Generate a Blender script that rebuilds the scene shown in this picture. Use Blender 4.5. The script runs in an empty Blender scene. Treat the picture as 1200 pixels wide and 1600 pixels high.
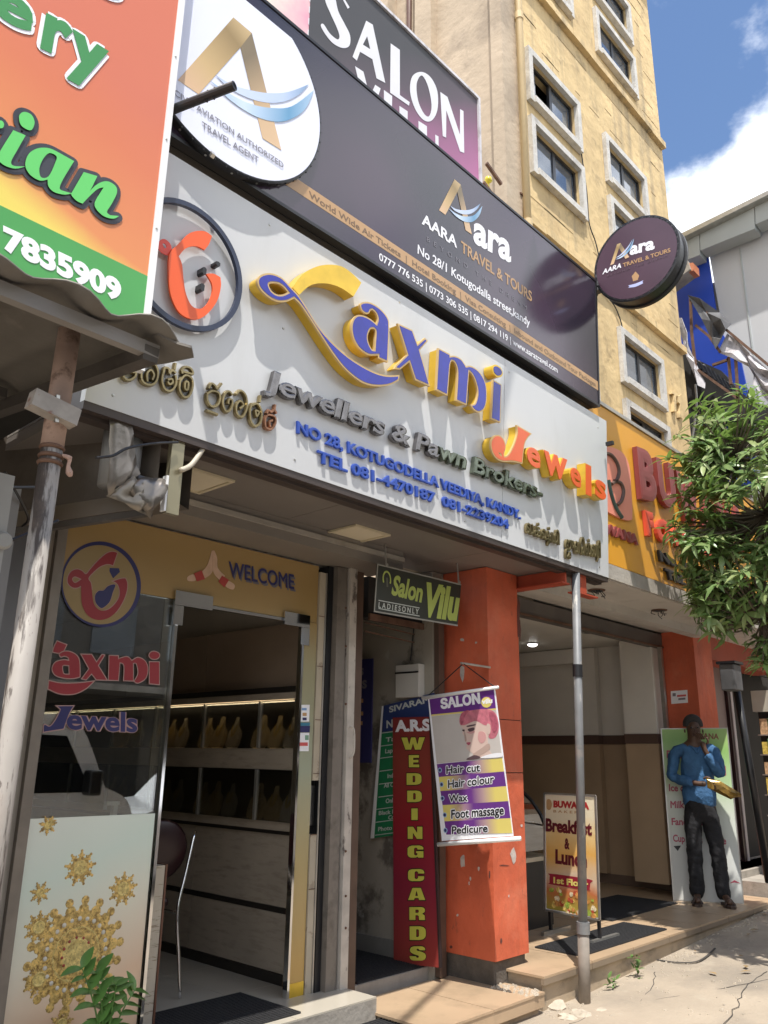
import bpy, math, random, os
import numpy as np
from mathutils import Vector, Matrix
random.seed(7)
SC = bpy.context.scene
C = SC.collection
rad = math.radians
# ------------------------------------------------------------------ camera
FPX, YAW, PITCH, ROLL, CAMZ = 1272.98, rad(47.0257), rad(16.7722), rad(.8587), 1.5
def cam_rows():
    cy, sy = math.cos(YAW), math.sin(YAW)
    f = Vector((sy*math.cos(PITCH), cy*math.cos(PITCH), math.sin(PITCH)))
    r = Vector((cy, -sy, 0)); u = r.cross(f)
    return (math.cos(ROLL)*r+math.sin(ROLL)*u, -math.sin(ROLL)*r+math.cos(ROLL)*u, f)
CR, CU, CF = cam_rows()
CO = Vector((0, 0, CAMZ))
cd = bpy.data.cameras.new('camera'); cam = bpy.data.objects.new('camera', cd); C.objects.link(cam)
cam.matrix_world = Matrix.Translation(CO) @ Matrix((CR, CU, -CF)).transposed().to_4x4()
cd.sensor_fit = 'VERTICAL'; cd.sensor_height = 32; cd.lens = FPX/1600*32
cd.clip_start = .05; cd.clip_end = 3000
SC.camera = cam
# ------------------------------------------------------------------ world and sun
SUN = Vector((-.28, -.30, 1)).normalized()
el = math.asin(SUN.z); az = math.atan2(SUN.x, SUN.y)
w = bpy.data.worlds.new('World'); SC.world = w; w.use_nodes = True
nt = w.node_tree; nt.nodes.clear()
N = nt.nodes.new; LK = nt.links.new
sky = N('ShaderNodeTexSky'); sky.sky_type = 'NISHITA'; sky.sun_disc = False
sky.sun_elevation = el; sky.sun_rotation = az; sky.air_density = 1.0; sky.dust_density = .4; sky.ozone_density = 4
tc = N('ShaderNodeTexCoord'); sx = N('ShaderNodeSeparateXYZ'); LK(tc.outputs['Generated'], sx.inputs[0])
nz = N('ShaderNodeTexNoise'); nz.inputs['Scale'].default_value = 4.2; nz.inputs['Detail'].default_value = 9; nz.inputs['Roughness'].default_value = .56
mp = N('ShaderNodeMapping'); mp.inputs['Location'].default_value = (2.3, .4, 5.1); mp.inputs['Scale'].default_value = (1, 1, 1.5)
LK(tc.outputs['Generated'], mp.inputs[0]); LK(mp.outputs[0], nz.inputs['Vector'])
m1 = N('ShaderNodeMath'); m1.operation = 'MULTIPLY_ADD'; LK(sx.outputs['Z'], m1.inputs[0]); m1.inputs[1].default_value = -2.0; m1.inputs[2].default_value = 1.50
m2 = N('ShaderNodeMath'); m2.operation = 'ADD'; LK(m1.outputs[0], m2.inputs[0])
m3 = N('ShaderNodeMath'); m3.operation = 'MULTIPLY_ADD'; LK(nz.outputs['Fac'], m3.inputs[0]); m3.inputs[1].default_value = 2.6; m3.inputs[2].default_value = -1.30
LK(m3.outputs[0], m2.inputs[1])
rp = N('ShaderNodeValToRGB'); rp.color_ramp.elements[0].position = .0; rp.color_ramp.elements[1].position = .42
rp.color_ramp.interpolation = 'EASE'; LK(m2.outputs[0], rp.inputs[0])
cl = N('ShaderNodeMixRGB'); cl.inputs[2].default_value = (9.0, 9.3, 9.7, 1); LK(rp.outputs[0], cl.inputs[0]); LK(sky.outputs[0], cl.inputs[1])
bg = N('ShaderNodeBackground'); bg.inputs[1].default_value = .13; LK(cl.outputs[0], bg.inputs[0])
ow = N('ShaderNodeOutputWorld'); LK(bg.outputs[0], ow.inputs[0])
sd = bpy.data.lights.new('sun', 'SUN'); sd.energy = 4.1; sd.angle = rad(.53); sd.color = (1, .955, .88)
so = bpy.data.objects.new('sun', sd); C.objects.link(so); so.rotation_euler = SUN.to_track_quat('Z', 'Y').to_euler(); so.location = (0, 0, 20)
SC.view_settings.view_transform = 'Standard'; SC.view_settings.look = 'None'; SC.view_settings.gamma = 1; SC.view_settings.exposure = .68
SC.cycles.max_bounces = 8; SC.cycles.transparent_max_bounces = 12; SC.cycles.sample_clamp_indirect = 6

# ------------------------------------------------------------------ rays and planes
def ray(x, y): return (CR*((x-600)/FPX)-CU*((y-800)/FPX)+CF)
def PY(x, y, Y): r = ray(x, y); return CO+r*(Y/r.y)
def PX(x, y, X): r = ray(x, y); return CO+r*(X/r.x)
def PZ(x, y, Z): r = ray(x, y); return CO+r*((Z-CAMZ)/r.z)
class PL:
    def __init__(s, O, U=(1, 0, 0), V=(0, 0, 1)):
        s.O = Vector(O); s.U = Vector(U).normalized(); s.V = Vector(V).normalized(); s.N = s.U.cross(s.V)
    def at(s, u, v, n=0): return s.O+s.U*u+s.V*v+s.N*n
    def px(s, x, y, n=0):
        d = ray(x, y); o = s.O+s.N*n; t = (o-CO).dot(s.N)/d.dot(s.N); p = CO+d*t-s.O
        return (p.dot(s.U), p.dot(s.V))
    def pts(s, L, n=0): return [s.px(p[0], p[1], n)+tuple(p[2:]) for p in L]
def q(ox, oy, k, L): return [(ox+p[0]/k, oy+p[1]/k)+tuple(p[2:]) for p in L]
def cr(P, n=5):
    out = []; m = len(P)
    for i in range(m):
        p0, p1, p2, p3 = P[i-1], P[i], P[(i+1) % m], P[(i+2) % m]
        out.append((p1[0], p1[1]))
        if len(p1) > 2 and len(p2) > 2: continue
        a0 = p1 if len(p1) > 2 else p0; a3 = p2 if len(p2) > 2 else p3
        for k in range(1, n):
            t = k/n; t2 = t*t; t3 = t2*t
            out.append(tuple(.5*((2*p1[j])+(-a0[j]+p2[j])*t+(2*a0[j]-5*p1[j]+4*p2[j]-a3[j])*t2+(-a0[j]+3*p1[j]-3*p2[j]+a3[j])*t3) for j in (0, 1)))
    return out
def cro(P, n=5):   # open curve through 3-D points
    P = [Vector(p) for p in P]; out = []
    for i in range(len(P)-1):
        p0 = P[max(i-1, 0)]; p1 = P[i]; p2 = P[i+1]; p3 = P[min(i+2, len(P)-1)]
        for k in range(n):
            t = k/n
            out.append(.5*((2*p1)+(-p0+p2)*t+(2*p0-5*p1+4*p2-p3)*t*t+(-p0+3*p1-3*p2+p3)*t**3))
    out.append(P[-1]); return out
def circ(cx, cy, r, n=40, ry=None): return [(cx+r*math.cos(2*math.pi*i/n), cy+(ry or r)*math.sin(2*math.pi*i/n)) for i in range(n)]

# ------------------------------------------------------------------ materials
MC = {}
def srgb(r, g, b):
    f = lambda c: (c/255/12.92) if c/255 <= .04045 else ((c/255+.055)/1.055)**2.4
    return (f(r), f(g), f(b))
def mat(name, col, rough=.6, metal=0., var=.12, vs=3., bump=0., bs=60., dirt=None, spec=.5, coat=0., streak=0.):
    if name in MC: return MC[name]
    m = bpy.data.materials.new(name); MC[name] = m; m.use_nodes = True; t = m.node_tree; n = t.nodes; l = t.links
    b = n['Principled BSDF']; b.inputs['Roughness'].default_value = rough; b.inputs['Metallic'].default_value = metal
    b.inputs['Specular IOR Level'].default_value = spec; b.inputs['Coat Weight'].default_value = coat; b.inputs['Coat Roughness'].default_value = .08
    co = n.new('ShaderNodeTexCoord')
    cur = n.new('ShaderNodeRGB'); cur.outputs[0].default_value = (*col, 1); out = cur.outputs[0]
    if var:
        a = n.new('ShaderNodeTexNoise'); a.inputs['Scale'].default_value = vs; a.inputs['Detail'].default_value = 6; l.new(co.outputs['Object'], a.inputs['Vector'])
        mr = n.new('ShaderNodeMapRange'); mr.inputs[1].default_value = .3; mr.inputs[2].default_value = .7; mr.inputs[3].default_value = 1-var; mr.inputs[4].default_value = 1+var; l.new(a.outputs['Fac'], mr.inputs[0])
        mx = n.new('ShaderNodeVectorMath'); mx.operation = 'SCALE'; l.new(out, mx.inputs[0]); l.new(mr.outputs[0], mx.inputs['Scale']); out = mx.outputs[0]
    for d in (dirt if isinstance(dirt, list) else [dirt] if dirt else []):
        dc, amt, ds, lo, hi = d[:5]; st = d[5] if len(d) > 5 else (1, 1, 1)
        mpn = n.new('ShaderNodeMapping'); mpn.inputs['Scale'].default_value = st; l.new(co.outputs['Object'], mpn.inputs[0])
        a = n.new('ShaderNodeTexNoise'); a.inputs['Scale'].default_value = ds; a.inputs['Detail'].default_value = 8; a.inputs['Roughness'].default_value = .65; l.new(mpn.outputs[0], a.inputs['Vector'])
        mr = n.new('ShaderNodeMapRange'); mr.inputs[1].default_value = lo; mr.inputs[2].default_value = hi; mr.inputs[3].default_value = 0; mr.inputs[4].default_value = amt; l.new(a.outputs['Fac'], mr.inputs[0])
        mx = n.new('ShaderNodeMixRGB'); l.new(mr.outputs[0], mx.inputs[0]); l.new(out, mx.inputs[1]); mx.inputs[2].default_value = (*dc, 1); out = mx.outputs[0]
    l.new(out, b.inputs['Base Color'])
    if bump:
        a = n.new('ShaderNodeTexNoise'); a.inputs['Scale'].default_value = bs; a.inputs['Detail'].default_value = 7; l.new(co.outputs['Object'], a.inputs['Vector'])
        bn = n.new('ShaderNodeBump'); bn.inputs['Strength'].default_value = min(1, bump); bn.inputs['Distance'].default_value = .01 if bump <= 1 else .01*bump; l.new(a.outputs['Fac'], bn.inputs['Height']); l.new(bn.outputs[0], b.inputs['Normal'])
    return m
def grad(name, p0, p1, stops, rough=.35, noise=.15, spec=.5, ns=3., bump=0):
    if name in MC: return MC[name]
    m = mat(name, (1, 1, 1), rough, var=0, spec=spec, bump=bump, bs=8); t = m.node_tree; n = t.nodes; l = t.links
    p0 = Vector(p0); d = Vector(p1)-p0; L2 = d.length_squared
    co = n.new('ShaderNodeTexCoord'); s = n.new('ShaderNodeVectorMath'); s.operation = 'SUBTRACT'; l.new(co.outputs['Object'], s.inputs[0]); s.inputs[1].default_value = p0
    dt = n.new('ShaderNodeVectorMath'); dt.operation = 'DOT_PRODUCT'; l.new(s.outputs[0], dt.inputs[0]); dt.inputs[1].default_value = d/L2
    a = n.new('ShaderNodeTexNoise'); a.inputs['Scale'].default_value = ns; a.inputs['Detail'].default_value = 5; l.new(co.outputs['Object'], a.inputs['Vector'])
    ma = n.new('ShaderNodeMath'); ma.operation = 'MULTIPLY_ADD'; l.new(a.outputs['Fac'], ma.inputs[0]); ma.inputs[1].default_value = noise; l.new(dt.outputs['Value'], ma.inputs[2])
    mb = n.new('ShaderNodeMath'); mb.operation = 'SUBTRACT'; l.new(ma.outputs[0], mb.inputs[0]); mb.inputs[1].default_value = noise/2
    r = n.new('ShaderNodeValToRGB'); e = r.color_ramp.elements
    while len(e) < len(stops): e.new(.5)
    for k, (tt, c) in enumerate(stops): e[k].position = tt; e[k].color = (*c, 1)
    l.new(mb.outputs[0], r.inputs[0]); l.new(r.outputs[0], n['Principled BSDF'].inputs['Base Color'])
    return m
def glassmat(name, tint=(.85, .9, .88), refl=1.0, k=4.4):
    m = bpy.data.materials.new(name); m.use_nodes = True; t = m.node_tree; n = t.nodes; l = t.links; n.clear()
    o = n.new('ShaderNodeOutputMaterial'); mx = n.new('ShaderNodeMixShader'); tr = n.new('ShaderNodeBsdfTransparent'); gl = n.new('ShaderNodeBsdfGlossy'); fr = n.new('ShaderNodeFresnel')
    fr.inputs[0].default_value = 1.5; tr.inputs[0].default_value = (*tint, 1); gl.inputs['Roughness'].default_value = .0; gl.inputs[0].default_value = (refl, refl, refl, 1)
    mm = n.new('ShaderNodeMath'); mm.operation = 'MULTIPLY_ADD'; l.new(fr.outputs[0], mm.inputs[0]); mm.inputs[1].default_value = k; mm.inputs[2].default_value = .02; mm.use_clamp = True
    l.new(mm.outputs[0], mx.inputs[0]); l.new(tr.outputs[0], mx.inputs[1]); l.new(gl.outputs[0], mx.inputs[2]); l.new(mx.outputs[0], o.inputs[0]); return m
def emis(name, col, s):
    m = bpy.data.materials.new(name); m.use_nodes = True; b = m.node_tree.nodes['Principled BSDF']
    b.inputs['Base Color'].default_value = (*col, 1); b.inputs['Emission Color'].default_value = (*col, 1); b.inputs['Emission Strength'].default_value = s; return m

# ------------------------------------------------------------------ objects
def thing(name, label, cat, loc=(0, 0, 0), group=None):
    o = bpy.data.objects.new(name, None); C.objects.link(o); o.location = loc; o.empty_display_size = .1
    o['label'] = label; o['category'] = cat
    if group: o['group'] = group
    o['_t'] = 1; return o
def link(name, me, m, parent=None, label=None, kind=None, smooth=False):
    o = bpy.data.objects.new(name, me)
    C.objects.link(o)
    if m: me.materials.clear(); me.materials.append(m)
    me.polygons.foreach_set('use_smooth', [bool(smooth)]*len(me.polygons))
    if parent:
        o.parent = parent
        off = Vector(parent.location); pp = parent.parent
        if pp is not None: off = Vector((0, 0, 0)) if parent.type == 'MESH' else off
        o.matrix_parent_inverse = Matrix.Translation(-off) if parent.type == 'EMPTY' else Matrix()
    if label: o['label'] = label
    if kind: o['kind'] = kind
    return o
def tag(o, label, cat, group=None):
    o['label'] = label; o['category'] = cat
    if group: o['group'] = group
    return o
class B:
    def __init__(s): s.v = []; s.f = []
    def add(s, v, f):
        k = len(s.v); s.v += [tuple(x) for x in v]; s.f += [tuple(i+k for i in t) for t in f]; return s
    def box(s, x0, x1, y0, y1, z0, z1):
        v = [(x, y, z) for z in (z0, z1) for y in (y0, y1) for x in (x0, x1)]
        return s.add(v, [(0, 2, 3, 1), (4, 5, 7, 6), (0, 1, 5, 4), (2, 6, 7, 3), (0, 4, 6, 2), (1, 3, 7, 5)])
    def pbox(s, pl, u0, u1, v0, v1, n0, n1):
        v = [pl.at(u, vv, n) for n in (n0, n1) for vv in (v0, v1) for u in (u0, u1)]
        return s.add(v, [(0, 2, 3, 1), (4, 5, 7, 6), (0, 1, 5, 4), (2, 6, 7, 3), (0, 4, 6, 2), (1, 3, 7, 5)])
    def hexa(s, bot, top):
        return s.add(list(bot)+list(top), [(3, 2, 1, 0), (4, 5, 6, 7), (0, 1, 5, 4), (1, 2, 6, 5), (2, 3, 7, 6), (3, 0, 4, 7)])
    def bar(s, a, b, w, h=None, up=(0, 0, 1)):
        a = Vector(a); b = Vector(b); d = (b-a).normalized(); h = h or w
        u = Vector(up); sd = d.cross(u)
        if sd.length < 1e-3: sd = d.cross(Vector((1, 0, 0)))
        sd.normalize(); u = sd.cross(d).normalized()
        c = [(-1, -1), (1, -1), (1, 1), (-1, 1)]
        return s.hexa([a+sd*i*w/2+u*j*h/2 for i, j in c], [b+sd*i*w/2+u*j*h/2 for i, j in c])
    def tube(s, P, r, n=8, flat=1., fn=None, cap=True):
        P = [Vector(p) for p in P]; k0 = len(s.v); up = None
        for i, p in enumerate(P):
            d = (P[min(i+1, len(P)-1)]-P[max(i-1, 0)])
            if d.length < 1e-9: d = Vector((0, 0, 1))
            d.normalize()
            if fn is not None:
                b2 = Vector(fn).normalized(); a2 = d.cross(b2).normalized()
            else:
                if up is None: up = Vector((0, 0, 1)) if abs(d.z) < .9 else Vector((1, 0, 0))
                a2 = d.cross(up).normalized(); b2 = a2.cross(d).normalized(); up = b2
            rr = r[i] if isinstance(r, (list, tuple)) else r
            for j in range(n):
                t = 2*math.pi*j/n; s.v.append(tuple(p+a2*math.cos(t)*rr+b2*math.sin(t)*rr*flat))
        for i in range(len(P)-1):
            for j in range(n):
                a = k0+i*n+j; b = k0+i*n+(j+1) % n; s.f.append((a, b, b+n, a+n))
        if cap:
            s.f.append(tuple(k0+j for j in reversed(range(n)))); e = k0+(len(P)-1)*n; s.f.append(tuple(e+j for j in range(n)))
        return s
    def lathe(s, c, prof, n=20, ax=(0, 0, 1)):
        c = Vector(c); ax = Vector(ax).normalized(); a = ax.orthogonal().normalized(); b = ax.cross(a); k0 = len(s.v)
        for r, h in prof:
            for j in range(n):
                t = 2*math.pi*j/n; s.v.append(tuple(c+ax*h+a*r*math.cos(t)+b*r*math.sin(t)))
        for i in range(len(prof)-1):
            for j in range(n):
                x = k0+i*n+j; y = k0+i*n+(j+1) % n; s.f.append((x, y, y+n, x+n))
        s.f.append(tuple(k0+j for j in reversed(range(n)))); e = k0+(len(prof)-1)*n; s.f.append(tuple(e+j for j in range(n)))
        return s
    def grid(s, fn, nu, nv):
        k0 = len(s.v)
        for j in range(nv+1):
            for i in range(nu+1): s.v.append(tuple(fn(i/nu, j/nv)))
        for j in range(nv):
            for i in range(nu):
                a = k0+j*(nu+1)+i; s.f.append((a, a+1, a+nu+2, a+nu+1))
        return s
    def mesh(s, name='m'):
        me = bpy.data.meshes.new(name); me.from_pydata(s.v, [], s.f); me.update(); return me
    def build(s, name, m, parent=None, label=None, kind=None, smooth=False, bevel=0, ang=None):
        o = link(name, s.mesh(name), m, parent, label, kind, smooth)
        if bevel:
            bm = o.modifiers.new('bevel', 'BEVEL'); bm.width = bevel; bm.segments = 2; bm.limit_method = 'ANGLE'
        return o
def setting(name, b, m): return b.build(name, m, None, kind='structure')
NJ = [0]
def shape(pl, loops, n0, n1, m, name, parent, off=0., label=None, bev=0.):
    """filled outline with holes, given its thickness between n0 and n1 on plane pl"""
    c = bpy.data.curves.new('c', 'CURVE'); c.dimensions = '2D'; c.fill_mode = 'BOTH'; c.extrude = .5; c.offset = off
    for P in loops:
        s = c.splines.new('POLY'); s.points.add(len(P)-1)
        for a, p in zip(s.points, P): a.co = (p[0], p[1], 0, 1)
        s.use_cyclic_u = True
    o = bpy.data.objects.new('c', c); me = bpy.data.meshes.new_from_object(o); bpy.data.objects.remove(o); bpy.data.curves.remove(c)
    a = np.empty(len(me.vertices)*3); me.vertices.foreach_get('co', a); a = a.reshape(-1, 3)
    O, U, V, NN = (np.array(x) for x in (pl.O, pl.U, pl.V, pl.N))
    n = n0+(a[:, 2]+.5)*(n1-n0)
    out = O+a[:, :1]*U+a[:, 1:2]*V+n[:, None]*NN
    me.vertices.foreach_set('co', out.ravel()); me.update()
    return link(name, me, m, parent, label)
def flat(pl, loops, n, m, name, parent, off=0., th=.0006, label=None):
    NJ[0] = (NJ[0]+1) % 13; j = NJ[0]*.00002
    return shape(pl, loops, n, n+th+j, m, name, parent, off, label)
FONT = {}
def fnt(k):
    if k is None: return None
    if k not in FONT:
        try: FONT[k] = bpy.data.fonts.load(os.path.join(bpy.utils.system_resource('DATAFILES'), 'fonts', k))
        except Exception: FONT[k] = None
    return FONT[k]
INTER = 'Inter.woff2'
def tmesh(s, font, bold, ratio):
    c = bpy.data.curves.new('t', 'FONT'); c.body = s; f = fnt(font)
    if f: c.font = f
    c.extrude = ratio; c.bevel_depth = bold; c.bevel_resolution = 0; c.resolution_u = 4
    o = bpy.data.objects.new('t', c); me = bpy.data.meshes.new_from_object(o); bpy.data.objects.remove(o); bpy.data.curves.remove(c)
    a = np.empty(len(me.vertices)*3); me.vertices.foreach_get('co', a); return me, a.reshape(-1, 3)
def flatz(z):
    z0, z1 = z.min(), z.max()
    if z1-z0 < 1e-7: return z*0+1
    f = (z-z0)/(z1-z0); return np.where(f > .995, 1., np.where(f > .5, .93, np.where(f < .005, 0., .03)))
def txt(pl, s, bl, br, tl, n, th, m, parent, bold=.0, font=None, shear=0., fit='cap', name='lettering', w=None, uv=False, nr=None, label=None):
    """text laid from bl to br (pixels of the photo, or uv) with its top at tl"""
    if uv: a, b, t = Vector(bl), Vector(br), Vector(tl)
    else:
        nn = n+th if nr is None else nr
        a, t = (Vector(pl.px(*p, nn)) for p in (bl, tl)); b = Vector(pl.px(*br, nn)) if br else a+Vector((w, 0))
    me, co = tmesh(s, font, bold, .08 if th > .003 else .002)
    if len(co) == 0: return None
    x0, x1 = co[:, 0].min(), co[:, 0].max()
    if fit == 'cap':
        _, h = tmesh('H', font, bold, 0); y0, y1 = h[:, 1].min(), h[:, 1].max()
    elif fit == 'x':
        _, h = tmesh('x', font, bold, 0); y0, y1 = h[:, 1].min(), h[:, 1].max()
    else: y0, y1 = co[:, 1].min(), co[:, 1].max()
    fx = (co[:, 0]-x0)/(x1-x0); fy = (co[:, 1]-y0)/(y1-y0)
    NJ[0] = (NJ[0]+1) % 13; fz = flatz(co[:, 2])*(th+NJ[0]*.00002)+n
    uu = a.x+fx*(b-a).x+fy*((t-a).x+shear*(t-a).length); vv = a.y+fx*(b-a).y+fy*(t-a).y
    O, U, V, NN = (np.array(k) for k in (pl.O, pl.U, pl.V, pl.N))
    out = O+uu[:, None]*U+vv[:, None]*V+fz[:, None]*NN
    me.vertices.foreach_set('co', out.ravel()); me.update()
    if ' ' in s.strip() and fit == 'cap':
        cuts = []; x = 0; W_ = []
        for i, ch in enumerate(s):
            if ch == ' ': cuts.append(x+adv(ch, font)/2)
            x += adv(ch, font)
        sc_ = (co[:, 0].max()-x0)/max(x, 1e-6); cuts = np.array(cuts)*(co[:, 0].max()/x); gi = np.searchsorted(cuts, co[:, 0])
        polys = [tuple(p.vertices) for p in me.polygons]; res = None
        for g in sorted(set(gi.tolist())):
            ps = [p for p in polys if gi[p[0]] == g]
            if not ps: continue
            ids = sorted({i for p in ps for i in p}); mp_i = {i: k for k, i in enumerate(ids)}
            m2 = bpy.data.meshes.new('w'); m2.from_pydata([tuple(out[i]) for i in ids], [], [tuple(mp_i[i] for i in p) for p in ps]); res = link(name, m2, m, parent, label)
        bpy.data.meshes.remove(me); return res
    return link(name, me, m, parent, label)
ADV = {}
def adv(c, font):
    if (c, font) not in ADV:
        _, a = tmesh('|', font, 0, 0); _, b = tmesh(c+'|', font, 0, 0); ADV[c, font] = b[:, 0].max()-a[:, 0].max()
    return ADV[c, font]
def letters(pl, s, bl, br, tl, n, th, m, parent, bold=.0, font=None, shear=0., track=0., w=None):
    """raised letters, each a part of its own"""
    a, t = (Vector(pl.px(*p, n+th)) for p in (bl, tl)); b = Vector(pl.px(*br, n+th)) if br else a+Vector((w, 0))
    xs = []; x = 0
    for c in s: xs.append(x); x += adv(c, font)+track
    tot = x; d = b-a; _, h = tmesh('H', font, bold, 0); y0, y1 = h[:, 1].min(), h[:, 1].max()
    O, U, V, NN = (np.array(k) for k in (pl.O, pl.U, pl.V, pl.N)); res = []
    for c, x in zip(s, xs):
        if c == ' ': continue
        me, co = tmesh(c, font, bold, .1)
        fx = (co[:, 0]+x)/tot; fy = (co[:, 1]-y0)/(y1-y0); fz = n+flatz(co[:, 2])*th
        uu = a.x+fx*d.x+fy*((t-a).x+shear*(t-a).length); vv = a.y+fx*d.y+fy*(t-a).y
        out = O+uu[:, None]*U+vv[:, None]*V+fz[:, None]*NN
        me.vertices.foreach_set('co', out.ravel()); me.update()
        res.append(link('letter', me, m(c, fx.mean()) if callable(m) else m, parent))
    return res
BLK = {
 'W': [[(0, 1), (.26, 1), (.34, .42), (.42, 1), (.60, 1), (.68, .42), (.76, 1), (1, 1), (.82, 0), (.58, 0), (.50, .5), (.42, 0), (.18, 0)]],
 'E': [[(0, 0), (.98, 0), (.98, .24), (.42, .24), (.42, .39), (.9, .39), (.9, .61), (.42, .61), (.42, .76), (.96, .76), (.96, 1), (0, 1)]],
 'D': [[(0, 0), (.62, 0), (.85, .06), (.97, .2), (1, .36), (1, .64), (.97, .8), (.85, .94), (.62, 1), (0, 1)], [(.42, .24), (.42, .76), (.54, .76), (.58, .68), (.58, .32), (.54, .24)]],
 'I': [[(0, 0), (1, 0), (1, 1), (0, 1)]],
 'N': [[(0, 0), (.36, 0), (.36, .5), (.62, 0), (1, 0), (1, 1), (.64, 1), (.64, .5), (.38, 1), (0, 1)]],
 'G': [[(.22, 0), (.52, 0), (.64, .07), (.68, 0), (1, 0), (1, .54), (.54, .54), (.54, .36), (.62, .36), (.62, .26), (.57, .2), (.5, .2), (.42, .27), (.42, .73), (.48, .8), (.56, .8), (.62, .74), (.62, .65), (1, .65), (1, .82), (.9, .94), (.74, 1), (.28, 1), (.1, .92), (0, .76), (0, .24), (.08, .07)]],
 'C': [[(.25, 0), (.75, 0), (.92, .07), (1, .22), (1, .42), (.62, .42), (.62, .26), (.56, .2), (.48, .2), (.42, .27), (.42, .73), (.48, .8), (.56, .8), (.62, .74), (.62, .62), (1, .62), (1, .78), (.92, .93), (.75, 1), (.25, 1), (.08, .93), (0, .76), (0, .24), (.08, .07)]],
 'A': [[(0, 0), (.36, 0), (.39, .16), (.61, .16), (.64, 0), (1, 0), (.74, 1), (.26, 1)], [(.43, .36), (.57, .36), (.5, .76)]],
 'R': [[(0, 0), (.4, 0), (.4, .36), (.52, .36), (.6, .3), (.62, 0), (1, 0), (.98, .36), (.84, .48), (.98, .6), (1, .8), (.92, .94), (.76, 1), (0, 1)], [(.4, .57), (.4, .78), (.55, .78), (.6, .74), (.6, .62), (.55, .57)]],
 'S': [[(.22, 0), (.78, 0), (.94, .08), (1, .22), (1, .36), (.94, .5), (.78, .6), (.46, .7), (.44, .78), (.5, .82), (.58, .78), (.6, .7), (.97, .7), (.95, .86), (.84, .97), (.7, 1), (.26, 1), (.1, .94), (.02, .8), (.02, .66), (.1, .54), (.26, .44), (.54, .34), (.58, .26), (.52, .19), (.44, .2), (.4, .32), (0, .32), (.02, .16), (.1, .05)]],
}
def block(pl, ch, x0, x1, y0, y1, f, n, m, name, par, off=0., th=.0006):
    a, b, t = (Vector(pl.px(*p, n)) for p in f([(x0, y0), (x1, y0), (x0, y1)]))
    P = [[tuple(a+(b-a)*x+(t-a)*y) for x, y in L] for L in BLK[ch]]
    return flat(pl, P, n, m, name, par, off=off, th=th)
def halo(pl, loops, n, r, m, name, par):
    '''rounded outline print round a shape: a flat ribbon along its edge'''
    b = B(); k = 0
    for L in loops:
        for i in range(len(L)):
            p, q_ = Vector(L[i-1]), Vector(L[i]); d = q_-p
            if d.length < 1e-5: continue
            d.normalize(); s = Vector((-d.y, d.x))*r; k += 1; h = n+.00002*(k % 17)
            b.add([pl.at(*(p-s), h), pl.at(*(q_-s), h), pl.at(*(q_+s), h), pl.at(*(p+s), h)], [(0, 1, 2, 3)])
            h = n-.00002*(1+k % 17); b.add([pl.at(q_.x+r*math.cos(a*.5236), q_.y+r*math.sin(a*.5236), h) for a in range(12)], [tuple(range(12))])
    return b.build(name, m, par)
def txt_halo(pl, s, bl, br, tl, n, r, m, parent, bold=0., fit='box', nr=None):
    nn = n if nr is None else nr
    a, t, b = (Vector(pl.px(*p, nn)) for p in (bl, tl, br)); _, cb = tmesh(s, None, bold, 0); x0, x1 = cb[:, 0].min(), cb[:, 0].max()
    if fit == 'cap': _, h = tmesh('H', None, bold, 0); y0, y1 = h[:, 1].min(), h[:, 1].max()
    else: y0, y1 = cb[:, 1].min(), cb[:, 1].max()
    me, co = tmesh(s, None, 0, 0); cnt = {}
    for p in me.polygons:
        v = p.vertices
        for i in range(len(v)): e = (min(v[i-1], v[i]), max(v[i-1], v[i])); cnt[e] = cnt.get(e, 0)+1
    P = [a+(b-a)*((c[0]-x0)/(x1-x0))+(t-a)*((c[1]-y0)/(y1-y0)) for c in co]; bb = B(); k = 0
    for (i, j), c in cnt.items():
        if c != 1: continue
        p, q_ = P[i], P[j]; d = q_-p
        if d.length < 1e-6: continue
        d.normalize(); sd = Vector((-d.y, d.x))*r; k += 1; h = n+.00003*(k % 15)
        bb.add([pl.at(*(p-sd), h), pl.at(*(q_-sd), h), pl.at(*(q_+sd), h), pl.at(*(p+sd), h)], [(0, 1, 2, 3)])
        h = n-.00003*(1+k % 15); bb.add([pl.at(q_.x+r*math.cos(g*.6283), q_.y+r*math.sin(g*.6283), h) for g in range(10)], [tuple(range(10))])
    bb.build('lettering', m, parent); bpy.data.meshes.remove(me)
# ================================================================== planes of the place
LAX = PL((0, 2.95, 2.865), V=(0, -.056, 1))       # jewellers' fascia, leaning out at its top
AAR = PL((0, 2.85, 4.245), V=(0, -.041, 1))       # travel agency banner above it
CIV = PL((0, 2.81, 0))                            # round white sign
BLD = PL((5.6, 0, 0), U=(0, -1, 0))               # projecting disc sign
GRO = PL((0, 2.70, 0))                            # grocery banner
SAL = PL((0, 3.70, 0))                            # old salon board
BUW = PL((0, 3.0, 0))                             # restaurant fascia
SHP = PL((0, 3.90, 0))                            # shop front line
YEL = PL((0, 4.20, 0))                            # yellow building front
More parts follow.
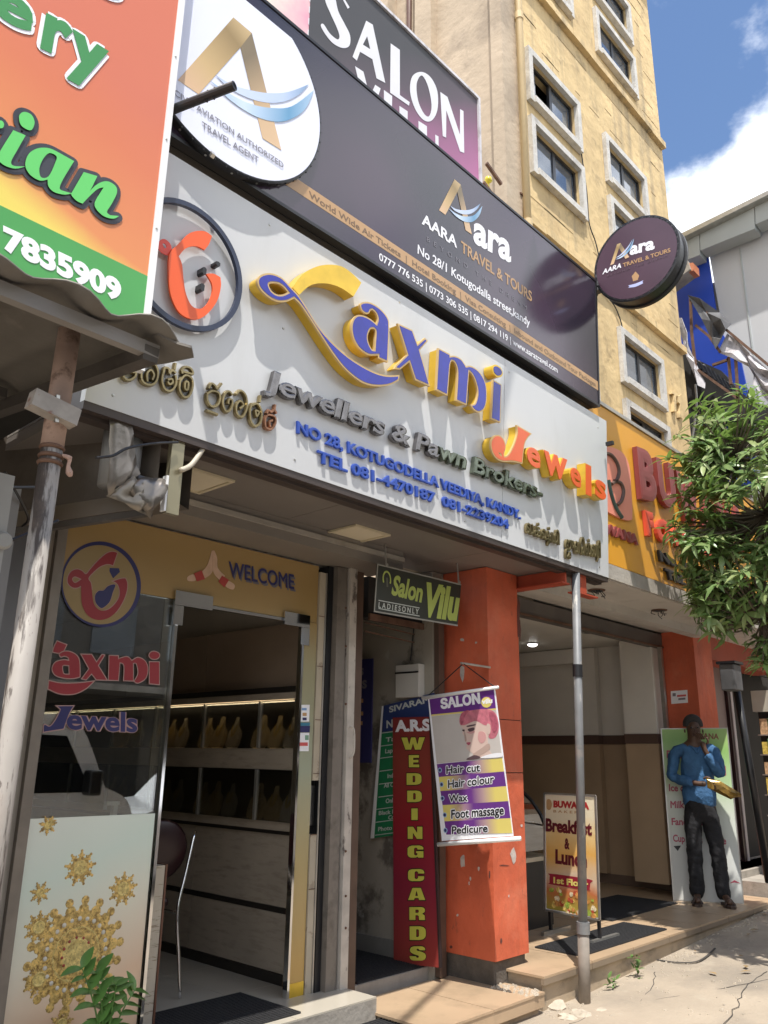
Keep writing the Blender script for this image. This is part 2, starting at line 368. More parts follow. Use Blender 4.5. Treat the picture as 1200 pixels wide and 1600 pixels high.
# ================================================================== materials
M = {}
M['panel'] = mat('composite_panel', (.60, .61, .62), .22, var=.03, vs=2, dirt=((.35, .34, .31), .25, 2.2, .55, .8, (1, 1, .25)))
M['frame'] = mat('black_metal', (.015, .015, .017), .4, var=.1)
M['gold'] = mat('gold_letter', (.72, .47, .05), .28, metal=.35, var=.12, vs=9, dirt=((.3, .2, .05), .35, 14, .58, .8))
M['goldrim'] = mat('pale_gold_rim', (.62, .43, .18), .4, var=.08)
M['blue'] = mat('blue_vinyl', (.018, .026, .34), .22, var=.1, vs=14, dirt=((.25, .27, .5), .5, 22, .66, .76))
M['orange'] = mat('orange_vinyl', (.78, .13, .035), .3, var=.06)
M['steel'] = mat('tarnished_chrome', (.20, .19, .19), .24, metal=.9, var=.2, vs=20)
M['brass'] = mat('brown_brass', (.26, .21, .11), .28, metal=.75, var=.3, vs=12)
M['red'] = mat('red_brass', (.30, .15, .09), .3, metal=.7, var=.3, vs=30)
M['sblue'] = mat('blue_acrylic', (.03, .08, .40), .3, var=.05)
M['white'] = mat('white_paint', (.8, .8, .8), .5, var=.05)
M['print_white'] = mat('white_print', (.86, .86, .9), .3, var=.02)
M['navy'] = mat('navy_plastic', (.022, .032, .07), .35, var=.1)
M['em_orange'] = mat('orange_acrylic', (.90, .12, .02), .35, var=.04)
M['black'] = mat('black_plastic', (.012, .012, .014), .35, var=.1)
M['tan'] = mat('tan_print', (.50, .30, .14), .3, var=.04)
M['tantext'] = mat('tan_text', (.17, .10, .05), .3, var=0)
M['greyprint'] = mat('grey_print', (.2, .19, .22), .3, var=0)
M['conc'] = mat('concrete', (.34, .31, .27), .85, var=.18, vs=2.5, bump=.5, bs=30, dirt=((.1, .09, .075), .6, 3, .5, .75, (1, 1, .4)))
M['soffit'] = mat('soffit_board', (.19, .168, .152), .45, var=.06)
M['paint_or'] = mat('orange_wall_paint', (.58, .12, .055), .5, var=.16, vs=3, bump=.8, bs=12, dirt=[((.30, .06, .035), .5, 3.5, .5, .74, (1, 1, .25)), ((.62, .22, .13), .5, 2.2, .52, .72), ((.16, .06, .04), .55, 16, .62, .72, (1, 1, .5)), ((.55, .45, .4), .7, 13, .72, .75)])
M['rust'] = mat('rusty_steel', (.16, .09, .06), .7, metal=.3, var=.3, vs=12, bump=.3)
M['dark'] = mat('dark_void_wall', (.03, .028, .026), .8)
M['alu'] = mat('aluminium', (.5, .49, .46), .35, metal=.8, var=.15, vs=8)
M['rubber'] = mat('black_rubber_mat', (.018, .018, .02), .75, var=.2, vs=40, bump=.8, bs=200)
# Aara print
def aprint():
    m = mat('banner_print', (.05, .044, .062), .15, var=0, spec=.7); t = m.node_tree; n = t.nodes; l = t.links
    co = n.new('ShaderNodeTexCoord'); a = n.new('ShaderNodeTexNoise'); a.inputs['Scale'].default_value = .75; a.inputs['Detail'].default_value = 1.5; l.new(co.outputs['Object'], a.inputs[0])
    r = n.new('ShaderNodeValToRGB'); r.color_ramp.elements[0].position = .38; r.color_ramp.elements[0].color = (.020, .020, .032, 1); r.color_ramp.elements[1].position = .62; r.color_ramp.elements[1].color = (.055, .034, .060, 1)
    l.new(a.outputs['Fac'], r.inputs[0]); l.new(r.outputs[0], n['Principled BSDF'].inputs['Base Color']); return m
M['aprint'] = aprint()
M['disc_print'] = mat('disc_print', (.075, .040, .060), .25, var=.15, vs=2)
M['lav'] = mat('white_disc_print', (.78, .80, .92), .3, var=.015)
# ================================================================== jewellers' fascia sign
LU0, LU1, LH = 1.384, 5.743, 1.30
fs = thing('fascia_sign', 'long pale grey fascia sign with raised blue and gold Laxmi Jewels letters', 'shop sign', (3.5, 2.95, 2.865))
B().pbox(LAX, LU0, 4.296, 0, LH, -.04, 0).build('panel', M['panel'], fs)
B().pbox(LAX, 4.300, LU1, 0, LH, -.04, 0).build('panel', M['panel'], fs)
b = B(); b.pbox(LAX, LU0, LU1, -.035, 0, -.10, -.004); b.pbox(LAX, LU1-.03, LU1, 0, LH, -.12, -.041); b.pbox(LAX, LU0, LU0+.03, 0, LH, -.12, -.041); b.pbox(LAX, LU0+.03, LU1-.03, LH-.03, LH, -.10, -.041)
b.build('frame', mat('brown_steel_edge', (.06, .045, .04), .5), fs)
D = .075
lt = {}
k1 = lambda L: q(370, 380, 6, L); k2 = lambda L: q(520, 440, 6, L); k3 = lambda L: q(650, 520, 8, L); k4 = lambda L: q(740, 640, 1200/220, L)
c = 1
lt['L'] = ([k1([(250, 300), (330, 295), (420, 335), (500, 420), (570, 495), (640, 600), (760, 790), (900, 950), (1050, 1080), (1200, 1175), (1320, 1230), (1420, 1250), (1515, 1245, c), (1510, 1280, c), (1430, 1320), (1320, 1332), (1210, 1312), (1110, 1255), (1000, 1155), (900, 1025), (820, 905), (700, 720), (600, 570), (535, 505, c), (470, 535), (390, 540), (310, 505), (245, 450), (205, 390), (205, 335)]),
    k1([(290, 385), (320, 365), (390, 372), (445, 410), (490, 465, c), (430, 492), (370, 490), (315, 450)])])
lt['a'] = ([k2([(262, 215), (310, 200), (370, 215), (450, 270), (510, 350), (520, 430), (516, 560), (508, 745, c), (430, 712, c), (430, 682, c), (400, 682), (330, 678), (250, 620), (200, 540), (180, 450), (190, 370), (230, 325), (290, 330), (350, 360), (410, 410, c), (425, 350), (405, 290), (370, 258), (345, 265), (330, 292), (300, 290), (270, 260)]),
    k2([(345, 440), (385, 435), (405, 470), (400, 560), (395, 650, c), (360, 640), (325, 570), (320, 500)])])
lt['x'] = ([k2([(615, 405, c), (740, 462, c), (790, 600, c), (862, 538, c), (880, 556, c), (805, 640, c), (900, 970, c), (775, 915, c), (718, 740, c), (625, 815, c), (588, 810, c), (598, 790, c), (703, 688, c)])])
lt['m'] = ([k3([(282, 205, c), (415, 275, c), (418, 305, c), (480, 300), (560, 340), (620, 430, c), (680, 425), (760, 470), (830, 560), (870, 680), (872, 850), (840, 950), (780, 985), (725, 955), (690, 908, c), (740, 890), (770, 800), (770, 700), (740, 590), (700, 510), (655, 465, c), (622, 892, c), (505, 838, c), (522, 500), (490, 372), (440, 342), (415, 400, c), (385, 772, c), (256, 708, c)])])
lt['i'] = ([k3([(965, 600, c), (1058, 655, c), (1045, 1112, c), (943, 1070, c)])])
lt['J'] = ([k4([(370, 140, c), (485, 207, c), (455, 240), (428, 300), (410, 455, c), (330, 437), (250, 438), (190, 408), (155, 345), (150, 275), (180, 228), (222, 228), (255, 265), (268, 320), (255, 375), (262, 405), (300, 385), (345, 300), (372, 210)]), k4([(212, 368), (232, 380), (236, 398), (222, 385)])])
fa = {}
for ch, loops in lt.items():
    pts = [cr(LAX.pts(P, D)) for P in loops]
    o = shape(LAX, pts, .004, D, M['gold'], 'letter', fs, off=.0)
    rm = shape(LAX, pts, D-.012, D+.002, M['goldrim'], 'rim', o, off=.006)
    shape(LAX, pts, D+.0025, D+.0035, M['orange'] if ch == 'J' else M['blue'], 'face', o, off=-.0035)
pts = [cr(LAX.pts(k3([(970, 435), (1000, 420), (1050, 450), (1072, 500), (1050, 532), (1010, 530), (975, 490)]), D))]
o = shape(LAX, pts, .004, D, M['gold'], 'letter_dot', fs, off=.012); shape(LAX, pts, D+.001, D+.0025, M['blue'], 'face', o)
pts = [cr(LAX.pts(k1([(522, 412, c), (620, 290), (740, 222), (860, 200), (980, 215), (1080, 280), (1170, 370, c), (1095, 500, c), (1000, 430), (900, 388), (800, 375), (690, 395), (586, 485, c)]), D))]
shape(LAX, pts, .004, D-.001, M['gold'], 'letter_arc', fs)
for s, bl, br, tl in (('e', (448, 460), (572, 522), (448, 292)), ('w', (590, 540), (800, 622), (592, 338)), ('e', (820, 620), (918, 688), (820, 465)), ('s', (1030, 735), (1130, 790), (1032, 575))):
    bl, br, tl = k4([bl, br, tl])
    o = txt(LAX, s, bl, br, tl, .004, D-.004, M['gold'], fs, bold=.05, fit='box', name='letter', nr=D)
    e_ = lambda p, q_: (p[0]+q_[0], p[1]+q_[1]); txt(LAX, s, e_(bl, (.9, -.3)), e_(br, (-.9, -1)), e_(tl, (.9, 1)), D+.001, .003, M['orange'], o, bold=.028, fit='box', name='face', nr=D)
P = k4([(955, 463, c), (1000, 487, c), (1003, 742, c), (955, 720, c)]); pts = [cr(LAX.pts(P, D))]
o = shape(LAX, pts, .004, D, M['gold'], 'letter', fs, off=.006); shape(LAX, pts, D+.001, D+.003, M['orange'], 'face', o)
def stl(ch, f): return M['steel'] if f < .55 else MC.get('green_chrome') or mat('green_chrome', (.15, .17, .13), .22, metal=.85, var=.3, vs=20)
letters(LAX, 'Jewellers & Pawn Brokers-', (420, 610), (848, 782), (428, 578), .004, .032, stl, fs, bold=.045)
letters(LAX, 'NO 28, KOTUGODELLA VEEDIYA, KANDY.', (464, 676), (815, 812), (464, 657), .003, .014, M['sblue'], fs, bold=.038)
letters(LAX, 'TEL 081-4470187  081-2239204', (498, 722), (796, 827), (498, 703), .003, .014, M['sblue'], fs, bold=.038)
letters(LAX, 'லக்ஷ்மி', (822, 832), (876, 852), (822, 812), .004, .02, M['brass'], fs, bold=.03)
letters(LAX, 'ஜுவெல்லரி', (884, 862), (940, 872), (884, 838), .004, .02, M['brass'], fs, bold=.03)
k5 = lambda L: q(180, 540, 1200/260, L)
sinh = [
 [[(60, 190), (60, 230), (95, 250), (140, 225), (150, 170)], [(112, 160), (140, 172), (130, 195), (105, 182), (112, 160)]],
 [[(185, 240), (190, 175), (230, 130), (285, 140), (305, 200), (290, 262), (250, 285), (205, 270), (185, 240)], [(228, 262), (225, 205), (252, 178), (275, 212), (262, 250)], [(285, 122), (291, 88)]],
 [[(340, 205), (335, 262), (360, 320), (402, 325), (435, 280), (432, 215)], [(342, 205), (352, 165), (380, 168), (385, 205)], [(385, 205), (405, 180), (432, 200)], [(372, 250), (400, 243), (408, 268), (385, 282), (372, 262)], [(420, 178), (428, 130)]],
 [[(465, 255), (460, 320), (490, 370), (530, 363), (555, 300), (548, 238), (502, 215), (465, 255)], [(500, 262), (522, 268), (518, 318), (498, 312), (500, 262)], [(480, 205), (475, 180), (500, 156), (540, 168), (555, 205), (520, 200), (480, 188)]],
 [[(660, 350), (662, 395), (692, 440), (735, 430), (752, 380), (742, 342), (695, 328), (660, 350)], [(670, 310), (688, 275), (715, 290), (728, 315), (745, 300), (765, 275)], [(655, 468), (692, 482), (735, 498)]],
 [[(842, 358), (815, 330), (782, 360), (772, 425), (798, 478), (832, 455), (842, 400), (818, 388), (812, 422)]],
 [[(868, 352), (900, 325), (938, 362), (947, 445), (915, 515), (875, 492), (870, 432), (898, 400), (922, 430), (895, 455)]],
 [[(985, 418), (968, 470), (975, 545), (1008, 582), (1045, 552), (1052, 475), (1022, 420), (985, 432)], [(1005, 468), (1032, 480), (1015, 512), (1005, 468)], [(1036, 410), (1043, 362)]],
 [[(1078, 560), (1085, 592), (1125, 602), (1152, 562), (1148, 515), (1100, 500), (1080, 528), (1078, 560)], [(1116, 590), (1108, 552), (1132, 540)], [(1088, 492), (1100, 468), (1120, 480), (1142, 468), (1158, 492)], [(1142, 468), (1148, 428)]]]
for gi, g in enumerate(sinh):
    b = B()
    for si, s in enumerate(g):
        uv = LAX.pts(k5(s), .02); P3 = cro([LAX.at(u, v, .014+.0013*si) for u, v in uv], 4)
        b.tube(P3, .0085, 6, 1.7, fn=LAX.N)
    b.build('letter', M['red'] if gi == 8 else M['brass'], fs, smooth=False)
# ring emblem
b = B(); cx, cy, R0, R1 = 1.745, .776, .284, .308
b.lathe(LAX.at(cx, cy, .015), [(R0, 0), (R1, 0), (R1, .022), (R0, .022), (R0, 0)], 64, LAX.N); b.f = b.f[:-2]; b.build('emblem_ring', M['navy'], fs)
k6 = lambda L: q(230, 300, 1067/160, L)
em = [k6([(270, 590, c), (310, 560), (380, 490), (450, 425), (540, 400), (620, 410), (682, 455, c), (650, 540), (605, 600, c), (540, 565), (470, 560), (400, 590), (335, 665, c), (370, 750), (385, 900), (410, 1050), (470, 1180), (560, 1212), (640, 1155), (685, 1050), (680, 950), (622, 848, c), (700, 848), (770, 885, c), (775, 980), (740, 1120), (660, 1240), (560, 1315), (460, 1320), (340, 1250), (260, 1090), (235, 940), (230, 750), (238, 650)])]
shape(LAX, [cr(LAX.pts(P, .04)) for P in em], .025, .035, M['em_orange'], 'emblem_letter', fs)
em2 = [k6([(235, 648), (150, 600), (128, 530), (160, 485), (210, 480), (262, 530), (272, 588)]), k6([(182, 528), (205, 525), (222, 560), (200, 572)])]
shape(LAX, [cr(LAX.pts(P, .04)) for P in em2], .021, .0245, mat('red_orange_acrylic', (.75, .06, .03), .35), 'emblem_loop', fs)
for x, y, hw, hh in ((565, 838, 30, 55), (545, 1008, 30, 58), (708, 765, 34, 32)):
    u, v = LAX.px(*k6([(x, y)])[0], .02); a, h = hw/6.67/430, hh/6.67/430
    shape(LAX, [[(u-a, v-h*.6), (u-a*.2, v-h), (u+a, v-h*.7), (u+a, v+h*.6), (u+a*.1, v+h), (u-a, v+h*.7)]], .0, .045, M['black'], 'standoff_stud', fs)
for u, v in ((1.5, 1.2), (2.2, 1.24), (3.2, 1.25), (4.35, 1.22), (5.6, 1.2), (1.5, .06), (2.5, .06), (3.9, .05), (5.6, .06), (5.65, .7), (2.35, .72)):
    B().lathe(LAX.at(u, v, 0), [(.007, 0), (.006, .003), (.001, .004)], 8, LAX.N).build('screw', M['alu'], fs)

# ================================================================== logo used on the agency's signs
kc = lambda L: q(260, 0, 1200/260, L)
LG = {'leg_gold': [(480, 128, c), (612, 240, c), (530, 345, c), (230, 682, c), (80, 580, c)],
      'leg_dark': [(612, 240, c), (720, 670, c), (825, 1085, c), (690, 1000, c), (530, 345, c)],
      'swoosh_high': [(350, 545, c), (480, 618), (620, 658), (750, 676), (880, 665), (1022, 612, c), (960, 680), (860, 732), (740, 745), (600, 715), (450, 640)],
      'swoosh_low': [(310, 585, c), (450, 680), (600, 752), (750, 782), (900, 770), (1058, 655, c), (1010, 770), (930, 845), (810, 882), (650, 848), (470, 738)]}
LGU = {k: cr(CIV.pts(kc(v))) for k, v in LG.items()}
al = [p for v in LGU.values() for p in v]
gx0, gx1, gy0, gy1 = min(p[0] for p in al), max(p[0] for p in al), min(p[1] for p in al), max(p[1] for p in al)
def logo(pl, u0, u1, v0, v1, n, par):
    ms = {'leg_gold': grad('logo_gold%.2f' % u0, pl.at(u0, v0), pl.at(u0+(u1-u0)*.4, v1), [(0, (.72, .48, .3)), (.35, (.6, .42, .2)), (.8, (.32, .22, .09)), (1, (.55, .4, .2))], noise=0),
          'leg_dark': grad('logo_dark%.2f' % u0, pl.at(u1, v0), pl.at(u0, v1), [(0, (.78, .55, .35)), (.35, (.62, .43, .25)), (.6, (.22, .17, .1)), (1, (.25, .2, .1))], noise=0),
          'swoosh_high': grad('swoosh1%.2f' % u0, pl.at(u0, v0), pl.at(u1, v0), [(0, (.1, .22, .45)), (.35, (.6, .68, .85)), (.75, (.5, .6, .8)), (1, (.15, .28, .45))], noise=0),
          'swoosh_low': grad('swoosh2%.2f' % u0, pl.at(u0, v0), pl.at(u1, v0), [(0, (.2, .34, .55)), (.45, (.6, .72, .88)), (.8, (.13, .32, .52)), (1, (.4, .55, .72))], noise=0)}
    for i, (k, L) in enumerate(LGU.items()):
        flat(pl, [[(u0+(x-gx0)/(gx1-gx0)*(u1-u0), v0+(y-gy0)/(gy1-gy0)*(v1-v0)) for x, y in L]], n+i*.0007, ms[k], 'logo_print', par)
# ================================================================== travel agency banner
ab = thing('travel_agency_banner', 'long dark purple travel agency banner with gold strip and white lettering above the Laxmi sign', 'banner', (3.4, 2.85, 4.245))
AU0, AU1, AH = .9, 5.57, 1.11
B().pbox(AAR, AU0, AU1, 0, AH, -.02, 0).build('banner_sheet', M['aprint'], ab)
b = B(); t = .018
b.pbox(AAR, AU0-t, AU1+t, AH, AH+t, -.05, .006); b.pbox(AAR, AU0-t, AU1+t, -t, 0, -.05, .006); b.pbox(AAR, AU1, AU1+t, 0, AH, -.05, .006); b.pbox(AAR, AU0-t, AU0, 0, AH, -.05, .006)
b.pbox(AAR, AU0, AU1, -.02, .02, -.17, -.051)
b.build('frame', M['frame'], ab)
for u in (1.6, 2.7, 3.8, 4.9):
    B().box(u-.02, u+.02, 2.87, 2.90, 4.27, 5.3).build('back_post', M['rust'], ab)
    B().bar((u, 2.9, 4.35), (u, 3.88, 4.2), .035).build('stay_bar', M['rust'], ab)
ka = lambda L: q(640, 200, 4, L)
E0 = .0015
v0 = (AAR.px(454, 295)[1]+AAR.px(934, 609)[1])/2; v1 = (AAR.px(474, 282)[1]+AAR.px(934, 599)[1])/2; v1 = max(v1, v0+.055)
flat(AAR, [[(AU0, v0), (AU1, v0), (AU1, v1), (AU0, v1)]], .0005, M['tan'], 'strip_print', ab)
def at(s, bl, br, tl, mm, **kw): txt(AAR, s, *ka([bl, br, tl]), E0, .0006, mm, ab, **kw)
txt(AAR, 'World Wide Air Tickets  |  Hotel Booking  |  Visa Consulting  |  Inbound and Outbound Tour Packages', (483, 308), (931, 604.5), (483, 298), E0, .0006, M['tantext'], ab, bold=.012)
txt(AAR, '0777 776 535 | 0773 306 535 | 0817 294 119 | www.aaratravel.com', (592.5, 406), (871.5, 583), (592.5, 394.5), E0, .0006, M['print_white'], ab, bold=.014)
at('AARA', (76, 598), (297, 752), (78, 528), M['print_white'], bold=.025)
at('TRAVEL & TOURS', (322, 772), (765, 1087), (322, 703), M['tan'], bold=.02)
at('B  E  Y  O  N  D     T  H  E     D  R  E  A  M', (108, 706), (732, 1137), (108, 677), M['greyprint'])
at('No 28/1 Kotugodalla street,kandy', (50, 783), (752, 1243), (52, 727), M['print_white'], bold=.015)
at('ara', (398, 716), (634, 846), (402, 582), M['print_white'], bold=.035, fit='x')
g0 = AAR.px(*ka([(183, 525)])[0])[0]; g1 = AAR.px(*ka([(452, 465)])[0])[0]; h1 = AAR.px(*ka([(278, 320)])[0])[1]; h0 = AAR.px(*ka([(385, 668)])[0])[1]
logo(AAR, g0, g1, h0, h1, E0, ab)
# ================================================================== round white sign
cs = thing('round_agency_sign', 'big white round civil aviation travel agent sign with gold letter A', 'round sign', (1.868, 2.81, 4.81))
cc = (1.868, 4.81); CRR = .585
B().lathe(CIV.at(*cc, -.045), [(CRR, 0), (CRR+.008, .004), (CRR+.008, .041), (CRR, .045)], 72, CIV.N).build('rim_case', M['black'], cs, smooth=False)
flat(CIV, [circ(*cc, CRR-.006, 90)], .001, M['lav'], 'face', cs, th=.001)
for k in range(56):
    a = 2*math.pi*k/56
    B().lathe(CIV.at(cc[0]+math.cos(a)*(CRR+.008), cc[1]+math.sin(a)*(CRR+.008), -.008), [(.004, -.004), (.004, .006), (.001, .008)], 6, CIV.N).build('screw', M['black'], cs)
for k in range(24):
    a = 2*math.pi*(k+.3)/24
    d = Vector((math.cos(a), 0, math.sin(a))); B().lathe(Vector(CIV.at(*cc, -.022))+d*(CRR+.006), [(.006, 0), (.006, .005)], 6, d).build('rivet', M['alu'], cs)
logo(CIV, gx0, gx1, gy0, gy1, .003, cs)
txt(CIV, 'CIVIL AVIATION AUTHORIZED', *kc([(58, 683), (845, 1213), (58, 640)]), .006, .0006, M['greyprint'], cs, bold=.006)
txt(CIV, 'TRAVEL AGENT', *kc([(258, 920), (665, 1178), (258, 873)]), .006, .0006, M['greyprint'], cs, bold=.006)
B().bar((1.78, 2.80, 4.215), (1.78, 2.84, 4.28), .02).build('bracket', M['alu'], cs)
# ================================================================== projecting disc sign
ds = thing('projecting_disc_sign', 'round dark plum travel and tours sign projecting from the right end of the purple banner', 'round sign', (5.6, 2.45, 3.935))
dc = (-2.451, 5.435); DR = .362
B().lathe(BLD.at(*dc, -.16), [(DR, 0), (DR+.012, .003), (DR+.012, .03), (DR-.002, .035), (DR-.002, .125), (DR+.012, .13), (DR+.012, .157), (DR, .16)], 72, BLD.N).build('drum_case', M['black'], ds)
flat(BLD, [circ(*dc, DR-.012, 72)], .001, M['disc_print'], 'face', ds, th=.001)
for k in range(72):
    a = 2*math.pi*k/72
    B().lathe(BLD.at(dc[0]+math.cos(a)*(DR-.004), dc[1]+math.sin(a)*(DR-.004), .0), [(.005, 0), (.004, .005)], 6, BLD.N).build('rivet', M['steel'] if k % 2 else M['black'], ds)
kd = lambda L: q(930, 330, 8, L)
def dt(s, bl, br, tl, mm, **kw): txt(BLD, s, *kd([bl, br, tl]), .004, .0006, mm, ds, **kw)
dt('AARA', (88, 792), (325, 705), (100, 728), M['print_white'], bold=.03)
dt('TRAVEL & TOURS', (350, 700), (942, 508), (345, 652), M['tan'], bold=.02)
dt('ara', (430, 553), (742, 474), (430, 440), M['print_white'], bold=.04, fit='x')
dt('B E Y O N D   T H E   D R E A M', (150, 822), (900, 568), (150, 800), mat('dim_print', (.12, .08, .1), .3), bold=0)
a0 = BLD.px(*kd([(190, 650)])[0]); a1 = BLD.px(*kd([(490, 365)])[0]); a2 = BLD.px(*kd([(320, 398)])[0]); a3 = BLD.px(*kd([(400, 578)])[0])
logo(BLD, a0[0], a1[0], min(a0[1], a3[1])-.01, max(a2[1], a1[1]-.01), .004, ds)
P = kd([(475, 878, c), (470, 850), (460, 815), (480, 790), (505, 755, c), (530, 782), (550, 808), (538, 840), (535, 860, c)])
flat(BLD, [cr(BLD.pts(P))], .002, M['tan'], 'crest_print', ds)
P = kd([(413, 958, c), (430, 945, c), (415, 930, c), (510, 905), (605, 865, c), (590, 885, c), (602, 900, c), (510, 945)])
flat(BLD, [cr(BLD.pts(P))], .002, mat('lilac_print', (.5, .55, .85), .3), 'ribbon_print', ds)
B().bar((5.68, 2.8, 3.935+1.5-1.5+0), (5.68, 2.86, 3.935), .03).build('bracket_plate', M['frame'], ds)
B().bar((5.68, 2.78, 5.33-1.5+1.5), (5.68, 2.86, 5.33), .04).build('bracket_plate', M['frame'], ds)
for z in (5.30, 5.42):
    B().bar((5.6, 2.80, z), (5.68, 2.86, z), .025).build('bracket_arm', M['frame'], ds)
B().bar((5.68, 2.70, 5.36), (5.56, 2.90, 5.34), .045).build('mount_arm', M['frame'], ds)
# ================================================================== old salon board
sb = thing('salon_board', 'large weathered black and pink salon board behind the purple banner', 'billboard', (3.4, 3.7, 6.6))
kS = lambda L: q(410, 0, 1200/350, L)
su1 = 1.402*3.7; st, sbm = 1.5+1.632*3.7, 1.5+1.2*3.7
ud = SAL.px(483, 40)[0]
B().box(ud, su1, 3.7, 3.75, sbm, st).build('board_sheet', grad('salon_print', (4.1, 3.7, st-.25), (4.75, 3.7, st-1.35), [(0, (.055, .053, .055)), (.3, (.10, .075, .09)), (.6, (.30, .12, .22)), (.9, (.48, .16, .33)), (1, (.5, .22, .36))], .55, .28, ns=1.6), sb)
B().box(1.5, ud-.002, 3.7, 3.75, sbm, st).build('photo_sheet', grad('pink_photo', (1.8, 3.7, 7), (3, 3.7, 6), [(0, (.8, .55, .55)), (.4, (.75, .35, .42)), (.6, (.85, .72, .62)), (1, (.7, .22, .38))], .5, .9, ns=2.5), sb)
b = B(); b.box(1.47, su1+.03, 3.68, 3.76, st, st+.03); b.box(su1, su1+.03, 3.68, 3.76, sbm, st); b.build('frame', mat('weathered_white_edge', (.6, .58, .6), .6, dirt=((.25, .22, .2), .7, 9, .5, .7)), sb)
WS = mat('salon_white', (.72, .71, .74), .5, var=.04)
S_ = [[[(345, -60), (385, -20), (405, 60), (440, 130), (468, 190), (465, 245), (430, 258), (380, 235), (340, 190), (312, 140), (326, 130), (360, 180), (400, 212), (412, 195), (398, 150), (362, 70), (335, 0)]],
 [[(425, -10, c), (440, -2, c), (466, 40, c), (456, 48, c)]],
 [[(555, 112, c), (590, 133, c), (657, 445, c), (610, 420, c), (588, 318, c), (522, 278, c), (505, 326, c), (482, 305, c)], [(560, 195, c), (577, 265, c), (537, 240, c)]],
 [[(686, 233, c), (735, 268, c), (735, 510, c), (788, 548, c), (784, 567, c), (683, 497, c)]],
 [[(850, 386), (900, 415), (936, 490), (936, 590), (905, 647), (860, 642), (815, 580), (790, 490), (802, 410)], [(852, 405), (885, 460), (905, 560), (893, 622), (865, 610), (833, 540), (825, 450)]],
 [[(952, 493, c), (990, 520, c), (1057, 722, c), (1058, 585, c), (1076, 596, c), (1080, 820, c), (1058, 812, c), (984, 592, c), (983, 738, c), (965, 730, c)]],
 [[(495, 355, c), (540, 385, c), (575, 520, c), (603, 455, c), (632, 475, c), (580, 640, c), (560, 625, c)]],
 [[(650, 483, c), (694, 515, c), (690, 720, c), (650, 695, c)]], [[(733, 568, c), (777, 597, c), (775, 790, c), (733, 765, c)]],
 [[(835, 648, c), (880, 677, c), (882, 860, c), (837, 830, c)]], [[(925, 722, c), (942, 732, c), (945, 900, c), (927, 890, c)]]]
for L in S_: flat(SAL, [cr(SAL.pts(kS(P))) for P in L], .002, WS, 'printed_letter', sb)
for k in range(16):
    z = st-.1-k*.11; B().box(ud-.012, ud-.004, 3.696, 3.6985, z-.06, z).build('stitch', WS, sb)
# ================================================================== grocery banner
gb = thing('grocery_banner', 'tall orange and green grocery banner with a phone number hanging over the tin awning', 'banner', (.7, 2.7, 2.95))
gu = .541*2.70
gz0 = 2.95
GM = grad('grocery_print', (.40, 2.70, 3.40), (.71, 2.70, 4.37), [(0, (.80, .74, .12)), (.18, (.80, .62, .12)), (.30, (.72, .26, .09)), (.7, (.66, .19, .085)), (1, (.64, .18, .10))], .35, .14, ns=2)
B().box(-.4, gu, 2.70, 2.71, gz0, 5.9).build('banner_sheet', GM, gb)
b = B(); b.box(gu, gu+.032, 2.695, 2.73, gz0, 5.9); b.build('edge_trim', M['white'], gb)
gs0 = (GRO.px(0, 320)[1]+GRO.px(225, 430)[1])/2
flat(GRO, [[(-.4, gz0), (gu, gz0), (gu, gs0), (-.4, gs0)]], .001, mat('green_print', (.07, .34, .08), .35, var=.04), 'strip_print', gb)
for z in (3.6, 4.05, 4.5, 5.0, 5.4):
    B().lathe(GRO.at(gu+.014, z, .005), [(.006, 0), (.003, .004)], 8, GRO.N).build('screw', M['alu'], gb)
kg = lambda L: q(0, 0, 4, L)
txt(GRO, '7835909', (5, 390), (190, 473), (5, 352), .003, .0006, M['print_white'], gb, bold=.05)
GG = mat('leaf_green_print', (.06, .27, .08), .35, var=0); BG = mat('bright_green_print', (.13, .60, .14), .35, var=0); DK = mat('charcoal_print', (.045, .045, .055), .35, var=0)
for i, (s, bl, br, tl) in enumerate((('e', (-65, 85), (198, 218), (-40, -100)), ('r', (250, 300), (425, 385), (290, 75)), ('y', (405, 485), (640, 620), (452, 178)), ('g', (560, -75), (760, 20), (590, -330)))):
    bl, br, tl = kg([bl, br, tl])
    txt_halo(GRO, s, bl, br, tl, .003, .026, M['print_white'], gb, bold=.04, nr=.005); txt(GRO, s, bl, br, tl, .0046+.0004*i, .0006, GG, gb, bold=.04, fit='box', name='lettering', nr=.005)
IAN = [[[(75, 822, c), (152, 855, c), (98, 950), (62, 1018), (80, 1045), (150, 1048, c), (90, 1062), (20, 1042), (-20, 1000), (-5, 950)]],
 [[(158, 710), (192, 730), (208, 775), (190, 820), (155, 815), (120, 785), (112, 735), (130, 712)]],
 [[(360, 962, c), (455, 1015, c), (385, 1130), (365, 1185), (395, 1203), (442, 1215, c), (395, 1224), (330, 1208), (295, 1172), (290, 1130, c), (240, 1136), (180, 1100), (150, 1040), (172, 970), (230, 935), (300, 935)], [(300, 965), (345, 985), (335, 1030), (295, 1110), (248, 1115), (238, 1060), (262, 1000)]],
 [[(515, 1083, c), (600, 1108, c), (560, 1190), (545, 1210, c), (600, 1158), (660, 1140), (712, 1168), (722, 1212), (690, 1280), (660, 1330), (680, 1352, c), (735, 1357, c), (700, 1374), (640, 1358), (592, 1312), (585, 1270), (618, 1212), (640, 1178, c), (600, 1190), (550, 1235), (508, 1280, c), (470, 1262), (438, 1225), (450, 1195)]],
 [[(-40, 770), (0, 762), (18, 785), (5, 810), (-40, 800)]]]
for i, L in enumerate(IAN):
    P = [cr(GRO.pts(kg(p)), 4) for p in L]
    halo(GRO, P[:1], .004, .020, DK, 'lettering', gb); flat(GRO, P[:1], .0046+.0003*i, DK, 'lettering', gb)
    flat(GRO, P, .010, BG, 'lettering', gb)
